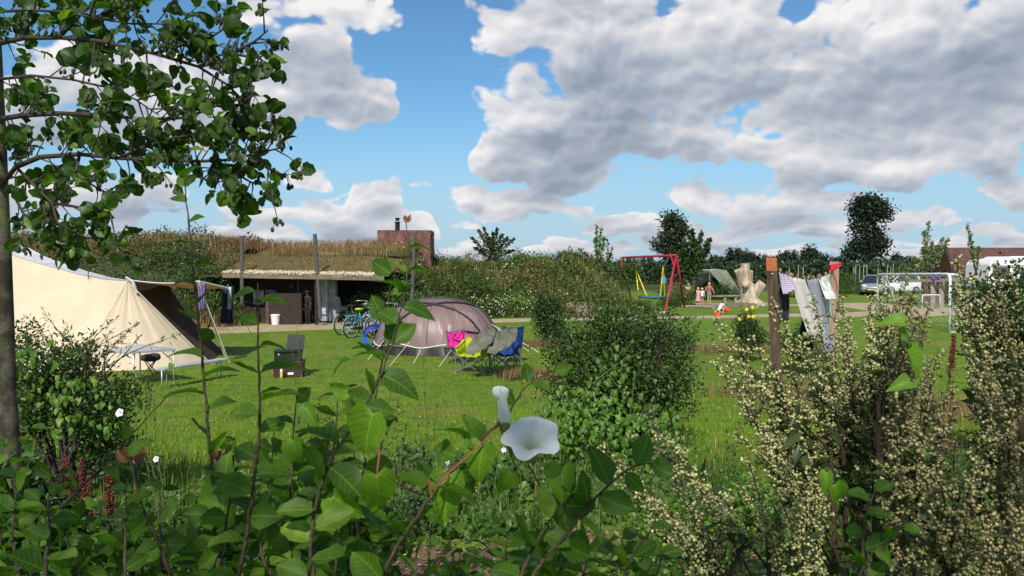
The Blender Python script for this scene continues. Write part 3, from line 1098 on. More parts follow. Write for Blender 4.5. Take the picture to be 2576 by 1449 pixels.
def spire(name, label, u, v, Yb, tops, n, size, mat, cat='tree', kind='diamond', width=.25, group=None):
    """upright plant of several shoots; tops are picture points of the shoot tips"""
    b = at(u, v, Yb)
    t = thing(name, label, cat, b, group)
    m = MB(); Ps = []; Ts = []
    for (uu, vv) in tops:
        e = at(uu, vv, Yb + random.uniform(-.3, .3))
        pts = [b.lerp(e, k / 6) + Vector((math.sin(k * 1.7 + uu) * .04, 0, .12 * math.sin(k / 6 * math.pi))) for k in range(7)]
        m.tube(pts, [.03 * (1 - k / 7.5) for k in range(7)], 5, caps=False)
        q = rng.random(n // len(tops)) ** .8 * .85 + .17
        L = (e - b)
        pts_ = np.array(b) + q[:, None] * np.array(L) + np.array([0, 0, .12]) * np.sin(q * math.pi)[:, None]
        pts_ += rng.normal(size=pts_.shape) * width * (1.15 - q)[:, None]
        Ps.append(pts_); Ts.append(rdir(len(q)) + np.array(L.normalized()) * .9)
    obj('stem', m, BARKD, t)
    P = np.concatenate(Ps); T = np.concatenate(Ts)
    leafobj('foliage', kind, P, T, rdir(len(P)) + [0, 0, .6], size * (.6 + .7 * rng.random(len(P))), mat, t)
    return t


spire('sapling', 'narrow leafed dark willow bush standing up on the bank', 1238, 665, 42, [(1188, 600), (1205, 580), (1218, 575), (1240, 588), (1250, 578), (1262, 592), (1275, 600), (1292, 602), (1195, 625), (1290, 630), (1230, 600)], 2400, .12, L_DARK, width=.13)
spire('sapling', 'thin young tree with light leaves left of the swing', 1506, 700, 41, [(1500, 572), (1512, 578), (1520, 600), (1498, 600)], 620, .13, L_LIGHT, width=.12)
spire('sapling', 'spindly shoots beside the thin young tree left of the swing', 1528, 700, 41, [(1528, 604), (1540, 625), (1455, 625), (1470, 640), (1534, 640)], 420, .11, L_MID, width=.10)
spire('sapling', 'pale silvery tall shoot rising behind the football goal', 2330, 690, 46, [(2336, 560), (2326, 585), (2322, 625), (2372, 600), (2385, 604), (2345, 612), (2300, 650), (2380, 625)], 1500, .14, leafmat('leaf_silver', (.10, .14, .06), (.22, .27, .13), None, .3), width=.16)
spire('sapling', 'thin slanting shoot of pale leaves left of the tiled cabin', 2455, 690, 30, [(2433, 566), (2440, 600), (2462, 625)], 380, .10, leafmat('leaf_silver', (.1, .1, .1), (.1, .1, .1)), width=.06)

# ------------------------------------------------------------------ trees on the horizon
crowns = []
VAR = [([(0, 0, 5, 3, 2.5, 3.2), (1.6, 0, 4, 2.2, 2, 2.2), (-1.8, 0, 4.2, 2, 2, 2)], 4.5),
       ([(0, 0, 4.2, 3.6, 3, 2.6), (2.4, 0, 3.6, 2.2, 2, 1.8), (-2.4, 0, 3.6, 2.4, 2, 1.6), (.6, 0, 6, 1.8, 1.6, 1.5)], 4),
       ([(0, 0, 5.2, 1.9, 1.8, 3.6), (.9, 0, 3.2, 2, 1.8, 2)], 5),
       ([(0, 0, 3.2, 3.2, 2.4, 2.4), (2.8, 0, 2.8, 2.2, 2, 2), (-2.8, .3, 3, 2.2, 2, 2.1)], 3)]
for lumps, th in VAR:
    crowns.append(tree('far_tree', 'x', 'tree', (0, 0, 0), (0, 0, th), .22, lumps, 2600, .62, L_FAR, per=12, spread=.34))
FT = [(1090, 652, 3, 26), (1108, 655, 1, 20), (570, 600, 1, 46), (590, 606, 3, 38), (647, 602, 0, 42), (682, 608, 2, 34), (1130, 656, 3, 16), (1625, 645, 3, 20), (1800, 640, 1, 28), (1855, 622, 1, 52), (1885, 634, 0, 36), (1915, 640, 3, 30),
      (1982, 628, 1, 46), (2037, 618, 2, 56), (2050, 634, 3, 36), (2085, 645, 3, 24), (2255, 636, 2, 36), (2285, 644, 3, 26), (2400, 630, 3, 40),
      (1590, 648, 3, 18), (1745, 640, 1, 30), (1950, 646, 3, 22), (2120, 646, 3, 24), (2220, 648, 3, 22)]
DESC = ['tiny tree just right of the chimney block', 'low tree right of the chimney block nearest to it on the horizon', 'dark tree above the turf roof left of the first hut post, the bigger one', 'dark tree touching the first hut post above the turf roof', 'rounded tree right of the first hut post above the turf roof', 'small upright tree second right of the first hut post', 'lowest tree on the horizon left of the willow bush',
        'small dark tree seen through the swing frame', 'dark tree right of the paired trees behind the swing', 'broad dark tree above the bare tree stump, tallest there', 'dark tree just right of the stump on the horizon', 'lower tree between stump and orange topped post', 'domed dark tree just right of the orange topped post', 'tallest narrow dark tree above the washing line', 'low tree beside the tallest one above the washing line', 'small tree left of the lone big tree',
        'narrow tree on the horizon right of the lone big tree', 'small tree on the horizon above the goal left end', 'dark tree left of the tiled cabin', 'tiny tree left of the swing top', 'dark tree behind the right swing legs', 'small tree hidden behind the orange topped post', 'small tree at the left foot of the lone big tree', 'small tree at the right foot of the lone big tree']
used = set()
for i, (u, v, k, hp) in enumerate(FT):
    src = crowns[k]
    Yt = 205 + (i * 37 % 50)
    o = src if k not in used else dup(src)
    used.add(k)
    htop = [8.2, 7.5, 8.8, 5.6][k]
    # height such that the top reaches v
    ztop = at(u, v, Yt).z
    s = ztop / htop
    o.location = (at(u, v, Yt).x, Yt, 0)
    sx_ = max(.55, min(1.5, (hp * Yt / FPX) / 7.0 / s * 1.35))
    o.scale = (s * sx_ * random.uniform(.9, 1.1), s, s)
    o.rotation_euler = (0, 0, random.choice([0, math.pi]))
    o['label'] = DESC[i]; o['category'] = 'tree'; o['group'] = 'dark trees along the horizon'

b = at(2172, 690, 150); b.z = 0
s_ = 150 / FPX
tree('lone_tree', 'tall ragged dark tree with a leaning top heavy crown standing alone', 'tree', b, (.6, 0, 9.0), .35,
     [(q[0] * s_, 0, CAMZ + (658 - q[1]) * s_, q[2] * s_, q[2] * s_ * .8, q[3] * s_) for q in ((-8, 515, 30, 22), (20, 522, 36, 28), (38, 535, 34, 26), (2, 545, 40, 22), (-20, 575, 22, 10), (20, 585, 32, 14), (-10, 612, 34, 18), (28, 612, 36, 20), (44, 628, 20, 10), (-30, 640, 34, 12), (0, 640, 46, 16))],
     9000, .55, L_FAR, per=9, spread=.45, shell=.3)
b = at(1690, 690, 62); b.z = 0
s_ = 62 / FPX
tree('dark_tree', 'dark dense tree rising behind the swing', 'tree', b, (-.2, 0, 3.6), .14,
     [(q[0] * s_, 0, CAMZ + (658 - q[1]) * s_, q[2] * s_, q[2] * s_ * .8, q[3] * s_) for q in ((-8, 555, 20, 20), (8, 565, 26, 22), (22, 585, 20, 18), (-2, 600, 34, 22), (-34, 620, 16, 14), (6, 635, 36, 26), (20, 665, 40, 30))],
     8000, .22, leafmat('leaf_blue_dark', (.018, .036, .02), (.035, .06, .03), (.07, .1, .04), .15), per=9, spread=.2, shell=.3)
spire('sapling', 'loose young tree with drooping leaves right beside the dark tree behind the swing', 1738, 700, 56, [(1742, 582), (1765, 590), (1786, 604), (1780, 628), (1750, 610), (1725, 615), (1712, 640), (1770, 645)], 2200, .24, L_DARK, width=.28)

# orchard hedge across the far side with pale stakes
N_ = 26000
X = -45 + 150 * rng.random(N_); Yh = 88 + 9 * rng.random(N_)
top = 2.35 + .25 * np.sin(X * .8) * np.sin(X * .23) + .15 * np.sin(X * 2.1)
P = np.stack([X, Yh, top * rng.random(N_) ** .6], 1)
tag(leafobj('orchard_hedge', 'diamond', P, rdir(N_), rdir(N_) + [0, 0, .4], .35 + .3 * rng.random(N_), leafmat('hedge_leaf', (.016, .034, .012), (.036, .066, .02), None, .15)), 'long dark orchard hedge across the far side of the field', 'hedge', kind='stuff')
stk = plain('stake_pale', (.35, .34, .30), .8)
first = None
uu = [2090, 2103, 2147, 2152, 2162, 2172, 2180, 2208, 2232, 2240, 2246, 2262, 2285, 2303, 2312, 2322, 2345, 2008, 2020, 1985]
uu = sorted(uu)
for i, u in enumerate(uu):
    p = at(u, 700, 84 + (i * 7 % 4)); p.z = 0
    h = 1.9 + .35 * ((i * 13) % 5) / 4
    if first is None:
        m = MB(); m.tube([(0, 0, 0), (0.01, 0, 1.6), (.03, 0, 2.0)], [.045, .04, .035], 6)
        m.tube([(0, 0, 1.75), (0, 0, 1.78)], .05, 6)
        first = obj('orchard_stake', m, stk); o = first
    else:
        o = first.copy(); COL.objects.link(o)
    o.location = p; o.scale = (1, 1, h / 2.0)
    tag(o, 'slim pale stake standing in front of the dark orchard hedge', 'stake', 'orchard stakes along the hedge')

# ------------------------------------------------------------------ cream ridge tent with awning
CANV = plain('cream_cotton', (.70, .58, .42), .9, noise=.05, nscale=1.4, bump=.12, bscale=5, transl=.18)
CANVD = plain('canvas_inner_shaded_brown', (.042, .02, .011), .95, noise=.3, nscale=2)  # brown darkened so the colour carries the shade inside the tent
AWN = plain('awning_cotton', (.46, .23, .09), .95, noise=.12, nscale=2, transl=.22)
GREYC = plain('grey_ridge_coating', (.42, .42, .46), .7, noise=.12, nscale=5)
ROPE = plain('guy_rope', (.62, .60, .50), .8, noise=.1)
WHT = plain('white_tape', (.75, .74, .70), .7, noise=.05)
ALU = plain('aluminium', (.55, .57, .60), .35, metal=.6, noise=.08)
BLK = plain('black_plastic', (.018, .018, .02), .5)
tb = at(150, 920, 20); tb.z = 0
t = thing('ridge_tent', 'large cream cotton tent with sagging ridge and steep front panel', 'tent', tb)
apex = at(322, 706, 19.4)
RP = [at(u, v, Y_) for u, v, Y_ in ((-260, 575, 21), (-160, 590, 20.8), (30, 641, 20.5), (90, 660, 20.4), (140, 674, 20.3), (200, 690, 20.0), (262, 702, 19.7))] + [apex]
BP = [at(u, 0, Y_) for u, Y_ in ((-420, 18.6), (-300, 18.5), (-60, 18.4), (10, 18.35), (70, 18.3), (120, 18.3), (160, 18.3), (192, 18.3))]
for q in BP: q.z = 0.02


def lerpl(L, f):
    k = min(len(L) - 2, int(f * (len(L) - 1))); g_ = f * (len(L) - 1) - k
    return L[k].lerp(L[k + 1], g_)


def wallpt(a, b_):
    p = lerpl(BP, a).lerp(lerpl(RP, a), b_)
    sag = math.sin(b_ * math.pi) * (.12 + .06 * math.sin(a * 9))
    p.y += sag + .025 * math.sin(a * 40 + b_ * 3) * math.sin(b_ * math.pi)
    return p


m = MB(); m.grid(wallpt, 60, 24)
w_ = obj('side_wall', m, CANV, t, smooth=True)
# front cone panel, fan of folds from the apex down to the ground
FP = [BP[-1]] + [Vector((at(u, 0, Y_).x, Y_, .02)) for u, Y_ in ((245, 18.42), (300, 18.56), (360, 18.75), (420, 19.05), (470, 19.5), (514, 20.0))]


def cone(a, b_):
    p = lerpl(FP, a).lerp(apex, b_)
    fold = .022 * (1 - b_) ** .3 * b_ ** .5 * (math.sin(a * 21 + 1) + .6 * math.sin(a * 43)) * math.sin(a * math.pi) ** .6
    p.y += fold + .05 * math.sin(b_ * math.pi) * math.sin(a * math.pi)
    return p


m = MB(); m.grid(cone, 90, 20)
obj('front_panel', m, CANV, t, smooth=True)
m = MB()   # grey coated band along the ridge
R2 = [p + Vector((0, .35, .0 + .15)) for p in RP]
for i, p in enumerate(R2): p.z = RP[i].z + .30 - .05 * i * (i > 2) * .9
vs = []
for a_, b_ in zip(RP, R2): vs += [a_ + Vector((0, -.02, .0)), b_]
m.add(vs, [(2 * i, 2 * i + 2, 2 * i + 3, 2 * i + 1) for i in range(len(RP) - 1)])
vs2 = []
for a_, b_ in zip(R2, RP): vs2 += [a_, Vector((b_.x, b_.y + 2.6, .1))]
m.add(vs2, [(2 * i, 2 * i + 2, 2 * i + 3, 2 * i + 1) for i in range(len(RP) - 1)])
obj('ridge_band', m, GREYC, t)
# far side panel: seen from inside, dark
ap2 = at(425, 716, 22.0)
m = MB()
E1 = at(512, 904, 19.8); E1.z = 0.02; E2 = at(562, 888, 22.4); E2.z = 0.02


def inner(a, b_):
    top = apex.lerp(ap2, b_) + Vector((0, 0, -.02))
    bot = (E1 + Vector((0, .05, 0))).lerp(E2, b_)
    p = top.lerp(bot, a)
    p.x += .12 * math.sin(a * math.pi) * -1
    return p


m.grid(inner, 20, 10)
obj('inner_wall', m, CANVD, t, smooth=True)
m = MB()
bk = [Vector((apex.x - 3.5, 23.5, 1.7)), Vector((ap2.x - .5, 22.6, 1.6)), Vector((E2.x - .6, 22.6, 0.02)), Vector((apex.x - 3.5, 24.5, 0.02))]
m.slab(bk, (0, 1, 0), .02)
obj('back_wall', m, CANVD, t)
m = MB(); m.box((apex.x - 1.0, 21.3, .012), (4.4, 3.6, .012)); obj('groundsheet', m, BLK, t)
# awning roof: rises towards the near edge, so its underside shows
A1, A2, A3, A4 = apex + Vector((.08, 0, 0)), at(500, 708, 19.7), at(574, 716, 22.2), at(430, 720, 22.2)
A3.z = A2.z - .24; A4.z = A2.z - .20


def awn(a, b_):
    p = A1.lerp(A2, a).lerp(A4.lerp(A3, a), b_)
    p.z -= .06 * math.sin(a * math.pi) * (1 - .3 * b_)
    return p


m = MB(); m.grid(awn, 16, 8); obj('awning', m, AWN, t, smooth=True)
m = MB()
m.tube([awn(k / 10, 0) + Vector((0, -.01, .01)) for k in range(11)], .012, 5); m.tube([awn(1, k / 6) for k in range(7)], .025, 5)
obj('awning_hem', m, WHT, t)
m = MB()
m.tube([apex + Vector((-.05, 0, .08)), apex + Vector((.12, -.02, -.02)), at(345, 738, 19.35)], [.03, .045, .03], 6)
obj('ridge_cap', m, GREYC, t)
m = MB()
for a_, b_ in ((apex, gp(190, 872 + 60)), (at(330, 715, 19.35), gp(534, 918)), (at(500, 708, 19.6), gp(578, 915)), (at(574, 716, 22.1), gp(640, 858))):
    m = MB(); m.tube([Vector(a_) + Vector((0, -.04, 0)), b_], .009, 4); obj('guy_line', m, ROPE, t)
m = MB(); m.tube([at(500, 710, 19.65), gp(569, 905)], .021, 6); obj('pole', m, plain('pole_pale', (.62, .56, .42), .5), t)
m = MB(); m.tube([at(556, 728, 22.0), gp(508, 872)], .018, 6); obj('pole', m, BLK, t)
m = MB(); m.tube([at(222, 676, 19.9), at(222, 702, 19.75)], .01, 4); obj('pole_sleeve', m, BLK, t)
SHOES = []
for du in (0, 18):
    m = MB(); p = gp(466 + 1.2 * du, 889); m.ell(p + Vector((0, 0, .08)), (.05, .12, .06)); m.ell(p + Vector((0, -.08, .12)), (.055, .03, .07), 10, 6)
    tag(obj('shoe', m, plain('shoe_brown', (.10, .05, .04), .8), smooth=True), 'one of a pair of dark shoes inside the open tent', 'shoe', 'shoes in the tent opening')


def cloth(name, label, cat, fn, mat, nu=14, nv=12, group=None, parent=None):
    m = MB(); m.grid(fn, nu, nv)
    m2 = MB(); m2.v = list(m.v); m2.f = list(m.f)
    o = obj(name, m2, mat, parent, smooth=True)
    md = o.modifiers.new('thick', 'SOLIDIFY'); md.thickness = .008
    if label: tag(o, label, cat, group)
    return o


def hang(u0, u1, v0, v1, Y_, taper=.7, fold=.05, k=18):
    def fn(a, b_):
        w = 1 - (1 - taper) * (1 - b_)
        u = (u0 + u1) / 2 + (a - .5) * (u1 - u0) * w
        p = at(u, v1 + (v0 - v1) * b_, Y_)
        p.y += fold * math.sin(a * k + b_ * 2)
        return p
    return fn


cloth('hanging_cloth', 'lilac purple cloth hanging from the awning corner', 'cloth', hang(497, 517, 712, 782, 19.6, .8, .06), plain('cloth_lilac', (.22, .16, .34), .9, noise=.2, nscale=8))
c_ = cloth('hanging_towel', 'dark blue grey towel hanging from the far awning pole', 'towel', hang(556, 586, 720, 814, 22.3, 1.15, .06), plain('cloth_slate', (.035, .045, .075), .9, noise=.3, nscale=8))
cloth('stripes', None, None, hang(572, 582, 722, 778, 22.15, 1.0, .03), plain('cloth_white_stripe', (.45, .48, .55), .9), parent=c_)

# ------------------------------------------------------------------ folding table and bench by the tent
tp = gp(352, 965); tY = tp.y
t = thing('folding_table', 'light aluminium folding table in front of the cream tent', 'table', (tp.x, tY, 0))
c0, c1, c2, c3 = at(258, 884, 17.2), at(412, 889, 16.0), at(440, 876, 17.1), at(330, 869, 18.2)
zt = .70
for q in (c0, c1, c2, c3): q.z = zt
P0_, P1_, P2_, P3_ = gp(258, 884, zt), gp(335, 886, zt), gp(441, 879, zt), gp(352, 867, zt)
m = MB(); m.slab([P0_, P1_, P2_, P3_], (0, 0, 1), .022); obj('table_top', m, plain('table_top_grey', (.40, .40, .43), .4, noise=.1), t)
m = MB()
for a_, b_ in ((P0_, P1_), (P1_, P2_), (P2_, P3_), (P3_, P0_)): m.beam(a_ + Vector((0, 0, -.012)), b_ + Vector((0, 0, -.012)), .02, .035)
obj('rim', m, ALU, t)
ctr = (P0_ + P1_ + P2_ + P3_) / 4
for q in (P0_, P1_, P2_, P3_):
    q2 = q.lerp(ctr, .05); m = MB(); m.tube([Vector((q2.x, q2.y, 0)), Vector((q2.x, q2.y, zt - .02))], .016, 8); m.ell((q2.x, q2.y, .012), (.022, .022, .014), 8, 4)
    obj('leg', m, ALU, t, smooth=True)
    m = MB(); m.beam(Vector((q2.x, q2.y, zt - .25)), q2.lerp(ctr, .35) + Vector((0, 0, -.03)), .014); obj('strut', m, plain('strut_grey', (.18, .17, .16), .5, metal=.5), t)
pb0, pb1 = gp(402, 929, .40), gp(566, 903, .40)
t = thing('folding_bench', 'low aluminium bench standing right of the folding table', 'bench', ((pb0.x + pb1.x) / 2, (pb0.y + pb1.y) / 2, 0))
m = MB(); m.beam(pb0, pb1, .26, .03); obj('seat', m, plain('bench_seat', (.38, .40, .43), .4), t)
for k, q in enumerate((pb0.lerp(pb1, .06), pb0.lerp(pb1, .9))):
    for s_ in (-1, 1):
        m = MB(); m.tube([Vector((q.x, q.y + s_ * .11, 0)), Vector((q.x, q.y + s_ * .11, .39))], .014, 6); obj('leg', m, ALU, t, smooth=True)
p = gp(372, 945)
t = thing('camp_stool', 'dark low stool with a rumpled bag on it under the folding table', 'stool', (p.x, p.y, 0))
m = MB(); m.tube([p + Vector((-.12, 0, 0)), p + Vector((.12, .1, .33))], .012, 5); m.tube([p + Vector((.12, 0, 0)), p + Vector((-.12, .1, .33))], .012, 5)
m.tube([p + Vector((-.12, .25, 0)), p + Vector((.12, .15, .33))], .012, 5); m.tube([p + Vector((.12, .25, 0)), p + Vector((-.12, .15, .33))], .012, 5); obj('frame', m, BLK, t)
m = MB(); m.ell(p + Vector((0, .12, .38)), (.24, .16, .09), 12, 6); m.ell(p + Vector((.1, .1, .42)), (.14, .12, .07), 10, 6); obj('cushion', m, plain('bag_dark', (.03, .025, .028), .9, noise=.4, bump=.8), t, smooth=True)

# ------------------------------------------------------------------ dome tent
DN = plain('dome_tent_nylon', (.215, .145, .14), .46, noise=.10, nscale=2, bump=.25, bscale=3, spec=.5, transl=.10)
DNL = plain('dome_tent_nylon_pale', (.26, .185, .175), .42, noise=.10, nscale=2, bump=.5, bscale=6, spec=.5, transl=.10)
c0 = gp(1100, 893); cx, cy = c0.x - .10, c0.y + 1.15
t = thing('dome_tent', 'brown mauve dome tent with black curved pole sleeves', 'tent', (cx, cy, 0))
rx, ry, rzt = 1.72, 1.45, 1.44


def dome(th, ph, k=1.0):
    """th around, ph up"""
    x = math.cos(th); y = math.sin(th)
    e = .82
    cs = abs(math.cos(ph)) ** e; sn = math.sin(ph) ** .92 if math.sin(ph) > 0 else 0
    X = rx * cs * x; Y_ = ry * cs * y; Z = rzt * sn
    # lopsided: the left end runs out low
    X -= .10 * (1 - sn) * max(0, -x)
    Z *= 1 - .06 * x * 0
    # crease between poles
    cr_ = 1 - .045 * (abs(math.sin(th * 2.5 + .4)) ** .5) * math.cos(ph) + .022
    cr_ += .010 * math.sin(th * 31 + ph * 5) * math.sin(ph * 2) + .006 * math.sin(th * 57 - ph * 17)
    return Vector((cx + X * cr_ * k, cy + Y_ * cr_ * k, .02 + Z * k))


m = MB(); m.grid(lambda a, b_: dome(a * 2 * math.pi, .10 + b_ * (math.pi / 2 - .10)), 120, 30)
obj('flysheet', m, DN, t, smooth=True)
m = MB()


def skirt(a, b_):
    p = dome(a * 2 * math.pi, .115)
    q = Vector((cx + (p.x - cx) * 1.04, cy + (p.y - cy) * 1.04, .01))
    r_ = q.lerp(p, b_); k = .02 * math.sin(a * 90) * (1 - b_)
    return Vector((cx + (r_.x - cx) * (1 + k), cy + (r_.y - cy) * (1 + k), r_.z + .015 * b_))


m.grid(skirt, 160, 4); obj('mud_skirt', m, plain('skirt_dark', (.022, .018, .020), .45), t, smooth=True)
m = MB()
m.tube([dome(a_ * 2 * math.pi / 100, .14 + .03 * math.sin(a_ * .5), 1.012) for a_ in range(101)], .014, 5, caps=False); obj('piping', m, WHT, t)
SLV = plain('pole_sleeve_black', (.02, .015, .017), .5)


def arch(x0, y0, x1, y1, bulge, top, r_=.028):
    pts = []
    a0, a1 = math.atan2(y0, x0), math.atan2(y1, x1)
    for k in range(25):
        f = k / 24
        # great arc over the dome through a chosen crown
        A = Vector((x0, y0, 0)); B_ = Vector((x1, y1, 0)); C = Vector((bulge[0], bulge[1], top))
        q = (A * (math.cos(f * math.pi) * .5 + .5) + B_ * (.5 - math.cos(f * math.pi) * .5)) + C * math.sin(f * math.pi)
        q = q.normalized()
        th = math.atan2(q.y, q.x); ph = math.asin(max(.03, q.z))
        pts.append(dome(th, max(.1, ph), 1.012))
    return pts


m = MB(); m.tube(arch(-.98, -.2, .98, -.25, (0, .25), 1), .035, 6); obj('pole_sleeve', m, SLV, t, smooth=True)
m = MB(); m.tube(arch(-.85, -.65, .95, .45, (.05, -.22), .8), .035, 6); obj('pole_sleeve', m, SLV, t, smooth=True)
m = MB(); m.tube(arch(-.9, .45, .90, -.55, (.15, -.50), .95), .035, 6); obj('pole_sleeve', m, SLV, t, smooth=True)
m = MB(); m.tube(arch(-.98, .1, .98, .3, (0, .6), 1), .035, 6); obj('pole_sleeve', m, SLV, t, smooth=True)
# door panel with its flap, set just proud of the fly
m = MB(); m.grid(lambda a, b_: dome(-1.50 + .42 * a, .13 + .42 * b_, 1.014), 14, 10); obj('window_flap', m, DNL, t, smooth=True)
m = MB(); m.grid(lambda a, b_: dome(-1.12 + .50 * a, .42 + .46 * b_ - .1 * a * a, 1.012), 14, 10); obj('door_panel', m, DNL, t, smooth=True)
m = MB(); m.tube([dome(-1.05 + .55 * k / 8, .40 - .01 * k, 1.02) for k in range(9)], .022, 5); m.tube([dome(-1.06, .42 - .26 * k / 5, 1.02) for k in range(6)], .008, 4); obj('zip', m, SLV, t)
for (u0, v0, Y0, u1, v1) in ((1000, 815, 20.9, 925, 906), (990, 822, 21.2, 918, 892), (1030, 860, 20.6, 980, 921), (1148, 862, 20.4, 1104, 923), (1058, 880, 20.3, 1040, 915)):
    m = MB(); m.tube([at(u0, v0, Y0), gp(u1, v1)], .008, 4); obj('guy_line', m, ROPE, t)
for (u1, v1) in ((1358, 888), (1330, 884)):
    m = MB(); m.tube([dome(-.25, .5, 1.01), gp(u1, v1)], .009, 4); obj('guy_line', m, ROPE, t)
for k in range(9):   # thin seams of the fly
    th = -2.9 + .62 * k
    m = MB(); m.tube([dome(th, .16 + j * .11, 1.004) for j in range(12)], .006, 4, caps=False); obj('seam', m, SLV, t)

# ------------------------------------------------------------------ camping chairs
FRM = plain('chair_tube_grey', (.22, .23, .25), .4, metal=.5, noise=.1)


def camp_chair(label, loc, rz, mat, s=1.0, w=.62, h=.86, backh=.44):
    t = thing('camping_chair', label, 'chair')
    sh_ = .42; d = .46
    m = MB()
    c = [(-w / 2, -d / 2), (w / 2, -d / 2), (w / 2, d / 2), (-w / 2, d / 2)]
    bot = [(x * .95, y * 1.05) for x, y in c]
    for i in range(4):
        j = (i + 1) % 4
        m.tube([(bot[i][0], bot[i][1], .01), (c[j][0] * .95, c[j][1] * .95, sh_ * (.98))], .011, 5)
        m.tube([(bot[j][0], bot[j][1], .01), (c[i][0] * .95, c[i][1] * .95, sh_ * (.98))], .011, 5)
    obj('cross_frame', m, FRM, t)
    for i in range(4):
        m = MB()
        top = .56 if i < 2 else h
        # back (index 2, 3) uprights rise behind the seat; -y is the front
        lean = 0 if i < 2 else .06
        m.tube([(bot[i][0], bot[i][1], 0), (c[i][0], c[i][1], sh_), (c[i][0] * 1.02, c[i][1] + lean, top)], .012, 6)
        m.ell((bot[i][0], bot[i][1], .012), (.022, .022, .014), 8, 4)
        obj('leg', m, FRM, t)
    m = MB()
    m.grid(lambda a, b_: Vector(((a - .5) * w * (.96), (b_ - .5) * d * 1.0, sh_ - .07 * math.sin(a * math.pi) * math.sin((.15 + b_ * .85) * math.pi) + .012 * math.sin(a * 23 + b_ * 9))), 14, 12)
    o = obj('seat', m, mat, t, smooth=True); o.modifiers.new('thick', 'SOLIDIFY').thickness = .01
    m = MB()
    m.grid(lambda a, b_: Vector(((a - .5) * w * (.98 - .10 * math.sin(b_ * math.pi) * 0), d / 2 + .01 + .07 * b_ + .06 * math.sin(a * math.pi) * (1 - .6 * b_) + .012 * math.sin(a * 19 - b_ * 13) + .008 * math.sin(a * 41 + b_ * 7),
                                 sh_ - .05 + (h - sh_ + .04) * b_ - .07 * math.sin(a * math.pi) * b_)), 18, 14)
    o = obj('backrest', m, mat, t, smooth=True); o.modifiers.new('thick', 'SOLIDIFY').thickness = .01
    for s_ in (-1, 1):
        m = MB()
        m.grid(lambda a, b_: Vector((s_ * w / 2 + (b_ - .5) * .05, -d / 2 + d * a, .57 + .15 * a - .03 * math.sin(a * math.pi))), 8, 2)
        m.grid(lambda a, b_: Vector((s_ * (w / 2 - .01 - .03 * math.sin(b_ * math.pi)), -d / 2 + d * a, sh_ - .03 + (.16 + .12 * a) * b_)), 8, 4)
        o = obj('armrest', m, mat, t, smooth=True); o.modifiers.new('thick', 'SOLIDIFY').thickness = .012
    m = MB(); m.tube([(-w / 2 * 1.02, d / 2 + .08, h), (-w / 4, d / 2 + .11, h - .05), (w / 4, d / 2 + .11, h - .05), (w / 2 * 1.02, d / 2 + .08, h)], .012, 5); m.tube([(-w / 2, d / 2 + .02, sh_ - .05), (0, d / 2 + .07, sh_ - .06), (w / 2, d / 2 + .02, sh_ - .05)], .008, 5)
    obj('piping', m, plain('chair_piping', (.14, .15, .06), .7), t)
    t.location = loc; t.rotation_euler = (0, 0, rz); t.scale = (s, s, s)
    return t


def fabric(n, c): return plain(n, c, .75, noise=.18, nscale=7, bump=.35, bscale=9, transl=.15)


LIME, PINK, BLUE = fabric('fabric_lime', (.40, .50, .012)), fabric('fabric_pink', (.80, .03, .36)), fabric('fabric_blue', (.012, .055, .24))
q = gp(1190, 938)
camp_chair('lime green folding chair, lowest and nearest of the group, back to the viewer', (q.x, q.y, 0), math.pi + R(158), LIME, 1.0, w=.66, h=.80)
q = gp(1262, 935)
camp_chair('blue folding chair right of the lime chair, nearly hidden under jackets', (q.x + .06, q.y, 0), math.pi + R(195), BLUE, 1.04, w=.58, h=.80)
q = gp(1300, 915)
camp_chair('second blue folding chair, farthest right of the group behind the first blue one', (q.x - .28, q.y + .30, 0), math.pi + R(35), BLUE, 1.08, w=.60, h=.88)
q = gp(1160, 915)
camp_chair('hot pink folding chair behind the lime chair', (q.x + .05, q.y + .2, 0), R(52), PINK, 1.0, w=.64, h=.80)
JK = plain('jacket_olive_grey', (.125, .125, .09), .85, noise=.25, nscale=6, bump=.8, bscale=8)


def jacket(label, pts_top, pts_bot, ridge_h):
    """garment thrown over a chair: two rails of points joined by a bulging sheet"""
    T_ = [Vector(p) for p in pts_top]; B_ = [Vector(p) for p in pts_bot]

    def fn(a, b_):
        p = lerpl(B_, a).lerp(lerpl(T_, a), b_)
        p.z += ridge_h * math.sin(b_ * math.pi) * .5 + .025 * math.sin(a * 14 + b_ * 9) + .018 * math.sin(a * 31 - b_ * 12)
        p.y += -.10 * math.sin(b_ * math.pi) + .03 * math.sin(a * 17 + b_ * 5)
        return p
    o = cloth('jacket', label, 'jacket', fn, JK, 26, 16)
    return o


jk1 = jacket('grey olive jacket thrown over the blue chair, the left one of two', [at(1196, 842, 17.9), at(1222, 827, 18.0), at(1250, 828, 18.1)], [at(1168, 893, 17.2), at(1200, 889, 17.1), at(1238, 862, 17.2)], .10)
jk2 = jacket('grey olive jacket with raised hood over the blue chairs, right one of two', [at(1252, 838, 18.0), at(1278, 824, 18.0), at(1304, 828, 18.1)], [at(1222, 892, 17.0), at(1256, 886, 16.95), at(1298, 856, 17.1)], .10)

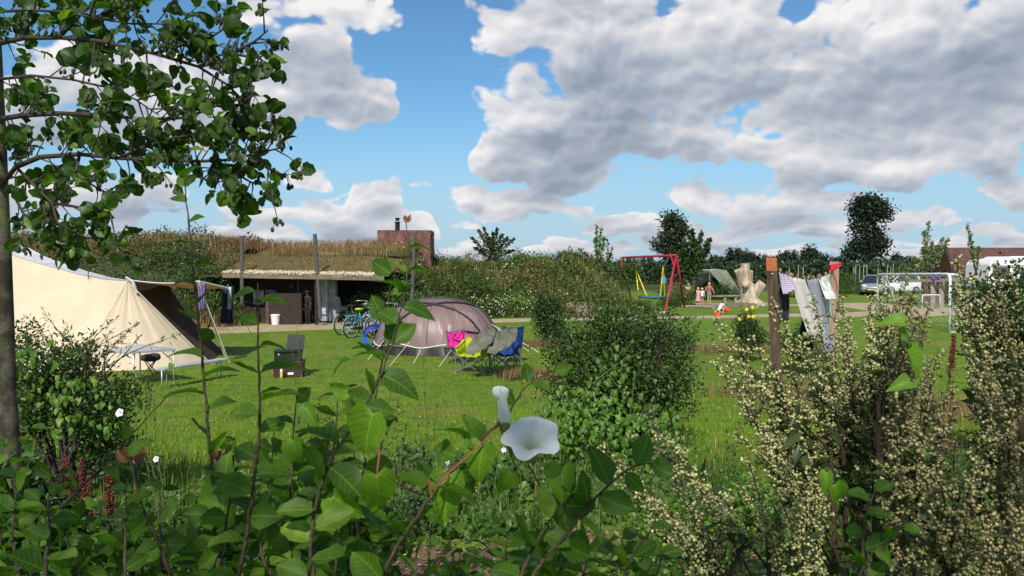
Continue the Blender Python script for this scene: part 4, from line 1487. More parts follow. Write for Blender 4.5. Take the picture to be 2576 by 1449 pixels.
# ------------------------------------------------------------------ crate with cool box
q = gp(722, 950); cy_ = q.y + .2
t = thing('wicker_crate', 'burgundy plastic crate standing on the lawn under a dark box', 'crate', (q.x, cy_, 0))
CR = plain('crate_burgundy', (.065, .018, .022), .55, noise=.3, nscale=20, bump=.8, bscale=60)
m = MB(); m.box((q.x, cy_, .16), (.60, .40, .30), rz=.12)
for k in range(5): m.box((q.x, cy_, .05 + .055 * k), (.62, .42, .028), rz=.12)
for x_ in np.linspace(-.28, .28, 8): m.box((q.x + x_ * math.cos(.12), cy_ + x_ * math.sin(.12), .16), (.02, .425, .31), rz=.12)
obj('crate_body', m, CR, t)
m = MB(); m.box((q.x + .08, cy_ - .205, .09), (.12, .012, .05), rz=.12); obj('label', m, WHT, t)
m = MB(); m.box((q.x, cy_, .33), (.64, .44, .04), rz=.12); obj('rim', m, CR, t)
t = thing('cool_box', 'dark green cool box with raised lid standing on the burgundy crate', 'box', (q.x, cy_, .35))
GRN = plain('coolbox_green', (.012, .022, .018), .45, noise=.3)
m = MB(); m.box((q.x - .02, cy_, .47), (.54, .36, .24), rz=.12, taper=1.04); obj('box_body', m, GRN, t)
m = MB(); m.box((q.x + .10, cy_ + .14, .72), (.36, .06, .36), rot=Matrix.Rotation(.12, 3, 'Z') @ Matrix.Rotation(R(-12), 3, 'X') @ Matrix.Rotation(R(6), 3, 'Y')); obj('lid', m, GRN, t)
m = MB(); m.tube([(q.x - .24, cy_ - .2, .44), (q.x - .22, cy_ - .26, .58), (q.x + .2, cy_ - .22, .60), (q.x + .24, cy_ - .14, .46)], .012, 6); obj('handle', m, BLK, t)
m = MB(); m.ell((q.x - .18, cy_ - .19, .50), (.035, .02, .035), 10, 6); obj('lock', m, ALU, t)
m = MB(); p = gp(708, 953)
m.tube([p, p + Vector((0, 0, .20)), p + Vector((0, 0, .22)), p + Vector((0, 0, .26))], [.028, .028, .014, .014], 10)
t2 = thing('bottle', 'small white bottle with a yellow band leaning on the burgundy crate', 'bottle', p)
obj('bottle_body', m, WHT, t2, smooth=True)
m = MB(); m.tube([p + Vector((0, 0, .05)), p + Vector((0, 0, .16))], .030, 10); obj('band', m, plain('yellow_band', (.7, .55, .03), .6), t2)
p = gp(693, 817)
t = thing('bucket', 'white plastic tub with a lid in front of the dark hut wall', 'bucket', p)
m = MB(); m.tube([p, p + Vector((0, 0, .30)), p + Vector((0, 0, .33)), p + Vector((0, 0, .36))], [.14, .17, .18, .18], 14); obj('tub', m, WHT, t)
m = MB(); m.tube([p + Vector((0, 0, .36)), p + Vector((0, 0, .40)), p + Vector((0, 0, .42))], [.19, .19, .12], 14); obj('lid', m, WHT, t)

# ------------------------------------------------------------------ bicycles
TYRE = plain('tyre_black', (.02, .02, .02), .8)
RIM = plain('rim_silver', (.55, .56, .57), .3, metal=.7)
BW = plain('bike_white', (.72, .72, .70), .35, noise=.05)


def bicycle(label, loc, rz, fc, s=1.0, childseat=False, yellow=False, fat=1.0, lean=0.05):
    t = thing('bicycle', label, 'bicycle')
    r = .35
    for x, nm in ((-.52, 'rear_wheel'), (.55, 'front_wheel')):
        m = MB(); m.tube([(x + r * math.cos(a_ * math.pi / 16), 0, r + r * math.sin(a_ * math.pi / 16)) for a_ in range(33)], .021 * fat, 7, caps=False)
        w = obj('wheel', m, TYRE, t, smooth=True)
        m = MB(); m.tube([(x + (r - .035) * math.cos(a_ * math.pi / 16), 0, r + (r - .035) * math.sin(a_ * math.pi / 16)) for a_ in range(33)], .014, 6, caps=False)
        m.tube([(x, -.04, r), (x, .04, r)], .022, 8)
        for k in range(16):
            a_ = k * math.pi / 8
            m.tube([(x + .02 * math.cos(a_ + 1), .02 * (-1) ** k, r + .02 * math.sin(a_ + 1)), (x + (r - .03) * math.cos(a_), 0, r + (r - .03) * math.sin(a_))], .0022, 3)
        obj('rim', m, RIM, w, smooth=True)
        m = MB(); R_ = r + .035
        a0, a1 = (R(20), R(190)) if x < 0 else (R(30), R(160))
        m.tube([(x + R_ * math.cos(a0 + (a1 - a0) * k / 12), 0, r + R_ * math.sin(a0 + (a1 - a0) * k / 12)) for k in range(13)], .016, 5)
        obj('mudguard', m, plain('mudguard_' + fc.name, (.3, .33, .35), .4), t)
    m = MB(); bb = (-.06, 0, .29); st = (-.20, 0, .80); hd = (.38, 0, .84); hl_ = (.42, 0, .72)
    m.tube([bb, st], .017, 6); m.tube([bb, hl_], .020, 6); m.tube([(-.14, 0, .62), hd], .015, 6)
    for s_ in (-1, 1):
        m.tube([bb, (-.52, s_ * .05, r)], .010, 5); m.tube([(-.17, 0, .70), (-.52, s_ * .05, r)], .009, 5); m.tube([hl_, (.47, s_ * .045, .62), (.55, s_ * .045, r)], .012, 5)
    m.tube([(.36, 0, .92), hl_], .02, 6)
    obj('frame', m, fc, t, smooth=True)
    m = MB(); m.tube([st, (-.23, 0, .90)], .012, 6); obj('seat_post', m, RIM, t)
    m = MB(); m.ell((-.26, 0, .94), (.14, .08, .035), 12, 6); m.ell((-.14, 0, .94), (.10, .03, .022), 10, 6)
    obj('saddle', m, plain('saddle_yellow', (.62, .62, .03), .6) if yellow else BLK, t, smooth=True)
    m = MB(); m.tube([(.33, 0, .90), (.33, 0, 1.04)], .013, 6)
    m.tube([(.10, -.29, 1.03), (.22, -.27, 1.07), (.34, -.12, 1.07), (.34, .12, 1.07), (.22, .27, 1.07), (.10, .29, 1.03)], .012, 6); obj('handlebar', m, RIM, t, smooth=True)
    m = MB()
    for s_ in (-1, 1): m.tube([(.06, s_ * .30, 1.02), (.17, s_ * .28, 1.05)], .018, 6)
    obj('grip', m, BLK, t)
    m = MB()
    for s_ in (-1, 1):
        m.tube([(-.22, s_ * .06, .74), (-.80, s_ * .06, .74)], .007, 4); m.tube([(-.74, s_ * .06, .74), (-.54, s_ * .06, r)], .007, 4); m.tube([(-.40, s_ * .06, .74), (-.52, s_ * .06, r)], .007, 4)
    for x in (-.78, -.6, -.42): m.tube([(x, -.06, .74), (x, .06, .74)], .006, 4)
    obj('carrier', m, fc, t)
    m = MB(); m.ell((-.88, 0, .62), (.02, .035, .025), 8, 6); obj('rear_light', m, plain('red_lens', (.5, .01, .01), .3), t)
    m = MB(); m.ell((.47, 0, .86), (.05, .04, .04), 10, 6); obj('headlight', m, RIM, t)
    m = MB(); m.tube([(bb[0], -.07, bb[2]), (bb[0], .07, bb[2])], .03, 8)
    m.tube([(bb[0] + .085 * math.cos(k * math.pi / 8), -.05, bb[2] + .085 * math.sin(k * math.pi / 8)) for k in range(17)], .007, 4, caps=False)
    m.beam((bb[0], -.08, bb[2]), (.06, -.08, .17), .018); m.beam((bb[0], .08, bb[2]), (-.18, .08, .41), .018); m.box((.06, -.13, .165), (.09, .08, .02)); m.box((-.18, .13, .415), (.09, .08, .02))
    m.box((-.28, -.055, .325), (.48, .02, .09)); obj('crank', m, BLK, t)
    m = MB(); m.tube([(-.42, .06, .34), (-.5, .24, .01)], .008, 4); obj('kickstand', m, RIM, t)
    if childseat:
        m = MB(); m.box((-.60, 0, .80), (.30, .26, .06)); m.box((-.76, 0, 1.02), (.06, .28, .42), rot=Matrix.Rotation(R(-10), 3, 'Y')); m.box((-.60, .14, .88), (.24, .03, .12)); m.box((-.60, -.14, .88), (.24, .03, .12))
        m.beam((-.5, .15, .8), (-.46, .15, .45), .05); m.beam((-.5, -.15, .8), (-.46, -.15, .45), .05)
        obj('child_seat', m, plain('childseat_grey', (.05, .055, .065), .6), t)
    t.location = loc; t.rotation_euler = (lean, 0, rz); t.scale = (s, s, s)
    return t


BCY = plain('bike_cyan', (.03, .36, .55), .35, noise=.05)
q = gp(878, 851)
bicycle('light blue bicycle with a yellow saddle', (q.x + .38, q.y + .5, 0), R(52), BCY, 1.0, yellow=True)
q = gp(862, 848)
bicycle('dark bicycle with a grey child seat, leftmost of the row', (q.x + .25, q.y + 1.1, 0), R(46), plain('bike_dark', (.03, .035, .04), .4), 1.06, childseat=True)
q = gp(930, 852)
bicycle('white bicycle right of the light blue one', (q.x + .42, q.y + .7, 0), R(48), BW, 1.02)
q = gp(960, 855)
bicycle('white bicycle with knobbly tyres beside the brown dome tent', (q.x + .35, q.y + .4, 0), R(40), plain('bike_white_pale', (.66, .66, .62), .4), .95, fat=1.5)
# blue hoop shelter with pleated rim
q = gp(940, 884)
t = thing('play_hoop', 'round blue pop up play hoop with pleated rim between bicycles and dome tent', 'play hoop', (q.x, q.y, 0))
hb = plain('hoop_navy_pleats', (.02, .045, .30), .6); hc = plain('hoop_bright_blue', (.02, .15, .62), .6)
mcx, mz = q.x + .06, .37
m = MB(); vs = []
nr = 96
Mh = Matrix.Rotation(R(-18), 3, 'Z') @ Matrix.Rotation(R(12), 3, 'X')
for k in range(nr):
    a_ = 2 * math.pi * k / nr; pl = .012 * (k % 2)
    for rr_, yy in ((.40, -.02), (.36, .0 + .0), (.27 + pl, -.03), (.39, .16)):
        vs.append(Vector((mcx, q.y, mz)) + Mh @ Vector((rr_ * math.cos(a_), yy - pl, rr_ * math.sin(a_) * .98)))
fs = []
for k in range(nr):
    k2 = (k + 1) % nr
    for j in range(4): fs.append((k * 4 + j, k2 * 4 + j, k2 * 4 + (j + 1) % 4, k * 4 + (j + 1) % 4))
m.add(vs, fs); obj('pleated_rim', m, hb, t)
m = MB(); cres = []
for k in range(15):
    a_ = R(165 + 115 * k / 14); cres.append(Vector((mcx, q.y - .045, mz)) + Mh @ Vector((.405 * math.cos(a_), -.03, .405 * math.sin(a_) * .98)))
m.slab(cres, Mh @ Vector((0, 1, 0)), .02); obj('side_panel', m, hc, t)

# ------------------------------------------------------------------ swing
RED = plain('swing_red', (.42, .018, .035), .4, noise=.15)
tl, tr_ = Vector((6.45, 47.0, 0)), at(1701, 642, 42.5)
tl = at(1566, 648, 47.0)
fr1, fr2 = gp(1673, 787), gp(1722, 773)
fl1, fl2 = Vector((tl.x - .55, 46.0, 0)), Vector((tl.x + .75, 48.4, 0))
fr1.z = fr2.z = 0
t = thing('swing_set', 'red steel swing frame with yellow ropes', 'swing', (tr_.x, tr_.y, 0))
m = MB(); m.tube([tl, tr_], .06, 10); obj('crossbar', m, RED, t, smooth=True)
for a_, b_ in ((fr1, tr_), (fr2, tr_), (fl1, tl), (fl2, tl)):
    m = MB(); m.tube([a_, b_], .055, 9); obj('leg', m, RED, t, smooth=True)
m = MB(); m.tube([fr1.lerp(tr_, .50), fr2.lerp(tr_, .47)], .035, 8); m.tube([fr1.lerp(tr_, .80) + Vector((-.0, 0, 0)), tr_.lerp(tl, .09)], .04, 8); obj('brace', m, RED, t)
m = MB(); m.ell(fr1 + Vector((0, 0, .02)), (.28, .28, .06), 14, 5); obj('footing', m, plain('concrete_pale', (.5, .47, .40), .9), t)
sc_ = at(1640, 747, 44.0)
m = MB(); m.tube([sc_ + Vector((.68 * math.cos(k * math.pi / 12), .68 * math.sin(k * math.pi / 12), 0)) for k in range(25)], .06, 8, caps=False)
bt = obj('basket_rim', m, plain('basket_teal', (.03, .13, .17), .6), t, smooth=True)
m = MB()
for k in range(-5, 6):
    x_ = .11 * k; L = math.sqrt(max(0, .66 ** 2 - x_ * x_))
    m.tube([sc_ + Vector((x_, -L, 0)), sc_ + Vector((x_, 0, -.10)), sc_ + Vector((x_, L, 0))], .010, 4); m.tube([sc_ + Vector((-L, x_, 0)), sc_ + Vector((0, x_, -.10)), sc_ + Vector((L, x_, 0))], .010, 4)
obj('net', m, plain('net_dark', (.02, .03, .04), .8), bt)
YEL = plain('rope_yellow', (.72, .66, .03), .6)
j1, j2 = at(1598, 674, 45.2), at(1668, 673, 43.0)
for j_, ks in ((j1, (R(175), R(105))), (j2, (R(-60), R(-5)))):
    for a_ in ks:
        m = MB(); m.tube([j_, sc_ + Vector((.68 * math.cos(a_), .68 * math.sin(a_), .03))], .032, 6); obj('rope', m, YEL, t)
for j_, f in ((j1, .30), (j2, .82)):
    m = MB()
    tp_ = tl.lerp(tr_, (j_.y - tl.y) / (tr_.y - tl.y))
    for k in range(9): m.ell(j_.lerp(tp_, k / 9 + .05), (.018, .012, .035), 6, 4)
    m.tube([j_, tp_], .008, 4)
    obj('chain', m, FRM, t)

# ------------------------------------------------------------------ people
SKIN = plain('skin', (.52, .31, .22), .6, noise=.06)


def person(label, loc, rz, h, shirt, legs, hairc, pose='stand', skirt=False, hair='long', sleeves=False, shoes=None, hat=None, group=None, skinm=None):
    """body: one skinned surface; joints in units of height"""
    t = thing('person', label, 'person', group=group)
    J = {'pel': (0, 0, .50), 'sp': (0, .005, .60), 'ch': (0, 0, .72), 'nk': (0, 0, .82), 'hd': (0, .01, .87), 'tp': (0, .012, .94),
         'shl': (-.10, 0, .79), 'shr': (.10, 0, .79), 'ell': (-.135, .0, .64), 'elr': (.135, 0, .64), 'wrl': (-.15, .03, .50), 'wrr': (.15, .03, .50),
         'hpl': (-.05, 0, .48), 'hpr': (.05, 0, .48), 'knl': (-.055, .01, .27), 'knr': (.055, .01, .27), 'anl': (-.055, -.01, .045), 'anr': (.055, -.01, .045), 'tol': (-.06, .075, .015), 'tor': (.06, .075, .015)}
    if pose == 'hip':
        J.update({'elr': (.175, -.03, .66), 'wrr': (.105, .02, .57), 'ell': (-.15, .04, .65), 'wrl': (-.19, .09, .52)})
    if pose == 'walk':
        J.update({'knl': (-.05, .07, .28), 'anl': (-.05, .05, .05), 'tol': (-.055, .13, .02), 'knr': (.05, -.01, .27), 'anr': (.05, -.10, .07), 'tor': (.055, -.03, .015), 'ell': (-.13, -.05, .65), 'wrl': (-.13, -.03, .52), 'elr': (.13, .05, .66), 'wrr': (.12, .14, .58)})
    if pose == 'hold':
        J.update({'ell': (-.12, .05, .66), 'wrl': (-.06, .14, .64), 'elr': (.12, .05, .66), 'wrr': (.06, .14, .62)})
    if pose == 'crouch':
        J.update({'pel': (0, -.06, .16), 'sp': (0, -.03, .27), 'ch': (0, .04, .38), 'nk': (0, .10, .46), 'hd': (0, .13, .50), 'tp': (0, .15, .57), 'shl': (-.10, .06, .44), 'shr': (.10, .06, .44),
                  'ell': (-.13, .17, .34), 'elr': (.13, .17, .34), 'wrl': (-.08, .27, .27), 'wrr': (.08, .30, .26), 'hpl': (-.06, -.05, .15), 'hpr': (.06, -.05, .15), 'knl': (-.09, .14, .27), 'knr': (.09, .14, .27), 'anl': (-.08, .03, .045), 'anr': (.08, .03, .045), 'tol': (-.09, .11, .015), 'tor': (.09, .11, .015)})
    E = [('pel', 'sp'), ('sp', 'ch'), ('ch', 'nk'), ('nk', 'hd'), ('ch', 'shl'), ('ch', 'shr'), ('shl', 'ell'), ('shr', 'elr'), ('ell', 'wrl'), ('elr', 'wrr'), ('pel', 'hpl'), ('pel', 'hpr'), ('hpl', 'knl'), ('hpr', 'knr'), ('knl', 'anl'), ('knr', 'anr'), ('anl', 'tol'), ('anr', 'tor')]
    RD = {'pel': .075, 'sp': .065, 'ch': .075, 'nk': .030, 'hd': .035, 'shl': .035, 'shr': .035, 'ell': .024, 'elr': .024, 'wrl': .016, 'wrr': .016, 'hpl': .058, 'hpr': .058, 'knl': .036, 'knr': .036, 'anl': .022, 'anr': .022, 'tol': .02, 'tor': .02}
    names = [k for k in J if k != 'tp']
    vs = [Vector(J[k]) * h for k in names]
    es = [(names.index(a), names.index(b)) for a, b in E]
    rad = [RD[k] * h for k in names]
    for sd in ('l', 'r'):     # palm and five fingers, each a chain grown from the wrist
        w = Vector(J['wr' + sd]) * h; d = (w - Vector(J['el' + sd]) * h).normalized(); sx = -1 if sd == 'l' else 1
        side = d.cross(Vector((sx, 0, .2))).normalized()
        palm = w + d * .035 * h
        ip = len(vs); vs.append(palm); rad.append(.014 * h); es.append((names.index('wr' + sd), ip))
        for f in range(4):
            o_ = side * (f - 1.5) * .009 * h
            a_ = len(vs); vs.append(palm + d * .022 * h + o_ * 1.2); rad.append(.0052 * h); es.append((ip, a_))
            vs.append(palm + d * (.045 - .003 * abs(f - 1.4)) * h + o_ * 1.4 - Vector((sx, 0, 0)) * .006 * h); rad.append(.0042 * h); es.append((a_, a_ + 1))
        a_ = len(vs); vs.append(w + d * .02 * h + side * .024 * h); rad.append(.0058 * h); es.append((ip, a_))
        vs.append(w + d * .042 * h + side * .032 * h); rad.append(.0046 * h); es.append((a_, a_ + 1))
    me = bpy.data.meshes.new('body'); me.from_pydata([tuple(v) for v in vs], es, []); me.materials.append(skinm or SKIN)
    o = bpy.data.objects.new('body', me); COL.objects.link(o); o.parent = t
    sk = o.modifiers.new('skin', 'SKIN'); sk.use_smooth_shade = True
    for i, r_ in enumerate(rad):
        me.skin_vertices[0].data[i].radius = (r_, r_)
    me.skin_vertices[0].data[0].use_root = True
    sb = o.modifiers.new('sub', 'SUBSURF'); sb.levels = 1; sb.render_levels = 1
    V_ = {k: Vector(v) * h for k, v in J.items()}
    hc_ = (V_['hd'] + V_['tp']) / 2 + Vector((0, 0, .005 * h)); hr = .068 * h
    fd = Vector((0, 1, 0))
    m = MB(); m.ell(hc_, (hr * .82, hr * .95, hr * 1.12), 16, 12); m.ell(hc_ + fd * hr * .95 + Vector((0, 0, -hr * .12)), (hr * .12, hr * .16, hr * .2), 8, 6)
    for s_ in (-1, 1): m.ell(hc_ + Vector((s_ * hr * .82, -.02 * h * 0, -hr * .05)), (hr * .1, hr * .18, hr * .26), 8, 6)
    hd_ = obj('head', m, skinm or SKIN, t, smooth=True)
    m = MB()
    for s_ in (-1, 1): m.ell(hc_ + fd * hr * .86 + Vector((s_ * hr * .32, 0, hr * .08)), (hr * .11, hr * .06, hr * .07), 8, 5)
    obj('eyes', m, BLK, hd_)
    m = MB(); m.ell(hc_ + fd * hr * .84 + Vector((0, 0, -hr * .48)), (hr * .26, hr * .06, hr * .05), 8, 5); obj('mouth', m, plain('lips', (.35, .12, .1), .6), hd_)
    m = MB(); m.ell(hc_ + Vector((0, -hr * .16, hr * .14)), (hr * .95, hr * 1.0, hr * 1.1), 16, 10)
    if hair == 'long': m.tube([hc_ + Vector((0, -hr * .8, hr * .3)), hc_ + Vector((0, -hr * 1.25, -hr * .8)), hc_ + Vector((.01, -hr * 1.1, -hr * 2.6))], [hr * .6, hr * .55, hr * .15], 8)
    obj('hair', m, plain('hair_%s' % hairc[0], hairc[1], .8, noise=.3, nscale=60), t, smooth=True)
    if hat:
        m = MB(); m.ell(hc_ + Vector((0, 0, hr * .55)), (hr * 1.05, hr * 1.1, hr * .75), 14, 8); m.tube([hc_ + Vector((0, 0, hr * .42)), hc_ + Vector((0, 0, hr * .48))], hr * 1.7, 18); obj('hat', m, hat, t, smooth=True)
    m = MB()
    up = (V_['nk'] - V_['pel']).normalized()

    def hoop(c, rx_, ry_, n=14, ax=up):
        x = Vector((1, 0, 0)); y = ax.cross(x).normalized()
        return [c + x * rx_ * math.cos(2 * math.pi * k / n) + y * ry_ * math.sin(2 * math.pi * k / n) for k in range(n)]

    def loft(m, rings):
        n = len(rings[0]); vs_ = [p for r_ in rings for p in r_]
        fs_ = [(i * n + k, i * n + (k + 1) % n, (i + 1) * n + (k + 1) % n, (i + 1) * n + k) for i in range(len(rings) - 1) for k in range(n)]
        m.add(vs_, fs_)
    bot = V_['pel'] - up * .02 * h
    loft(m, [hoop(bot, .092 * h, .078 * h), hoop(V_['sp'], .084 * h, .072 * h), hoop(V_['ch'], .100 * h, .078 * h), hoop(V_['ch'] + up * .055 * h, .098 * h, .062 * h), hoop(V_['nk'] - up * .012 * h, .045 * h, .04 * h)])
    for s_ in 'lr':
        e_ = V_['sh' + s_].lerp(V_['el' + s_], .95 if sleeves else .35)
        m.tube([V_['sh' + s_].lerp(V_['ch'], .3), V_['sh' + s_], e_], [.045 * h, .043 * h, .036 * h], 10, caps=False)
    obj('shirt', m, shirt, t, smooth=True)
    m = MB()
    if skirt:
        loft(m, [hoop(V_['pel'] + up * .04 * h, .088 * h, .078 * h), hoop(V_['pel'], .105 * h, .09 * h), hoop(V_['pel'] - Vector((0, 0, .20 * h)), .15 * h, .12 * h)])
        obj('skirt', m, legs, t, smooth=True)
    elif legs:
        k_ = .55 if not sleeves else 1.0
        loft(m, [hoop(V_['pel'] + up * .05 * h, .086 * h, .076 * h), hoop(V_['pel'] - up * .01 * h, .096 * h, .080 * h), hoop(V_['pel'] - up * .05 * h, .085 * h, .07 * h)])
        for s_ in 'lr':
            kn = V_['hp' + s_].lerp(V_['kn' + s_], k_ if not sleeves else 1)
            pts = [V_['hp' + s_] + Vector((0, 0, .01 * h)), kn]; rs = [.064 * h, .050 * h]
            if sleeves: pts.append(V_['kn' + s_].lerp(V_['an' + s_], .9)); rs = [.064 * h, .044 * h, .034 * h]
            m.tube(pts, rs, 10, caps=False)
        obj('shorts' if not sleeves else 'trousers', m, legs, t, smooth=True)
    if shoes:
        for s_ in 'lr':
            m = MB(); a_ = V_['an' + s_]; m.ell((a_ + V_['to' + s_]) / 2 + Vector((0, 0, -.008 * h)), (.03 * h, .07 * h, .026 * h), 10, 6); obj('shoe', m, shoes, t, smooth=True)
    t.location = loc; t.rotation_euler = (0, 0, rz)
    return t


def stripes(name, c1, c2, sc):
    m, tt, out = newmat(name); g = nd(tt, 'ShaderNodeTexCoord'); s = nd(tt, 'ShaderNodeSeparateXYZ'); tt.links.new(g.outputs['Object'], s.inputs[0])
    w = maprange(tt, mth(tt, 'SINE', mth(tt, 'MULTIPLY', s.outputs[2], sc)), -.1, .1)
    b = nd(tt, 'ShaderNodeBsdfPrincipled'); tt.links.new(mixc(tt, w, c1, c2), b.inputs['Base Color']); b.inputs['Roughness'].default_value = .85; tt.links.new(b.outputs[0], out.inputs[0]); return m


BRN, BLD = ('brown', (.16, .08, .035)), ('blond', (.52, .36, .16))
PK = plain('shirt_pink', (.75, .30, .33), .85); RS = plain('shirt_coral', (.50, .085, .085), .85); DN_ = plain('denim_blue', (.16, .28, .42), .85)
q = gp(1731, 766); person('standing child with brown ponytail, striped pink top and checked shorts', q, R(200), 1.27, stripes('top_pink_stripe', (.62, .30, .28), (.70, .58, .52), 110), stripes('shorts_plaid', (.30, .22, .20), (.45, .40, .38), 70), BRN, 'hold')
q = gp(1756, 772); person('small blond child in a pink top and flowered pink skirt', q, R(35), 1.10, PK, stripes('skirt_pink', (.62, .10, .20), (.80, .42, .45), 90), BLD, 'walk', skirt=True, hair='short')
q = gp(1766, 768.5); person('white blond child in white standing half behind the child in pink', q, R(170), 1.02, plain('shirt_white', (.66, .64, .60), .85), plain('shorts_grey', (.16, .14, .14), .85), ('pale', (.72, .62, .42)), 'stand', hair='short')
q = gp(1784, 763.5); person('child with a long blond ponytail, coral top and denim shorts', q, R(195), 1.28, RS, DN_, BLD, 'hip')
q = gp(1812, 791); person('crouching child in a white shirt digging beside the orange bucket', q, R(-75), 1.12, plain('shirt_white', (.66, .64, .60), .85), plain('shorts_dark', (.06, .05, .06), .85), BRN, 'crouch', hair='short')
p = at(774, 733, 32.7)
DKC = plain('clothes_silhouette', (.014, .013, .014), .9)  # the hut's shade is put into the figure's clothes and skin colours
person('dark silhouetted person in a hat leaning in the shade of the hut entrance', (p.x, 32.7, .01), R(150), 1.36, DKC, DKC, ('black', (.01, .008, .006)), 'hip', sleeves=True, shoes=BLK, hat=BLK, skinm=plain('skin_silhouette', (.10, .055, .035), .7))
p = gp(1805, 797)
t = thing('sand_bucket', 'small orange toy bucket beside the crouching child', 'bucket', p)
m = MB(); m.tube([p, p + Vector((0, 0, .22))], [.10, .15], 12); obj('pail', m, plain('plastic_orange', (.75, .16, .02), .5), t)
m = MB(); m.tube([p + Vector((-.15, 0, .21)), p + Vector((0, 0, .33)), p + Vector((.15, 0, .21))], .012, 5); obj('handle', m, WHT, t)
p = at(1826, 781, 39)
m = MB(); m.box(p, (.26, .2, .10)); m.ell(p + Vector((0, 0, .07)), (.10, .09, .09), 10, 6); m.beam(p, p + Vector((.25, 0, .05)), .05); tag(obj('toy_shovel', m, plain('plastic_red', (.8, .03, .02), .5), base=p), 'red toy digger held by the crouching child', 'toy')
p = gp(1712, 760); p.y -= .2
t = thing('yellow_bag', 'yellow bag hanging beside the child in the striped top', 'bag', (p.x, p.y, 0))
p = at(1718, 742, 47.0)
m = MB(); m.box(p, (.22, .12, .38), taper=.7); obj('bag_body', m, plain('bag_yellow', (.7, .42, .04), .8), t); m = MB(); m.tube([p + Vector((-.06, 0, .2)), p + Vector((0, 0, .36)), p + Vector((.06, 0, .2))], .012, 5); obj('strap', m, BLK, t)

# ------------------------------------------------------------------ play corner: stump, bench, sandbox, rocks, green tent
q = gp(1886, 768); s_ = q.y / FPX
t = thing('tree_stump', 'pale barkless tree stump with sawn off limbs', 'stump', (q.x, q.y, 0))
WD = plain('bare_pale_wood', (.52, .45, .35), .85, noise=.3, nscale=5, bump=1.0, bscale=16, stretch=(1, 1, .35), col2=(.24, .17, .11))
m = MB()


def lp(u, v, dy=0): p = at(u, v, q.y); p.y += dy; return p


m.tube([lp(1890, 772), lp(1888, 760), lp(1884, 745), lp(1880, 728), lp(1877, 705), lp(1874, 685), lp(1875, 665)], [31 * s_, 25 * s_, 22 * s_, 19 * s_, 14 * s_, 12 * s_, 11.5 * s_], 14)
m.tube([lp(1880, 735, .05), lp(1868, 712, .0), lp(1861, 692, -.05), lp(1856, 678, -.1)], [15 * s_, 12 * s_, 11 * s_, 12 * s_], 12)
m.tube([lp(1884, 722, .35), lp(1892, 705, .5), lp(1895, 680, .5)], [13 * s_, 8 * s_, 6.5 * s_], 12)
m.tube([lp(1886, 752, -.1), lp(1899, 734, -.2), lp(1914, 712, -.3)], [19 * s_, 15 * s_, 12 * s_], 12)
m.tube([lp(1874, 722, -.2), lp(1866, 716, -.75)], [8 * s_, 6 * s_], 10)
for k in range(7):
    a_ = k * .9; m.tube([Vector((q.x, q.y, .4)), Vector((q.x + .6 * math.cos(a_), q.y + .6 * math.sin(a_), .10)), Vector((q.x + 1.0 * math.cos(a_), q.y + 1.0 * math.sin(a_), -.02))], [.34, .18, .06], 8)
stp = obj('stump_wood', m, WD, t, smooth=True)
md = stp.modifiers.new('remesh', 'REMESH'); md.mode = 'VOXEL'; md.voxel_size = .05; md.use_smooth_shade = True
CUT = plain('sawn_face', (.50, .42, .30), .85, noise=.2, nscale=12)
m = MB(); a_, b_ = lp(1899, 734, -.2), lp(1914, 712, -.3); d_ = (b_ - a_).normalized(); m.tube([b_, b_ + d_ * .05], 11.2 * s_, 14); m.tube([lp(1875, 665), lp(1875, 665) + Vector((0, 0, .05))], 10.8 * s_, 14); obj('sawn_face', m, CUT, t)
WDG = plain('weathered_plank', (.30, .25, .18), .85, noise=.25, nscale=3, stretch=(.4, 1, 4), bump=.4)
a_, b_ = gp(1797, 745, .42), gp(1856, 743.5, .42)
t = thing('plank_bench', 'low bench of a thick plank left of the stump', 'bench', ((a_.x + b_.x) / 2, a_.y, 0))
m = MB(); m.beam(a_, b_, .4, .08); obj('seat', m, WDG, t)
for f in (.42, .88):
    c_ = a_.lerp(b_, f); m = MB(); m.box((c_.x, c_.y, .19), (.16, .3, .38)); obj('leg', m, WDG, t)
t = thing('sandbox_border', 'long low plank border of the sandpit behind the children', 'sandbox', gp(1800, 768))
for (u0, v0, u1, v1, h_) in ((1710, 772, 1800, 773, .10), (1795, 778, 1862, 771, .26), (1862, 771, 1905, 775, .24), (1712, 766, 1930, 764, .08)):
    m = MB(); a_, b_ = gp(u0, v0), gp(u1, v1); m.beam(a_ + Vector((0, 0, h_ / 2)), b_ + Vector((0, 0, h_ / 2)), .12, h_); obj('plank', m, WDG, t)
m = MB(); m.slab([gp(1715, 771, .01), gp(1795, 776, .01), gp(1860, 771, .01), gp(1900, 773, .01), gp(1900, 766, .01), gp(1712, 766, .01)], (0, 0, 1), .03); obj('sand', m, plain('sand_dark', (.16, .14, .11), .95), t)
RK = plain('boulder_sandstone', (.24, .19, .14), .9, noise=.3, nscale=2, bump=1, bscale=5, col2=(.14, .115, .09))


def rock(label, u, v, w, d, h_, seed, ztop=None):
    p = gp(u, v); p.y += d * .5
    r2 = np.random.default_rng(seed)
    bm_ = MB(); bm_.ell((0, 0, 0), (1, 1, 1), 22, 12)
    ph = r2.random(6) * 6
    vs = []
    for x, y, z in bm_.v:
        k = 1 + .10 * math.sin(3 * x + ph[0]) + .08 * math.sin(5 * y + ph[1]) + .06 * math.sin(7 * z + ph[2]) + .05 * math.sin(9 * x + 8 * y + ph[3])
        z2 = max(-.4, min(.62, z * k))
        vs.append((p.x + x * k * w / 2, p.y + y * k * d / 2, z2 * h_ * .95 + h_ * .35))
    bm_.v = vs
    return tag(obj('boulder', bm_, RK, smooth=True, base=p), label, 'rock')


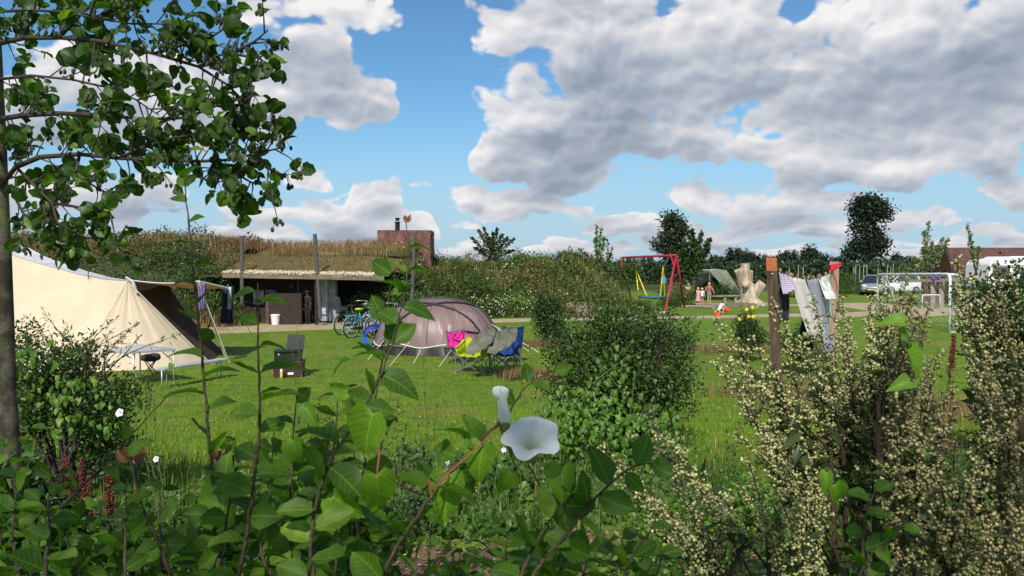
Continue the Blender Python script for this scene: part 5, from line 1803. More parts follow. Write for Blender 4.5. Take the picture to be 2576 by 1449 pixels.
rock('big tan boulder at the foot of the bank behind the small shrub', 1462, 799, 1.35, 1.0, .72, 3)
rock('flat tan boulder right of the big one at the foot of the bank', 1530, 797, .95, .8, .42, 5)
rock('low grey stone slab between the two tan boulders', 1500, 801, .7, .5, .22, 8)
# green ridge tent far behind
q = gp(1800, 746)
GT = plain('tent_sage', (.20, .22, .16), .9, noise=.15, nscale=2, transl=.1)
t = thing('sage_tent', 'small grey green ridge tent with a flat front canopy behind the dark bush', 'tent', (q.x, q.y, 0))
Yt = q.y
G = lambda u, v, dy=0: at(u, v, Yt + dy)
g0 = lambda u, dy=0: Vector((at(u, 740, Yt + dy).x, Yt + dy, 0.02))
m = MB(); m.slab([G(1786, 684, .0), G(1806, 677, 1.0), G(1828, 680, 1.2), g0(1870, 1.0), g0(1842, -.2)], (0, 1, .2), .02); obj('side_panel', m, GT, t)
m = MB(); m.slab([G(1746, 691, -1.6), G(1786, 685, -.1), G(1806, 677, 1.0), G(1762, 679, 0.2)], (0, 0, 1), .02); m.slab([G(1762, 679, .2), G(1806, 677, 1.0), G(1806, 682, 1.2), G(1765, 684, .4)], (0, 0, 1), .02); obj('canopy', m, plain('canopy_sage', (.33, .36, .28), .9, transl=.15), t)
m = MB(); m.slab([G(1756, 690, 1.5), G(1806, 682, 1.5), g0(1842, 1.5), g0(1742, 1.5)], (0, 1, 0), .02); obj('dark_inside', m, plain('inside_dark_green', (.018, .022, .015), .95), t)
m = MB(); m.tube([G(1748, 691, -1.6), g0(1742, -1.8)], .02, 5); m.tube([G(1786, 685, -.1), g0(1782, -.2)], .02, 5); m.tube([G(1748, 691, -1.6), g0(1722, -2.2)], .01, 4); obj('pole', m, ALU, t)
m = MB(); p = G(1764, 702, .1); m.ell(p, (.14, .14, .14), 12, 8); tag(obj('paper_lantern', m, plain('lantern_grey', (.35, .38, .40), .7), smooth=True, base=p), 'round pale lantern hanging under the green tent canopy', 'lantern')
m = MB(); a_ = at(1622, 688, 50); m.slab([at(1667, 686, 56), at(1676, 700, 56), at(1664, 702, 56)], (0, 1, 0), .05)
m.slab([at(1664, 702, 56), at(1676, 700, 56), at(1678, 712, 56), at(1662, 714, 56)], (0, 1, .0), .05)
tag(obj('blue_shade', m, plain('shade_blue', (.02, .22, .42), .7), base=at(1670, 700, 56)), 'bright blue pointed sunshade just behind the right swing rope', 'sunshade')

# ------------------------------------------------------------------ washing line
PO = plain('post_dark_brown', (.085, .052, .032), .8, noise=.4, nscale=6, stretch=(3, 3, .4), bump=.4)  # dark brown shaft colour, streaked along its length
PO2 = plain('post_raw_wood', (.36, .25, .18), .8, noise=.2, nscale=6, stretch=(3, 3, .4), bump=.4, col2=(.26, .18, .12))
b1 = gp(1957, 992); b2 = gp(2094, 917)
t = thing('wooden_post', 'dark brown square post with an orange top', 'post', b1)
zt1 = at(1943, 648, b1.y).z; top1 = at(1942, 690, b1.y); lean = Vector((top1.x - b1.x, 0, 0)); hx = zt1
rot = Matrix.Rotation(math.atan2(-(lean.x), -2.4) + math.pi, 3, 'Y')
wv = .185


def slanted(m, p0, p1, w, d_, rz):
    x = Vector((math.cos(rz), math.sin(rz), 0)) * w / 2; y = Vector((-math.sin(rz), math.cos(rz), 0)) * d_ / 2
    vs = [p + x * i + y * j for p in (p0, p1) for i, j in ((-1, -1), (1, -1), (1, 1), (-1, 1))]
    m.add(vs, [(3, 2, 1, 0), (4, 5, 6, 7), (0, 1, 5, 4), (1, 2, 6, 5), (2, 3, 7, 6), (3, 0, 4, 7)])


pa = Vector((b1.x, b1.y, -.1)); pb = Vector((at(1942, 681, b1.y).x, b1.y, at(1942, 681, b1.y).z)); pc = pb + (pb - pa).normalized() * .245
m = MB(); slanted(m, pa, pb, wv, wv * .8, R(-20)); obj('shaft', m, PO, t)
m = MB(); slanted(m, pb, pc, wv + .004, wv * .8 + .004, R(-20)); obj('orange_cap', m, plain('paint_orange', (.38, .105, .035), .75, noise=.25, nscale=10), t)
m = MB(); m.ell(pb + Vector((-.02, -.095, -.06)), (.014, .01, .014), 8, 5); obj('bolt', m, ALU, t)
t = thing('wooden_post', 'bare pinkish wooden post wound with a red cord', 'post', b2)
pa2 = Vector((b2.x, b2.y, -.1)); pb2 = Vector((at(2099, 658, b2.y).x, b2.y, at(2099, 658, b2.y).z))
m = MB(); slanted(m, pa2, pb2, .21, .16, R(-20)); obj('shaft', m, PO2, t)
m = MB()
REDC = plain('cord_red', (.60, .012, .05), .7)
for k in range(5):
    z_ = at(2099, 676 - 2.2 * k, b2.y).z; x_ = at(2099, 676, b2.y).x
    sl = .02 * (k % 3 - 1)
    m.tube([(x_ - .125, b2.y - .10, z_ + sl), (x_ + .12, b2.y - .12, z_ + .06 - sl), (x_ + .14, b2.y + .10, z_ + .04), (x_ - .11, b2.y + .12, z_ + sl), (x_ - .125, b2.y - .10, z_ + sl)], .014, 5)
m.ell(at(2094, 677, b2.y - .13), (.05, .03, .04), 10, 6)
m.tube([at(2094, 678, b2.y - .13), at(2104, 705, b2.y - .13), at(2107, 735, b2.y - .12)], .008, 4); m.tube([at(2092, 678, b2.y - .13), at(2086, 694, b2.y - .13)], .01, 4)
tag(obj('red_cord', m, REDC, base=at(2099, 676, b2.y)), 'red cord knotted round the top of the bare wooden post', 'cord')
LA, LB = Vector((pb.x, pb.y, at(1950, 672, b1.y).z)), Vector((pb2.x, pb2.y, at(2095, 680, b2.y).z))


def line(f, sag=.20):
    p = LA.lerp(LB, f); p.z -= sag * 4 * f * (1 - f); return p


def fu(u):
    k = (u - 1288) / FPX; dx, dy = LB.x - LA.x, LB.y - LA.y
    return (k * LA.y - LA.x) / (dx - k * dy)


m = MB(); m.tube([line(k / 20) for k in range(21)], .008, 4, caps=False); tag(obj('washing_line', m, plain('line_dark_red', (.16, .05, .04), .8), base=LA), 'washing line strung between the orange topped post and the bare post', 'line')
dirl = (LB - LA).normalized(); nrm_ = Vector((-dirl.y, dirl.x, 0)).normalized()


def laundry(label, cat, name, u0, u1, vb0, vb1, mat, fold=.05, k=16, out=0.0, drop=0.02, taper=1.0, lab=True):
    f0, f1 = fu(u0), fu(u1)

    def fn(a, b_):
        f = f0 + (f1 - f0) * (.5 + (a - .5) * (1 + (taper - 1) * (1 - b_)))
        top = line(f); top.z -= drop
        u_ = u0 + (u1 - u0) * a
        vb = vb0 + (vb1 - vb0) * a
        zb = at(u_, vb, top.y).z
        p = Vector((top.x, top.y, top.z + (zb - top.z) * (1 - b_)))
        p += nrm_ * (fold * math.sin(a * k + (1 - b_) * 2) * (.25 + .75 * (1 - b_)) + out * (1 - b_))
        p.z += .012 * math.sin(a * 22) * b_
        return p
    return cloth(name, label, cat, fn, mat, 22, 14, group=None)


laundry('lilac checked shirt pegged right beside the orange topped post', 'shirt', 'shirt', 1960, 1984, 740, 728, stripes('cloth_lilac_check', (.36, .28, .42), (.52, .44, .58), 160), .04, out=-.12)
laundry('dark charcoal trousers hanging below the lilac shirt', 'trousers', 'trousers', 1962, 1986, 815, 805, plain('cloth_charcoal', (.02, .022, .03), .9, noise=.3), .05, out=.05, drop=.30)
laundry('long off white towel, the widest cloth on the washing line', 'towel', 'towel', 1986, 2026, 842, 840, plain('towel_offwhite', (.80, .75, .70), .95, noise=.05, nscale=4, bump=.2, transl=.35), .035, 9, out=-.42)
laundry('grey blue sheet with navy bands in the middle of the washing line', 'sheet', 'sheet', 2031, 2060, 880, 890, plain('sheet_grey_blue', (.36, .38, .45), .9, noise=.08, transl=.25), .06, 8, out=-.40, taper=1.05)
laundry('navy towel hanging behind the grey blue sheet', 'towel', 'towel', 2034, 2066, 860, 885, plain('cloth_navy', (.018, .022, .045), .9, noise=.2), .05, 12, out=.14)
laundry('small white t-shirt pegged left of the bare post', 't-shirt', 't_shirt', 2058, 2078, 752, 752, plain('cloth_bright_white', (.80, .80, .78), .9, transl=.3), .04, 10, out=-.22)
laundry('yellow cloth hanging under the white t-shirt', 'cloth', 'hanging_cloth', 2064, 2074, 815, 812, plain('cloth_yellow', (.70, .36, .02), .9), .03, 8, out=-.05, drop=.55)
laundry('pale mint cloth beside the bare post', 'cloth', 'hanging_cloth', 2076, 2090, 790, 800, plain('cloth_mint', (.40, .47, .42), .9), .05, 8, out=-.02)
pegm = plain('peg_wood', (.45, .36, .2), .8)
first = None
for u in (1962, 1980, 1989, 1992, 2006, 2024, 2033, 2046, 2059, 2063, 2076, 2079, 2088):
    p = line(max(.02, min(.97, fu(u))))
    if first is None:
        m = MB(); m.beam((-.008, 0, -.03), (-.015, 0, .06), .008, .012); m.beam((.008, 0, -.03), (.015, 0, .06), .008, .012); o = first = obj('clothes_peg', m, pegm)
    else:
        o = first.copy(); COL.objects.link(o)
    o.location = p; o.rotation_euler = (0, random.uniform(-.4, .4), random.uniform(0, 1)); tag(o, 'small wooden clothes peg on the washing line', 'peg', 'clothes pegs on the washing line')

# ------------------------------------------------------------------ football goals
GW = plain('goal_white', (.68, .70, .68), .4)
A = gp(2207, 800); B = gp(2388, 836)
up = Vector((0, 0, 1.0)); H = at(2387, 690, B.y).z; HA = at(2204, 690, A.y).z


def goal(name, label, A, B, HA, H, back, rr_=.05, mesh_step=.3, nr=.0035):
    t = thing(name, label, 'goal', (A + B) / 2)
    m = MB()
    d = (B - A).normalized(); c = .18 * (H / 2)
    m.tube([A, A + Vector((0, 0, HA - c)), A + Vector((0, 0, HA - .3 * c)) + d * c * .3, A + Vector((0, 0, HA)) + d * c, B + Vector((0, 0, H)) - d * c, B + Vector((0, 0, H - .3 * c)) - d * c * .3, B + Vector((0, 0, H - c)), B], rr_, 8)
    obj('front_frame', m, GW, t, smooth=True)
    bt = [A + back, B + back]
    tops = [A + Vector((0, 0, HA)) + d * c * .5, B + Vector((0, 0, H)) - d * c * .3]
    mid = [tops[0] + back * .32 + Vector((0, 0, -.02)), tops[1] + back * .32 + Vector((0, 0, -.02))]
    for i in range(2):
        m = MB(); k = mid[i].lerp(bt[i], .12)
        m.tube([tops[i], mid[i] - back * .08, mid[i], k, bt[i]], rr_ * .8, 8); m.tube([bt[i], (A, B)[i]], rr_ * .6, 6); obj('side_frame', m, GW, t, smooth=True)
    m = MB()
    L = (B - A).length; n = int(L / mesh_step)
    rows = 7
    def sheet(a, b_):   # top to bottom of the net
        tp = tops[0].lerp(tops[1], a); md = mid[0].lerp(mid[1], a); bb_ = bt[0].lerp(bt[1], a)
        p = tp.lerp(md, b_ / .25) if b_ < .25 else md.lerp(bb_, (b_ - .25) / .75)
        p += back.normalized() * .10 * math.sin(b_ * math.pi) * math.sin(a * math.pi) - Vector((0, 0, .06)) * math.sin(a * math.pi * n / 2) ** 2
        return p
    for i in range(-rows, n + 1):
        for s_ in (1, -1):
            pts = []
            for j in range(rows + 1):
                a_ = (i + j) / n if s_ > 0 else (n - i - j) / n
                if 0 <= a_ <= 1: pts.append(sheet(a_, j / rows))
            if len(pts) > 1: m.tube(pts, nr, 3, caps=False)
    for E_, T0, M0_, B0 in ((B, tops[1], mid[1], bt[1]), (A, tops[0], mid[0], bt[0])):
        for k in range(1, 10):
            f = k / 10
            m.tube([E_.lerp(T0, f), B0.lerp(M0_, f)], nr, 3, caps=False)
        for k in range(1, 6):
            f = k / 6
            m.tube([E_.lerp(B0, f), T0.lerp(M0_, f)], nr, 3, caps=False)
    obj('net', m, plain('net_pale', (.42, .46, .44), .8), t)
    return t


goal('football_goal', 'white tubular football goal with a loose net, the large one', A, B, HA, H, Vector((1.05, .1, 0)), .052)
a_, b_ = gp(2332, 812), gp(2385, 805); a_ = Vector((at(2320, 780, 43).x, 43, 0)); b_ = Vector((at(2364, 780, 43).x, 43, 0))
goal('football_goal', 'tiny white goal lying beyond the large football goal', a_, b_, .75, .75, Vector((.3, 1.0, 0)), .03, .18, .006)
p = at(2345, 690, 36)
m = MB(); m.grid(lambda a, b_: at(2338, 694, 33.5).lerp(at(2368, 680, 33.5), a) + Vector((0, .1 * math.sin(a * 7), -(.12 + .22 * math.sin(a * 2.6)) * b_ + .03 * math.sin(a * 13))), 14, 5)
o = obj('purple_scarf', m, plain('cloth_purple', (.09, .025, .20), .9), smooth=True, base=p); o.modifiers.new('thick', 'SOLIDIFY').thickness = .02
tag(o, 'purple garment caught on the net of the large football goal', 'garment')
# rail fence and stump post behind the goal
t = thing('rail_fence', 'weathered brown rail with stout posts behind the football goal', 'fence', at(2380, 760, 45))
m = MB(); m.beam(at(2290, 707, 46), at(2440, 702, 42), .12, .16); obj('rail', m, WDG, t)
for u, Y_, h_ in ((2350, 44.5, 1.5), (2372, 44, 1.55), (2420, 42.6, 1.3)):
    m = MB(); p = at(u, 700, Y_); m.tube([(p.x, Y_ + .1, 0), (p.x, Y_ + .1, h_)], .14, 8); obj('post', m, WDG, t)

# ------------------------------------------------------------------ cars
SILV = plain('car_silver', (.42, .44, .47), .28, metal=.55, noise=.03)
GLS = plain('car_glass', (.025, .03, .035), .06, spec=1.0)
PALE = plain('headlamp_clear', (.6, .62, .65), .15, spec=1.0)


def car(label, loc, rz, paint, L=3.9, W=1.66, Hc=1.48):
    """hatchback, nose towards +x"""
    t = thing('parked_car', label, 'car', group='cars parked beyond the goal')
    # side profile (x, z) stations: lower hull and roof line
    st = [(-1.95, .30, .62, .55), (-1.90, .25, .95, .70), (-1.80, .22, 1.05, .76), (-1.2, .20, 1.02, .82), (-.2, .20, .98, .83), (.75, .20, .95, .82), (1.25, .22, .86, .80), (1.75, .25, .72, .72), (1.93, .32, .58, .55)]
    m = MB(); rings = []
    for x, z0, z1, w in st:
        rings.append([(x, -w * .9, z0), (x, -w, z0 + .12), (x, -w, (z0 + z1) / 2), (x, -w * .96, z1 - .05), (x, -w * .86, z1), (x, 0, z1 + .03), (x, w * .86, z1), (x, w * .96, z1 - .05), (x, w, (z0 + z1) / 2), (x, w, z0 + .12), (x, w * .9, z0)])
    n = 11; vs = [p for r_ in rings for p in r_]
    fs = [(i * n + k, (i + 1) * n + k, (i + 1) * n + (k + 1) % n, i * n + (k + 1) % n) for i in range(len(rings) - 1) for k in range(n)]
    fs += [tuple(range(n)), tuple((len(rings) - 1) * n + k for k in range(n - 1, -1, -1))]
    m.add(vs, fs); b_ = obj('body', m, paint, t, smooth=True)
    b_.modifiers.new('bev', 'BEVEL').width = .03
    g = [(-1.82, 1.0, .74, 1.0), (-1.55, 1.0, .72, 1.36), (-1.1, .98, .70, Hc - .02), (-.3, .98, .70, Hc), (.25, .96, .70, Hc - .05), (1.15, .93, .74, .95)]
    m = MB(); rings = []
    for x, z0, w, zt_ in g:
        k = (zt_ - z0) / .5
        rings.append([(x, -w, z0 - .06), (x, -w * (1 - .16 * k), zt_ - .05 * min(1, k)), (x, -w * (1 - .28 * k), zt_), (x, w * (1 - .28 * k), zt_), (x, w * (1 - .16 * k), zt_ - .05 * min(1, k)), (x, w, z0 - .06)])
    n = 6; vs = [p for r_ in rings for p in r_]
    fs = [(i * n + k, (i + 1) * n + k, (i + 1) * n + (k + 1) % n, i * n + (k + 1) % n) for i in range(len(rings) - 1) for k in range(n)]
    m.add(vs, fs); obj('window', m, GLS, t)
    m = MB(); rf = []
    for x, z0, w, zt_ in g[1:5]:
        k = (zt_ - z0) / .5; rf += [(x, -w * (1 - .17 * k), zt_ - .02), (x, -w * (1 - .3 * k) * .96, zt_ + .025), (x, w * (1 - .3 * k) * .96, zt_ + .025), (x, w * (1 - .17 * k), zt_ - .02)]
    m.add(rf, [(i * 4 + k, (i + 1) * 4 + k, (i + 1) * 4 + k + 1, i * 4 + k + 1) for i in range(3) for k in range(3)])
    for s_ in (-1, 1):
        m.beam((.25, s_ * .60, Hc - .06), (1.12, s_ * .73, .93), .05); m.beam((-.35, s_ * .62, Hc - .06), (-.35, s_ * .735, .95), .07); m.beam((-1.5, s_ * .62, 1.36), (-1.75, s_ * .73, 1.0), .09)
    obj('roof', m, paint, t, smooth=False)
    for x in (-1.22, 1.22):
        for s_ in (-1, 1):
            m = MB(); m.tube([(x, s_ * (W / 2 - .19), .30), (x, s_ * (W / 2 + .012), .30)], .30, 20); w = obj('wheel', m, TYRE, t)
            m = MB(); m.tube([(x, s_ * (W / 2 + .005), .30), (x, s_ * (W / 2 + .02), .30)], .19, 14); obj('rim', m, RIM, w)
    for s_ in (-1, 1):
        m = MB(); m.ell((1.74, s_ * .52, .70), (.14, .19, .10), 12, 8); obj('headlight', m, PALE, t, smooth=True)
        m = MB(); m.ell((-1.88, s_ * .60, .86), (.08, .10, .16), 10, 8); obj('tail_light', m, plain('red_lens', (.5, .01, .01), .3), t, smooth=True)
        m = MB(); m.ell((.75, s_ * .84, 1.0), (.07, .10, .06), 10, 6); obj('mirror', m, paint, t, smooth=True)
        m = MB(); m.box((.1, s_ * .842, .80), (.16, .015, .025)); obj('door_handle', m, BLK, t)
    m = MB(); m.box((1.95, 0, .38), (.05, .9, .16)); m.box((1.93, 0, .55), (.04, .7, .05)); obj('grille', m, BLK, t)
    m = MB(); m.box((1.985, 0, .45), (.015, .52, .11)); obj('number_plate', m, plain('plate_yellow_white', (.6, .55, .35), .5), t)
    t.location = loc; t.rotation_euler = (0, 0, rz)
    return t


q = gp(2212, 743); car('silver hatchback facing the viewer, left of the two parked cars', (q.x + .1, q.y + 1.2, 0), R(-118), SILV)
q = gp(2262, 741); car('pale silver car glinting in the sun, right of the two parked cars', (q.x + .2, q.y + 1.0, 0), R(-160), plain('car_pale_silver', (.74, .76, .78), .25, metal=.1, noise=.03), Hc=1.56)

# ------------------------------------------------------------------ tiled cabin and caravan
q = at(2420, 700, 46)
t = thing('camping_cabin', 'wooden barrel cabin with an arched brown tiled roof', 'cabin', (q.x + 3, 49, 0))
TL = plain('brown_shingle', (.15, .055, .04), .85, noise=.35, nscale=4, bump=.6, bscale=8, stretch=(1, 1, 3))
m_, tt, out = newmat('shingle_rows'); g = nd(tt, 'ShaderNodeNewGeometry'); br = nd(tt, 'ShaderNodeTexBrick'); br.inputs['Scale'].default_value = 1
br.inputs['Color1'].default_value = (.125, .055, .04, 1); br.inputs['Color2'].default_value = (.085, .037, .028, 1); br.inputs['Mortar'].default_value = (.04, .018, .015, 1); br.inputs['Brick Width'].default_value = .3; br.inputs['Row Height'].default_value = .16; br.inputs['Mortar Size'].default_value = .012
s = nd(tt, 'ShaderNodeSeparateXYZ'); tt.links.new(g.outputs['Position'], s.inputs[0]); cbx = nd(tt, 'ShaderNodeCombineXYZ'); tt.links.new(s.outputs[0], cbx.inputs[0]); tt.links.new(s.outputs[2], cbx.inputs[1]); tt.links.new(cbx.outputs[0], br.inputs['Vector'])
b = nd(tt, 'ShaderNodeBsdfPrincipled'); tt.links.new(br.outputs['Color'], b.inputs['Base Color']); b.inputs['Roughness'].default_value = .85; tt.links.new(b.outputs[0], out.inputs[0])
zr = at(2420, 622, 48).z
xl, xr = at(2392, 660, 48).x, at(2700, 660, 48).x
def pod(a, k=1.0):   # arch section in y,z
    th = a * math.pi
    return 49.2 - 1.75 * math.cos(th) * k * (1 - .06 * math.sin(th)), zr * (math.sin(th) ** .62) * k
m = MB(); m.grid(lambda a, b_: Vector((at(2412, 660, 47).x + (xr - xl) * b_, *pod(a))), 24, 14); obj('roof', m, m_, t, smooth=True)
x0 = at(2412, 660, 47).x
m = MB()
pts = [Vector((x0 - .06, *pod(k / 20, 1.03))) for k in range(21)]
m.tube(pts, .09, 6); obj('barge_board', m, plain('cabin_edge_dark', (.03, .02, .018), .7), t)
m = MB(); poly = [Vector((x0 + .35, *pod(k / 20, .97))) for k in range(21)]; m.slab(poly, (1, 0, 0), .06); obj('front_wall', m, plain('cabin_wood', (.20, .085, .03), .7, noise=.3, nscale=3, stretch=(1, 1, 5)), t)
m = MB(); m.box((x0 + .33, 49.6, 1.0), (.06, .85, 1.9)); obj('door', m, plain('cabin_door_dark', (.02, .018, .02), .4), t)
m = MB(); m.ell((x0 - .05, 49.2, zr - .28), (.04, .14, .14), 12, 8); obj('round_vent', m, ALU, t)
q = at(2530, 700, 40)
t = thing('caravan', 'white touring caravan with a dark window', 'caravan', (q.x, 40, 0))
CW = plain('caravan_white', (.78, .78, .76), .35, noise=.03)
xa, xb = at(2488, 660, 39).x, at(2680, 660, 39).x
zt = at(2530, 645, 39).z
m = MB()
prof = [(xa, .45), (xa - .02, 1.1), (xa + .05, zt - .35), (xa + .3, zt - .12), (xa + .9, zt - .1), (xa + 1.05, zt), (xb, zt + .04), (xb, .45)]
m.slab([Vector((x, 39, z)) for x, z in prof], (0, 1, 0), 2.1); o = obj('body', m, CW, t); o.modifiers.new('bev', 'BEVEL').width = .05
wx0, wx1, wz0, wz1 = at(2507, 670, 38.9).x, at(2541, 670, 38.9).x, at(2520, 697, 38.9).z, at(2520, 671, 38.9).z
m = MB(); m.box(((wx0 + wx1) / 2, 38.97, (wz0 + wz1) / 2), (wx1 - wx0, .06, wz1 - wz0)); w = obj('window', m, plain('caravan_window', (.08, .085, .10), .1, spec=1), t)
m = MB(); m.box(((wx0 + wx1) / 2, 38.95, wz1 + .03), (wx1 - wx0 + .1, .05, .05)); m.box(((wx0 + wx1) / 2, 38.95, wz0 - .02), (wx1 - wx0 + .1, .05, .03)); obj('frame', m, plain('trim_grey', (.4, .4, .4), .4), w)
m = MB()
for z_ in (zt - .42, zt - .5): m.box(((xa + xb) / 2 + .05, 38.98, z_), (xb - xa - .1, .05, .02))
obj('trim_line', m, plain('trim_grey', (.4, .4, .4), .4), t)
m = MB(); p0 = (xa + xb) / 2 + 1.2
m.box((at(2558, 670, 38.9).x, 38.97, (wz0 + zt) / 2 - .5), (.05, .05, 1.6)); obj('door_edge', m, plain('trim_grey', (.4, .4, .4), .4), t)
m = MB(); m.box((at(2574, 690, 38.9).x + .3, 38.95, at(2570, 700, 38.9).z), (.7, .05, .9)); obj('purple_panel', m, plain('panel_violet', (.10, .06, .22), .6), t)
for x in (xa + 2.6,):
    m = MB(); m.tube([(x, 38.98, .32), (x, 39.2, .32)], .32, 18); w = obj('wheel', m, TYRE, t); m = MB(); m.tube([(x, 38.96, .32), (x, 39.0, .32)], .18, 14); obj('rim', m, RIM, w)
m = MB(); m.beam((xa, 40, .42), (xa - 1.2, 40, .42), .08); obj('drawbar', m, BLK, t)
p = gp(2311, 932)
t = thing('metal_bucket', 'grey metal bucket on the grass between bush stems near the washing line', 'bucket', p)
m = MB(); m.tube([p, p + Vector((0, 0, .32))], [.11, .15], 14); obj('pail', m, plain('zinc', (.4, .43, .47), .3, metal=.8), t, smooth=True)
m = MB(); m.tube([p + Vector((-.15, 0, .30)), p + Vector((0, 0, .46)), p + Vector((.15, 0, .30))], .01, 5); obj('handle', m, ALU, t)

# ------------------------------------------------------------------ garden bushes between lawn and viewer
def pbush(name, label, ub, vb, lumps_px, n, size, mat, kind='small', per=8, spread=.07, yb=None, stems=3, shell=.35, depth=.9, up=.5):
    """lumps as picture ellipses (u, v, ru, rv) at the depth of the bush foot"""
    b = gp(ub, vb) if yb is None else Vector((at(ub, vb, yb).x, yb, 0))
    L = []
    s_ = b.y / FPX
    for (u, v, ru, rv) in lumps_px:
        p = at(u, v, b.y)
        L.append((p.x - b.x, random.uniform(-.15, .15), p.z, ru * s_, min(ru, rv * 1.3) * s_ * depth, rv * s_))
    return bush(name, label, 'bush', b, L, n, size, mat, kind, per, spread, stems=stems, shell=shell, up=up)


cb_ = pbush('bush', 'large leafy dark green bush right of centre climbed by bindweed', 1570, 1150,
            [(1500, 940, 90, 60), (1640, 950, 90, 55), (1570, 1000, 110, 60), (1470, 870, 70, 45), (1590, 860, 80, 40), (1690, 860, 60, 40), (1430, 980, 50, 60), (1500, 1070, 80, 60), (1640, 1060, 80, 70), (1560, 905, 60, 45), (1700, 980, 50, 80), (1530, 812, 50, 40), (1640, 805, 60, 32), (1400, 880, 36, 50), (1730, 930, 26, 30), (1745, 850, 26, 20), (1385, 975, 30, 40)],
            15000, .05, L_SHRUB, per=7, spread=.085, stems=4)
# long thin shoots out of the top of that bush
def wisps(parent, tips, base, Y_, n, size, mat, wid=.035, kind='small', r=.008):
    m = MB(); Ps = []; Ts = []
    for (u, v) in tips:
        e = at(u, v, Y_ + random.uniform(-.3, .3)); b0 = at(base[0] + random.uniform(-60, 60), base[1], Y_)
        pts = [b0.lerp(e, k / 5) + Vector((.05 * math.sin(k + u), 0, .08 * math.sin(k / 5 * math.pi))) for k in range(6)]
        m.tube(pts, [r * (1 - k / 7) for k in range(6)], 4, caps=False)
        q = .15 + .85 * rng.random(n)
        idx = np.clip((q * 5).astype(int), 0, 4); f = q * 5 - idx
        A_ = np.array([tuple(x) for x in pts])
        Ps.append(A_[idx] * (1 - f)[:, None] + A_[idx + 1] * f[:, None] + rng.normal(size=(n, 3)) * wid)
        Ts.append(rdir(n) + np.array((e - b0).normalized()) * .8)
    P = np.concatenate(Ps); T = np.concatenate(Ts)
    obj('twig', m, BARKD, parent)
    leafobj('twig_leaves', kind, P, T, rdir(len(P)) + [0, 0, .8], size * (.6 + .7 * rng.random(len(P))), mat, parent)


wisps(cb_, [(1400, 790), (1440, 750), (1480, 720), (1510, 690), (1560, 735), (1600, 775), (1650, 780), (1700, 790), (1745, 800), (1755, 830), (1750, 880), (1740, 935), (1385, 830), (1390, 930), (1620, 790), (1540, 755), (1470, 760), (1350, 900), (1340, 985), (1375, 1040), (1770, 980), (1760, 1040), (1765, 900), (1365, 860), (1450, 800), (1580, 770), (1680, 800)], (1570, 950), 10.6, 64, .055, L_SHRUB, .05)
Pq, out = clumps([tuple(at(1530, 1090, 9.6)) + (.9, .35, .42), tuple(at(1650, 1150, 9.4)) + (.5, .3, .3), tuple(at(1430, 1050, 9.8)) + (.45, .2, .4), tuple(at(1560, 940, 9.7)) + (.25, .12, .35)], 900, 3, .12, .45)
n = len(Pq)
bw = thing('bindweed', 'bright green bindweed climbing over the front of the large bush', 'bindweed', gp(1540, 1200))
leafobj('foliage', 'heart', Pq, np.tile([0, -.45, -1.], (n, 1)) + rdir(n) * .5, np.tile([-.2, -1, .5], (n, 1)) + rdir(n) * .45, .035 + .05 * rng.random(n), leafmat('bindweed_leaf', (.06, .14, .014), (.11, .23, .022), (.2, .3, .05), .38), bw)
m = MB()
for k in range(14):
    a_ = Pq[random.randrange(n)]; b_ = Pq[random.randrange(n)]; m.tube([a_, (Vector(a_) + Vector(b_)) / 2 + Vector((0, -.05, .05)), b_], .004, 4)
obj('vine', m, plain('vine_green', (.12, .16, .04), .7), bw)
pbush('bush', 'small dense upright green bush behind the big leafy bush, right of the camping chairs', 1385, 868, [(1385, 810, 42, 52), (1380, 770, 34, 36), (1400, 840, 32, 24), (1360, 780, 22, 40)], 5200, .075, L_DARK, 'diamond', spread=.09)
pbush('bush', 'bright leafy bush low in front of the swing legs', 1610, 905, [(1590, 845, 100, 40), (1680, 860, 70, 34), (1520, 845, 60, 36)], 4600, .07, L_SHRUB, 'diamond', spread=.08)
ls = pbush('bush', 'dense dark bush on the left in front of the cream tent', 150, 1180, [(110, 930, 90, 70), (220, 900, 60, 50), (60, 860, 40, 60), (150, 1020, 150, 90), (270, 1030, 70, 80), (330, 985, 55, 40), (60, 1080, 60, 90), (250, 1130, 100, 60)], 12500, .042, L_SHRUB, yb=8.2, per=7, spread=.06, stems=3)
wisps(ls, [(60, 800), (102, 772), (75, 810), (165, 820), (182, 810), (150, 840), (223, 838), (240, 860), (295, 830), (330, 815), (350, 812), (370, 840), (310, 850), (285, 800), (450, 840)], (200, 960), 8.0, 26, .06, leafmat('leaf_tip_brownish', (.05, .06, .018), (.10, .11, .03), (.16, .12, .05), .3), .012, 'lance', .006)
Pq, out = clumps([tuple(at(400, 905 + 60, 7.9)) + (.28, .12, .06), tuple(at(210, 1010, 7.8)) + (.5, .2, .4), tuple(at(120, 900, 7.9)) + (.3, .2, .2)], 120, 3, .06, .6)
n = len(Pq)
bw = thing('bindweed', 'fresh bindweed leaves hanging over the left bush', 'bindweed', gp(230, 1250))
leafobj('foliage', 'heart', Pq, np.tile([0, -.45, -1.], (n, 1)) + rdir(n) * .5, np.tile([-.2, -1, .5], (n, 1)) + rdir(n) * .45, .05 + .03 * rng.random(n), MATS['bindweed_leaf'], bw)


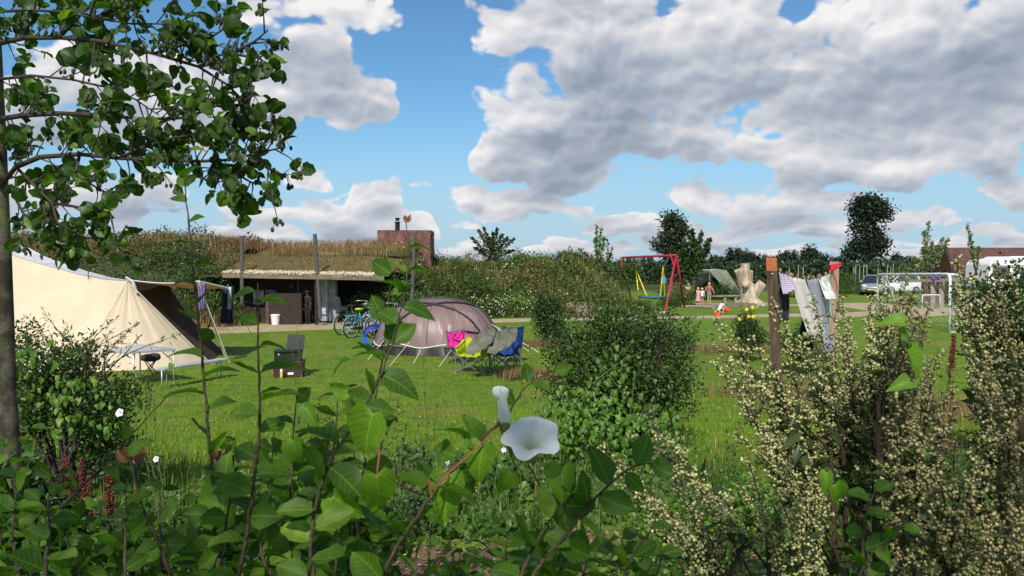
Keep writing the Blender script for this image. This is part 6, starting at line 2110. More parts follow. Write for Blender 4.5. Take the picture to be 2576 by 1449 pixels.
def white_bell(p, r, parent=None, axis=(-.2, -1, .45), mat=None, n=40, lobes=5):
    A_ = Vector(axis).normalized(); X_ = A_.cross(Vector((0, 0, 1))).normalized(); Y_ = X_.cross(A_)
    rows = [(.012, -1.12), (.08, -1.08), (.15, -.75), (.24, -.45), (.42, -.20), (.70, -.04), (.92, .0), (1.0, -.02)]
    m = MB(); nr_ = len(rows)
    vs = []
    for j, (rr_, zz) in enumerate(rows):
        for k in range(n):
            a_ = 2 * math.pi * k / n
            lob = 1 + .10 * math.cos(lobes * a_ + .4) * (j / (nr_ - 1)) ** 2 + .012 * math.sin(11 * a_ + j) * (j / 6)
            dz = .10 * math.cos(lobes * a_ + .4) * (j / (nr_ - 1)) ** 1.5 + .035 * abs(math.sin(lobes * a_ / 2 + .2)) ** 6 * (j / (nr_ - 1)) + .012 * math.sin(lobes * 4 * a_) + .03 * math.sin(2 * a_ + 1) * (j / 6)
            vs.append(Vector(p) + (X_ * math.cos(a_) + Y_ * math.sin(a_)) * rr_ * lob * r + A_ * (zz - dz) * r)
    m.add(vs, [(j * n + k, j * n + (k + 1) % n, (j + 1) * n + (k + 1) % n, (j + 1) * n + k) for j in range(nr_ - 1) for k in range(n)])
    return m, A_


PET, tt_, out_ = newmat('petal_white')
b = nd(tt_, 'ShaderNodeBsdfPrincipled'); b.inputs['Base Color'].default_value = (.86, .87, .86, 1); b.inputs['Roughness'].default_value = .55; b.inputs['Specular IOR Level'].default_value = .25
tr = nd(tt_, 'ShaderNodeBsdfTranslucent'); tr.inputs[0].default_value = (.86, .88, .80, 1)
mx = nd(tt_, 'ShaderNodeMixShader'); mx.inputs[0].default_value = .35
tt_.links.new(b.outputs[0], mx.inputs[1]); tt_.links.new(tr.outputs[0], mx.inputs[2]); tt_.links.new(mx.outputs[0], out_.inputs[0])
for (u, v, Y_, r_, lb) in ((300, 1038, 6.2, .032, 'small white bindweed flower in front of the left bush'), (1267, 1132, 7.2, .022, 'tiny white bindweed flower low behind the big white flower'), (1126, 1163, 7.2, .020, 'tiny white bindweed flower in the ground cover below the dome tent'),
                           (392, 1155, 6.4, .024, 'tiny white bindweed flower in the ground cover below the folding table'), (960, 1078, 8.2, .02, 'tiny white bindweed flower at the edge of the lawn')):
    p = at(u, v, Y_)
    t = thing('bindweed_flower', lb, 'flower', p)
    m, A_ = white_bell(p, r_, n=20); obj('petals', m, PET, t, smooth=True)
    m = MB(); m.tube([p - A_ * r_, p - A_ * r_ * 1.6 + Vector((0, 0, -.06))], .003, 5); obj('stalk', m, MATS['vine_green'], t)

# ground cover of bindweed and weeds along the edge of the lawn
N_ = 30000
X = -7 + 16 * rng.random(N_); Yg = 7.2 + 3.6 * rng.random(N_)
edge = 9.7 + .45 * np.sin(X * 1.1 + 1) + .25 * np.sin(X * 3.1) - 1.0 * np.exp(-((X + 3.6) / .7) ** 2) - 1.0 * np.exp(-((X - 2.9) / .8) ** 2)
keep = (Yg < edge) & (Yg > 7.35 + .3 * np.sin(X * 1.9))
X, Yg = X[keep], Yg[keep]; n = len(X)
hh = .10 + .22 * (np.sin(X * 1.7 + Yg) * np.sin(Yg * 2.3 + X * .6)).clip(-.3, 1) + .14 * np.abs(np.sin(X * 4.1 + Yg * 2))
P = np.stack([X, Yg, np.maximum(.01, hh * rng.random(n) ** .55)], 1)
tag(leafobj('ground_cover', 'heart', P, np.tile([0, -.5, -.35], (n, 1)) + rdir(n) * .9, np.tile([0, -.5, 1.], (n, 1)) + rdir(n) * .5, .045 + .04 * rng.random(n), leafmat('cover_leaf', (.04, .095, .014), (.10, .20, .028), (.18, .26, .05), .35, patch=.5, pcol=(.035, .07, .015), pscale=1.4)), 'mat of bindweed and low weeds between the bare soil and the lawn', 'ground cover', kind='stuff')
N_ = 9000
X = -5 + 13 * rng.random(N_); Yg = 7.3 + 2.6 * rng.random(N_)
P = np.stack([X, Yg, np.zeros(N_)], 1)
blades('rough_grass', P, .30, leafmat('rough_blade', (.05, .10, .016), (.12, .19, .03), (.3, .24, .1), .3), lean=.7, w=.035, label='uncut grass mixed into the ground cover', cat='grass')
N_ = 3000; P = np.stack([1.2 + rng.normal(0, 1.6, N_), 19.2 + rng.normal(0, .5, N_) , np.zeros(N_)], 1)
N1 = 2200
P = np.concatenate([np.stack([rng.normal(at(u, 0, Yc).x, sx_, N1), rng.normal(Yc, sy_, N1), np.zeros(N1)], 1) for u, Yc, sx_, sy_ in ((1370, 24, .9, .25), (1850, 22.5, 1.1, .3), (2010, 15.2, .8, .4), (2380, 13.5, 1.3, .6), (1330, 17.4, .25, .2), (2400, 10.2, 1.2, .5))])
blades('withered_grass', P, .24, L_DRYB, lean=.9, w=.05, label='patches of withered tan grass round the bushes and posts', cat='grass')
# straw and stones on the soil
N_ = 2600; X = -5 + 10 * rng.random(N_); Yg = 5.2 + 2.4 * rng.random(N_)
P = np.stack([X, Yg, .015 + .012 * rng.random(N_)], 1); T = rdir(N_); T[:, 2] *= .15
tag(leafobj('straw_litter', 'lance', P, T, np.tile([0, 0, 1.], (N_, 1)) + rdir(N_) * .4, .05 + .09 * rng.random(N_), leafmat('straw', (.14, .09, .04), (.34, .25, .13), (.5, .4, .24), .1), wid=.6), 'dry straw and leaf litter on the bare soil', 'litter', kind='stuff')
N_ = 1500; X = -5 + 10 * rng.random(N_); Yg = 5.0 + 2.5 * rng.random(N_)
tag(leafobj('soil_clods', 'bud', np.stack([X, Yg, .01 + 0 * X], 1), rdir(N_), rdir(N_), .015 + .05 * rng.random(N_) ** 3, leafmat('clod', (.09, .06, .035), (.22, .16, .10), (.35, .3, .24), 0, rough=.9), wid=1.3), 'clods and small stones on the bare soil', 'stones', kind='stuff')

# reddish dock seed heads, lower left
DK = leafmat('dock_seed', (.085, .018, .010), (.17, .045, .02), (.22, .10, .04), .2)


def dock(label, ub, vtops, Y_, n=700, q0=.45):
    b = Vector((at(ub, 0, Y_).x, Y_, 0)); t = thing('dock_plant', label, 'dock', b); m = MB(); Ps = []
    for (u, v) in vtops:
        e = at(u, v, Y_ + random.uniform(-.1, .1)); pts = [b.lerp(e, k / 6) + Vector((.02 * math.sin(k * 2), 0, 0)) for k in range(7)]
        m.tube(pts, .006, 5)
        q = q0 + (1 - q0) * rng.random(n); Ps.append(np.array(b) + q[:, None] * np.array(e - b) + rng.normal(size=(n, 3)) * (.028 * (1.2 - q))[:, None])
    obj('stem', m, plain('dock_stem', (.14, .04, .02), .8), t); P = np.concatenate(Ps)
    leafobj('seed_head', 'bud', P, rdir(len(P)), rdir(len(P)), .012 + .008 * rng.random(len(P)), DK, t)


dock('rust red dock seed heads, group nearest to the left trunk', 190, [(165, 1150), (185, 1190), (205, 1160), (225, 1200)], 5.6)
dock('tall single rust red dock seed head right of the left dock group', 285, [(273, 1170), (265, 1250), (290, 1290)], 5.2)
dock('dark red dock seed heads at the bottom left edge of the picture', 240, [(215, 1310), (235, 1290), (262, 1330), (150, 1360)], 4.4)
dock('rust brown dock seed head sticking up beyond the mugwort left of the goal foot', 2380, [(2400, 842)], 7.0, 420, .84)

# leafy upright weeds in the middle ground
def weed(label, u0, vb, tops, Y_, mat, size=.07, n=60, name='tall_weed'):
    b = Vector((at(u0, 0, Y_).x, Y_, 0)); t = thing(name, label, 'weed', b); m = MB(); Ps = []; Ts = []; Ns = []
    for (u, v) in tops:
        e = at(u, v, Y_ + random.uniform(-.15, .15)); d = (e - b)
        pts = [b.lerp(e, k / 6) + Vector((.015 * math.sin(k * 2 + u), 0, 0)) for k in range(7)]
        m.tube(pts, [.007 * (1 - k / 9) for k in range(7)], 5)
        for k in range(n):
            q = .25 + .75 * k / n; a_ = k * 2.4
            Ps.append(tuple(b + d * q)); dd = Vector((math.cos(a_), math.sin(a_), .75)).normalized(); Ts.append(tuple(dd)); Ns.append((-.3 * math.cos(a_), -.3 * math.sin(a_), 1))
    obj('stem', m, plain('weed_stem', (.10, .10, .04), .8), t)
    leafobj('foliage', 'lance', Ps, Ts, Ns, size * (.5 + .6 * rng.random(len(Ps))), mat, t, wid=1.25)


weed('willowherb stalks with narrow leaves on the lawn edge right of the big bush', 1840, 0, [(1830, 1080), (1862, 1060), (1845, 1120), (1800, 1150)], 7.6, L_MID, .09, 34)
weed('straight leafy stalk rising left of the pink chair in front of the lawn', 1072, 0, [(1068, 890), (1050, 990), (1100, 1010)], 6.5, L_MID, .07, 20)
weed('dark leafy stalks in front of the lawn below the camping chairs', 990, 0, [(970, 1040), (1000, 1000), (1020, 1060), (940, 1080)], 6.8, L_DARK, .09, 34)
weed('group of leafy stalks below the burgundy crate', 800, 0, [(770, 1010), (800, 990), (830, 1030), (745, 1040)], 6.6, L_DARK, .09, 34)
weed('pale green leafy stalks left of the first brown shoot', 400, 0, [(360, 1010), (385, 990), (345, 1060), (410, 1060)], 6.6, L_LIGHT, .08, 34)
weed('thin dark weed stalks beside the path in front of the hut bucket', 745, 0, [(747, 800), (757, 830), (735, 850)], 12, L_DARK, .07, 18)
weed('yellow flowered weed beside the path left of the orange topped post', 1890, 0, [(1878, 775), (1892, 770), (1900, 785), (1885, 800), (1865, 805)], 20, L_MID, .12, 24)
Pq = np.array([tuple(at(u, v, 19.9)) for u, v in ((1878, 778), (1893, 773), (1883, 796), (1895, 797), (1860, 803))])
t = thing('yellow_flowers', 'cluster of yellow flower heads on the weed left of the orange topped post', 'flowers', tuple(Pq[0]))
for q in Pq:
    m = MB(); m.ell(q, (.02, .02, .015), 10, 6)
    for k in range(8): m.ell(Vector(q) + Vector((.028 * math.cos(k * .785), -.01, .028 * math.sin(k * .785))), (.017, .01, .017), 6, 4)
    obj('flower_head', m, plain('petal_yellow', (.75, .58, .02), .7), t)

# shadowy bushes at the right edge behind the mugwort
pbush('bush', 'dark dense bush at the right edge below the caravan', 2540, 1100, [(2510, 800, 90, 70), (2560, 900, 80, 120), (2480, 720 + 20, 60, 40), (2560, 720, 50, 50), (2600, 1050, 80, 140)], 9000, .055, L_DARK, yb=9.5, per=7, spread=.07)
pbush('bush', 'tangled dark weeds low at the bottom right corner', 2300, 1400, [(2300, 1330, 220, 70), (2480, 1280, 120, 110), (2050, 1410, 160, 50)], 7000, .055, L_SHRUB, yb=5.2, per=6, spread=.06)
pbush('bush', 'green leafy weeds behind the lower left mugwort plumes', 1800, 1400, [(1720, 1330, 150, 60), (1900, 1300, 120, 70), (1600, 1400, 140, 50)], 5000, .05, L_LIGHT, yb=5.8, per=6, spread=.06)
pbush('bush', 'round low bush under the washing line between both posts', 2025, 905, [(2010, 850, 26, 34), (1885, 850, 40, 40), (1870, 815, 24, 34)], 2600, .07, L_DARK, 'diamond', yb=20.5)
pbush('bush', 'dark leafy tangle at the bottom left corner', 60, 1449, [(60, 1300, 110, 110), (180, 1400, 120, 70), (20, 1180, 60, 80), (330, 1430, 90, 40)], 5500, .05, L_DARK, yb=4.2, per=6, spread=.05)
pbush('bush', 'dim undergrowth of leaves at the bottom centre', 820, 1449, [(760, 1360, 120, 70), (900, 1330, 100, 90), (640, 1330, 90, 60), (1060, 1290, 70, 50)], 4200, .05, L_SHRUB, yb=5.6, per=6, spread=.05)

# ------------------------------------------------------------------ mugwort plumes, right foreground
MUG = leafmat('mugwort_bud', (.20, .25, .07), (.74, .72, .38), (.18, .13, .04), .32, tcol=(1.1, 1.05, .8))
MUGB = leafmat('mugwort_bud_shaded', (.10, .12, .04), (.50, .46, .22), (.11, .07, .02), .3, tcol=(1.1, 1.0, .8))  # dimmer copy of the bud colours, with the right side's shade mixed in
MUGL = leafmat('mugwort_leaf', (.03, .05, .018), (.07, .10, .035), None, .25)
MST = plain('mugwort_stem', (.075, .06, .025), .8, col2=(.05, .025, .018))


def mugwort(label, base, node, plumes, Y_, mat, per=430, bs=.0082, below=True):
    """base: foot (u) ; node: point on the main stem where plumes part; plumes: tips"""
    b = Vector((at(base, 0, Y_ + .1).x, Y_ + .1, 0))
    t = thing('mugwort', label, 'mugwort', b, 'mugwort plants at the right')
    m = MB(); nodep = at(node[0], node[1], Y_)
    m.tube([b, b.lerp(nodep, .6) + Vector((.01, 0, 0)), nodep], [.008, .006, .005], 6)
    Ps = []; Ts = []; LP = []; LT = []
    for (u, v) in plumes:
        Yt = Y_ + random.uniform(-.18, .18); e = at(u, v, Yt)
        f0 = random.uniform(.78, 1.0); s0 = b.lerp(nodep, f0)
        L = (e - s0).length
        ctrl = s0.lerp(e, .5) + Vector((0, 0, .06 * L)); pts = []
        for k in range(11):
            q = k / 10; pts.append(s0 * (1 - q) ** 2 + ctrl * 2 * q * (1 - q) + e * q * q)
        m.tube(pts, [.0032 * (1 - .75 * k / 10) for k in range(11)], 4, caps=False)
        A_ = np.array([tuple(x) for x in pts]); ax = nrm(A_[-1] - A_[0])
        nb = max(12, int(L / .0155))
        for j in range(nb):
            q = .22 + .78 * j / nb
            i = min(9, int(q * 10)); c = A_[i] + (A_[i + 1] - A_[i]) * (q * 10 - i)
            d = nrm(rdir(1)[0] * .9 + ax * .9 + np.array([0, 0, .15]))
            l2 = L * .115 * (1.12 - q) * random.uniform(.5, 1.2) + .012
            k2 = max(4, int(l2 / .0040)); w = (np.arange(k2) + rng.random(k2)) / k2
            pp_ = c + d * l2 * w[:, None] + rng.normal(size=(k2, 3)) * .0028 + np.array([0, 0, -.15 * l2]) * (w ** 2)[:, None]
            Ps.append(pp_); Ts.append(np.tile([0, 0, -.6], (k2, 1)) + rdir(k2) * .7)
            if j % 2 == 0:
                m.tube([c, c + d * l2 * .9], .0011, 3, caps=False)
            if q < .45 and j % 2:
                for _ in range(1): LP.append(c); LT.append(nrm(rdir(1)[0] + ax * .6))
    P = np.concatenate(Ps); T = np.concatenate(Ts); n = len(P)
    obj('stem', m, MST, t)
    leafobj('flower_spray', 'bud', P, T, rdir(n), bs * (.55 + .8 * rng.random(n)), mat, t, wid=.62 + .35 * rng.random(n))
    for _ in range(34):
        q = random.uniform(.35, 1); LP.append(tuple(b.lerp(nodep, q))); LT.append(tuple(nrm(rdir(1)[0] + [0, 0, .5])))
    n = len(LP)
    leafobj('foliage', 'lance', LP, LT, rdir(n) + [0, 0, 1], .035 + .05 * rng.random(n), MUGL, t, wid=1.4)


mugwort('cream mugwort plumes sweeping to the lower left beside the bindweed flower', 2030, (1930, 1330), [(1500, 1115), (1545, 1150), (1575, 1085), (1612, 1015), (1640, 1075), (1580, 1210), (1620, 1250), (1700, 1170), (1760, 1230), (1545, 1185), (1670, 1290), (1660, 1130)], 1.75, MUG)
mugwort('cream mugwort plumes reaching the farthest up left in front of the orange topped post', 2190, (2090, 1130), [(1800, 800), (1805, 862), (1815, 905), (1860, 905), (1838, 960), (1790, 905), (1880, 840), (1860, 1000), (1905, 1050), (1840, 1080)], 1.9, MUG)
mugwort('cream mugwort plumes crossing the dark brown post', 2200, (2120, 1080), [(1936, 752), (1960, 830), (1930, 900), (1985, 930), (1955, 990), (2010, 845), (2000, 1010), (1920, 960), (1970, 1080)], 2.05, MUG)
mugwort('cream mugwort plumes standing in front of the laundry', 2190, (2160, 1050), [(2046, 740), (2028, 800), (2062, 840), (2030, 900), (2095, 870), (2060, 960), (2100, 960)], 2.2, MUG)
mugwort('cream mugwort plumes standing right of the bare wooden post', 2200, (2175, 1040), [(2118, 745), (2100, 790), (2135, 800), (2145, 850), (2125, 910), (2170, 880), (2110, 840)], 2.1, MUG)
mugwort('yellowish mugwort plumes right in front of the silver cars and goal post', 2230, (2200, 1000), [(2190, 735), (2185, 790), (2215, 745), (2235, 690), (2250, 760), (2205, 830), (2240, 830), (2180, 870), (2222, 780)], 1.95, MUG)
mugwort('shaded brownish mugwort plumes in the middle of the goal mouth', 2240, (2210, 1010), [(2282, 668), (2270, 740), (2300, 720), (2312, 790), (2290, 840), (2330, 800), (2265, 880), (2320, 870), (2345, 900), (2295, 760), (2340, 760)], 1.8, MUGB)
mugwort('shaded brown and cream mugwort plumes below the goal', 2330, (2270, 1150), [(2360, 880), (2330, 930), (2390, 940), (2350, 990), (2300, 970), (2410, 1010), (2250, 980), (2230, 1040), (2380, 1060)], 1.6, MUGB)
mugwort('pale mugwort plume reaching up in front of the tiled cabin', 2560, (2530, 1000), [(2400, 640), (2410, 720), (2436, 760), (2440, 690), (2460, 800), (2440, 850), (2490, 860), (2405, 780)], 2.0, MUG)
mugwort('greyish mugwort plumes in front of the caravan', 2600, (2570, 980), [(2500, 655), (2480, 720), (2520, 745), (2540, 800), (2500, 800), (2470, 770), (2550, 700)], 2.0, MUGB)
mugwort('dark mugwort stems at the right edge of the picture', 2590, (2540, 1090), [(2440, 900), (2480, 900), (2520, 930), (2560, 880), (2500, 1000), (2450, 1010), (2540, 960)], 1.6, MUGB)
mugwort('shaded brown mugwort plumes at the bottom right', 2420, (2400, 1380), [(2250, 1130), (2300, 1100), (2350, 1080), (2400, 1110), (2450, 1150), (2480, 1080), (2200, 1200), (2280, 1200), (2520, 1180), (2360, 1190)], 1.45, MUGB)
mugwort('shaded mugwort plumes low at the far bottom right corner', 2600, (2560, 1430), [(2430, 1230), (2480, 1250), (2540, 1200), (2570, 1260), (2400, 1300), (2350, 1290)], 1.4, MUGB)
mugwort('mugwort plumes low between the lower left sweep and the dark stem', 2080, (2030, 1400), [(1880, 1150), (1930, 1180), (1980, 1150), (1850, 1220), (2040, 1160), (1900, 1290), (2010, 1240), (2080, 1190)], 1.7, MUG)

# ------------------------------------------------------------------ near shrubs with broad leaves
SHL = leafmat('shrub_leaf_near', (.034, .085, .008), (.085, .165, .014), (.18, .27, .03), .38, rough=.5, spec=.25, veins=True, tcol=(1.8, 2.4, .7))
SHR = leafmat('young_leaf_red', (.14, .045, .022), (.20, .09, .03), None, .3, rough=.4, veins=True, tcol=(1.5, 1.1, .7))
BWL = leafmat('bindweed_leaf_near', (.085, .19, .014), (.16, .30, .024), None, .42, rough=.5, veins=True, tcol=(1.5, 1.7, .5))
STB = plain('shoot_bark', (.050, .034, .018), .7, noise=.35, nscale=60, bump=.4, bscale=120)
STR = plain('shoot_red', (.20, .05, .035), .6, noise=.2)


def leaves_at(name, specs, Y_, mat, parent, kind='ovate', wid=1.0, cam_face=.5, jitter=.35):
    """specs: (u, v, angle in degrees in the picture, length in px)"""
    P = []; T = []; N = []; S = []
    for sp in specs:
        u, v, a_, L = sp[:4]; Yl = sp[4] if len(sp) > 4 else Y_
        p = at(u, v, Yl); P.append(tuple(p))
        tw = random.uniform(-jitter, jitter)
        T.append((math.cos(R(a_)), tw, math.sin(R(a_)))); N.append(tuple(nrm(np.array([0, -cam_face, 1 - cam_face]) + rdir(1)[0] * jitter)))
        S.append(L * Yl / FPX)
    P, T, N, S = (np.asarray(x, float) for x in (P, T, N, S))
    kinds = {'ovate': ('ovate', 'ovate_curl', 'ovate_up'), 'heart': ('heart', 'heart_curl'), 'alder': ('alder', 'alder_curl')}.get(kind, (kind,))
    pick = rng.integers(0, len(kinds), len(P)); XX = []; FF = []; UU = []; o = 0
    for i, kd in enumerate(kinds):
        q = pick == i
        if not q.any(): continue
        X, F, U = scatter(kd, P[q], T[q], N[q], S[q], wid * (.8 + .35 * rng.random(q.sum())))
        XX.append(X); FF.append(F + o); UU.append(U); o += len(X)
    return nobj(name, np.concatenate(XX), np.concatenate(FF), mat, parent, True, None, np.concatenate(UU))


def shoot(m, specs, pts, Y0, Y1, r0, r1, L0=70, L1=95, gap=50, both=False, start=0.0, ang=35, end=1.0):
    """stem through picture points (top first); leaves alternate along it; returns nothing, fills specs"""
    n = len(pts); W = []
    for i, (u, v) in enumerate(pts):
        W.append(at(u, v, Y0 + (Y1 - Y0) * i / (n - 1)))
    WW = []; rr = []
    for i in range(n - 1):
        for k in range(4):
            f = k / 4; p = W[i].lerp(W[i + 1], f)
            if k: p += Vector((random.uniform(-1, 1), random.uniform(-1, 1), 0)) * .0014
            WW.append(p); rr.append(.72 * (r0 + (r1 - r0) * (i + f) / (n - 1)) * (1.25 if k == 2 else 1) * random.uniform(.9, 1.1))
    WW.append(W[-1]); rr.append(r1 * .72)
    m.tube(WW, rr, 7)
    tot = sum(math.dist(pts[i], pts[i + 1]) for i in range(n - 1)); acc = 0; nxt = 0; side = random.choice((-1, 1))
    for i in range(n - 1):
        d = math.dist(pts[i], pts[i + 1])
        while nxt < acc + d:
            f = (nxt - acc) / d; q = nxt / tot
            if start <= q <= end:
                u = pts[i][0] + (pts[i + 1][0] - pts[i][0]) * f; v = pts[i][1] + (pts[i + 1][1] - pts[i][1]) * f
                Yl = Y0 + (Y1 - Y0) * (i + f) / (n - 1)
                dirn = math.degrees(math.atan2(-(pts[i][1] - pts[i + 1][1]), pts[i][0] - pts[i + 1][0]))
                for s_ in ((1, -1) if both else (side,)):
                    a_ = dirn + s_ * (ang + random.uniform(-12, 30) + 25 * q)
                    L = L0 + (L1 - L0) * min(1, q * 1.6)
                    specs.append((u, v, a_, L * random.uniform(.7, 1.15), Yl + random.uniform(-.02, .02)))
                side = -side
            nxt += gap * random.uniform(.75, 1.3)
        acc += d


def shrub(label, shoots, mat=SHL, reds=(), extra=()):
    b = Vector((at(shoots[0]['pts'][-1][0], 0, shoots[0]['Y1']).x, shoots[0]['Y1'], 0))
    t = thing('leafy_shrub', label, 'shrub', b)
    m = MB(); sp = []
    for s_ in shoots:
        s_ = dict(s_); pts = list(s_.pop('pts'))
        shoot(m, sp, pts, **s_)
        lastp = at(pts[-1][0], pts[-1][1], s_['Y1'])
        m.tube([lastp, Vector((b.x + (lastp.x - b.x) * .4, s_['Y1'], 0))], [s_['r1'], s_['r1'] * 1.6], 6)
    obj('stem', m, STB, t, smooth=True)
    leaves_at('foliage', sp + list(extra), 1.2, mat, t, wid=1.0, cam_face=.32, jitter=.55)
    if reds: leaves_at('young_leaves', reds, 1.2, SHR, t, wid=.8)
    return t


shrub('tall brown shoot with alternate leaves in front of the tent awning, topmost upright shoot',
      [dict(pts=[(463, 455), (470, 520), (480, 600), (486, 680), (497, 780), (508, 880), (514, 980), (524, 1080), (532, 1180), (540, 1300), (545, 1460)], Y0=1.28, Y1=1.20, r0=.0012, r1=.0042, L0=52, L1=84, gap=50, ang=36)],
      extra=[(470, 470, 130, 40, 1.28), (466, 470, 60, 45, 1.28)])
shrub('straight shoot with broad leaves in front of the hut, left of the burgundy crate',
      [dict(pts=[(648, 712), (649, 800), (650, 900), (654, 1000), (652, 1100), (640, 1200), (625, 1320), (600, 1460)], Y0=1.15, Y1=1.1, r0=.0011, r1=.0042, L0=62, L1=92, gap=54, ang=45, start=.02)],
      extra=[(648, 735, 168, 60, 1.15), (652, 760, 8, 78, 1.15), (655, 940, 35, 115, 1.12), (655, 1010, 25, 110, 1.1)])
shrub('forked dark red shoot crossing the dome tent',
      [dict(pts=[(1022, 560), (1030, 620), (1024, 690), (1012, 770), (990, 850), (965, 930), (925, 1010), (870, 1090), (820, 1180), (790, 1290), (775, 1460)], Y0=1.12, Y1=1.0, r0=.0009, r1=.0034, L0=62, L1=105, gap=44, ang=45, start=.10),
       dict(pts=[(985, 690), (975, 780), (968, 860), (950, 960), (935, 1060), (915, 1180), (860, 1320), (840, 1460)], Y0=1.15, Y1=1.05, r0=.0008, r1=.0026, L0=60, L1=100, gap=52, ang=45, start=.0)],
      reds=[(1022, 562, 100, 26, 1.12), (1026, 560, 70, 22, 1.12)], extra=[(1030, 690, 155, 70, 1.1), (1000, 790, 170, 80), (1010, 850, 200, 70), (1035, 625, 20, 55, 1.12), (880, 905, 190, 70), (950, 880, 160, 66)])
shrub('dark arching twig of broad leaves that carries the white bindweed flower',
      [dict(pts=[(1400, 930), (1350, 952), (1320, 975), (1290, 1020), (1262, 1060), (1215, 1105), (1170, 1150), (1110, 1200), (1085, 1250), (1040, 1310), (995, 1380), (955, 1470)], Y0=.98, Y1=.90, r0=.0009, r1=.0030, L0=60, L1=95, gap=62, ang=50, start=.08)],
      extra=[(1395, 935, 10, 50, .98), (1345, 955, 172, 70, .98), (1330, 960, 95, 48, .97), (1180, 1110, 130, 90, .93), (1150, 1150, 165, 90, .93), (1100, 1230, 20, 110, .92), (1080, 1220, 150, 85, .92)])
shrub('twig with dark leaves arching in from the lower right of the white flower',
      [dict(pts=[(1640, 1165), (1600, 1172), (1560, 1195), (1510, 1240), (1470, 1290), (1420, 1350), (1370, 1400), (1330, 1470)], Y0=1.0, Y1=.9, r0=.0012, r1=.0030, L0=80, L1=110, gap=42, ang=48, both=False),
       dict(pts=[(1440, 1240), (1390, 1300), (1340, 1380), (1300, 1470)], Y0=.95, Y1=.9, r0=.001, r1=.003, L0=80, L1=100, gap=45, ang=50),
       dict(pts=[(1640, 1330), (1600, 1380), (1560, 1470)], Y0=.95, Y1=.9, r0=.001, r1=.003, L0=70, L1=90, gap=40, ang=50)])
shrub('low crossing twigs with dull leaves at the bottom left, some tips coppery',
      [dict(pts=[(430, 985), (370, 1050), (300, 1130), (220, 1210), (140, 1290), (40, 1400)], Y0=1.5, Y1=1.3, r0=.001, r1=.004, L0=55, L1=80, gap=75, ang=50, start=.2),
       dict(pts=[(322, 1145), (340, 1210), (365, 1290), (400, 1370), (440, 1470)], Y0=1.2, Y1=1.1, r0=.0012, r1=.004, L0=60, L1=95, gap=45, ang=45),
       dict(pts=[(590, 1140), (585, 1200), (575, 1280), (560, 1360), (540, 1470)], Y0=1.25, Y1=1.1, r0=.001, r1=.004, L0=60, L1=95, gap=40, ang=45),
       dict(pts=[(130, 1200), (120, 1260), (125, 1330), (110, 1470)], Y0=1.3, Y1=1.1, r0=.001, r1=.004, L0=70, L1=95, gap=38, ang=48),
       dict(pts=[(30, 1170), (40, 1250), (30, 1350), (50, 1470)], Y0=1.3, Y1=1.1, r0=.001, r1=.004, L0=70, L1=90, gap=42, ang=48)],
      reds=[(322, 1165, 130, 48, 1.2), (322, 1160, 85, 40, 1.2), (326, 1165, 40, 50, 1.2), (592, 1160, 165, 70, 1.25), (594, 1150, 60, 40, 1.25), (596, 1160, 30, 45, 1.25), (600, 1165, 85, 36, 1.25)])
sh = []
R2_ = random.Random(11)
for k in range(13):
    u = 15 + k * 80 + R2_.uniform(-25, 25); top = R2_.uniform(1230, 1390) if u < 900 else R2_.uniform(1340, 1410)
    dx = R2_.uniform(-60, 60)
    sh.append(dict(pts=[(u, top), (u - dx * .4, (top + 1460) / 2), (u - dx, 1470)], Y0=R2_.uniform(1.15, 1.5), Y1=1.1, r0=.001, r1=.0035, L0=48, L1=86, gap=R2_.uniform(34, 56), ang=48, both=k % 3 == 0))
shrub('thick low hedge of dark broad leaves along the bottom of the picture', sh)
sh = []
for k in range(6):
    u = 1290 + k * 70 + R2_.uniform(-25, 25); top = R2_.uniform(1340, 1410)
    sh.append(dict(pts=[(u, top), (u - 20, 1470)], Y0=R2_.uniform(1.0, 1.2), Y1=1.0, r0=.001, r1=.003, L0=55, L1=85, gap=34, ang=50, both=True))
shrub('low dark leaves at the bottom right of centre', sh)
sh = []
for k, u in enumerate((690, 745, 800, 850, 895)):
    top = (1080, 1010, 1120, 1000, 1080)[k]
    sh.append(dict(pts=[(u, top), (u - 8, top + 110), (u - 15, top + 240), (u - 10, 1470)], Y0=R2_.uniform(1.15, 1.4), Y1=1.15, r0=.001, r1=.0035, L0=55, L1=92, gap=50, ang=50, both=k % 3 == 0))
shrub('cluster of broad leaved shoots in the centre left, between the two forked stems', sh)
shrub('pair of silvery backed broad leaves on twigs at the right', [dict(pts=[(2200, 1235), (2180, 1290), (2170, 1360), (2180, 1470)], Y0=1.3, Y1=1.2, r0=.0012, r1=.004, L0=60, L1=85, gap=36, ang=48), dict(pts=[(2270, 1330), (2200, 1380), (2150, 1470)], Y0=1.2, Y1=1.2, r0=.001, r1=.003, L0=60, L1=80, gap=44, ang=48)])

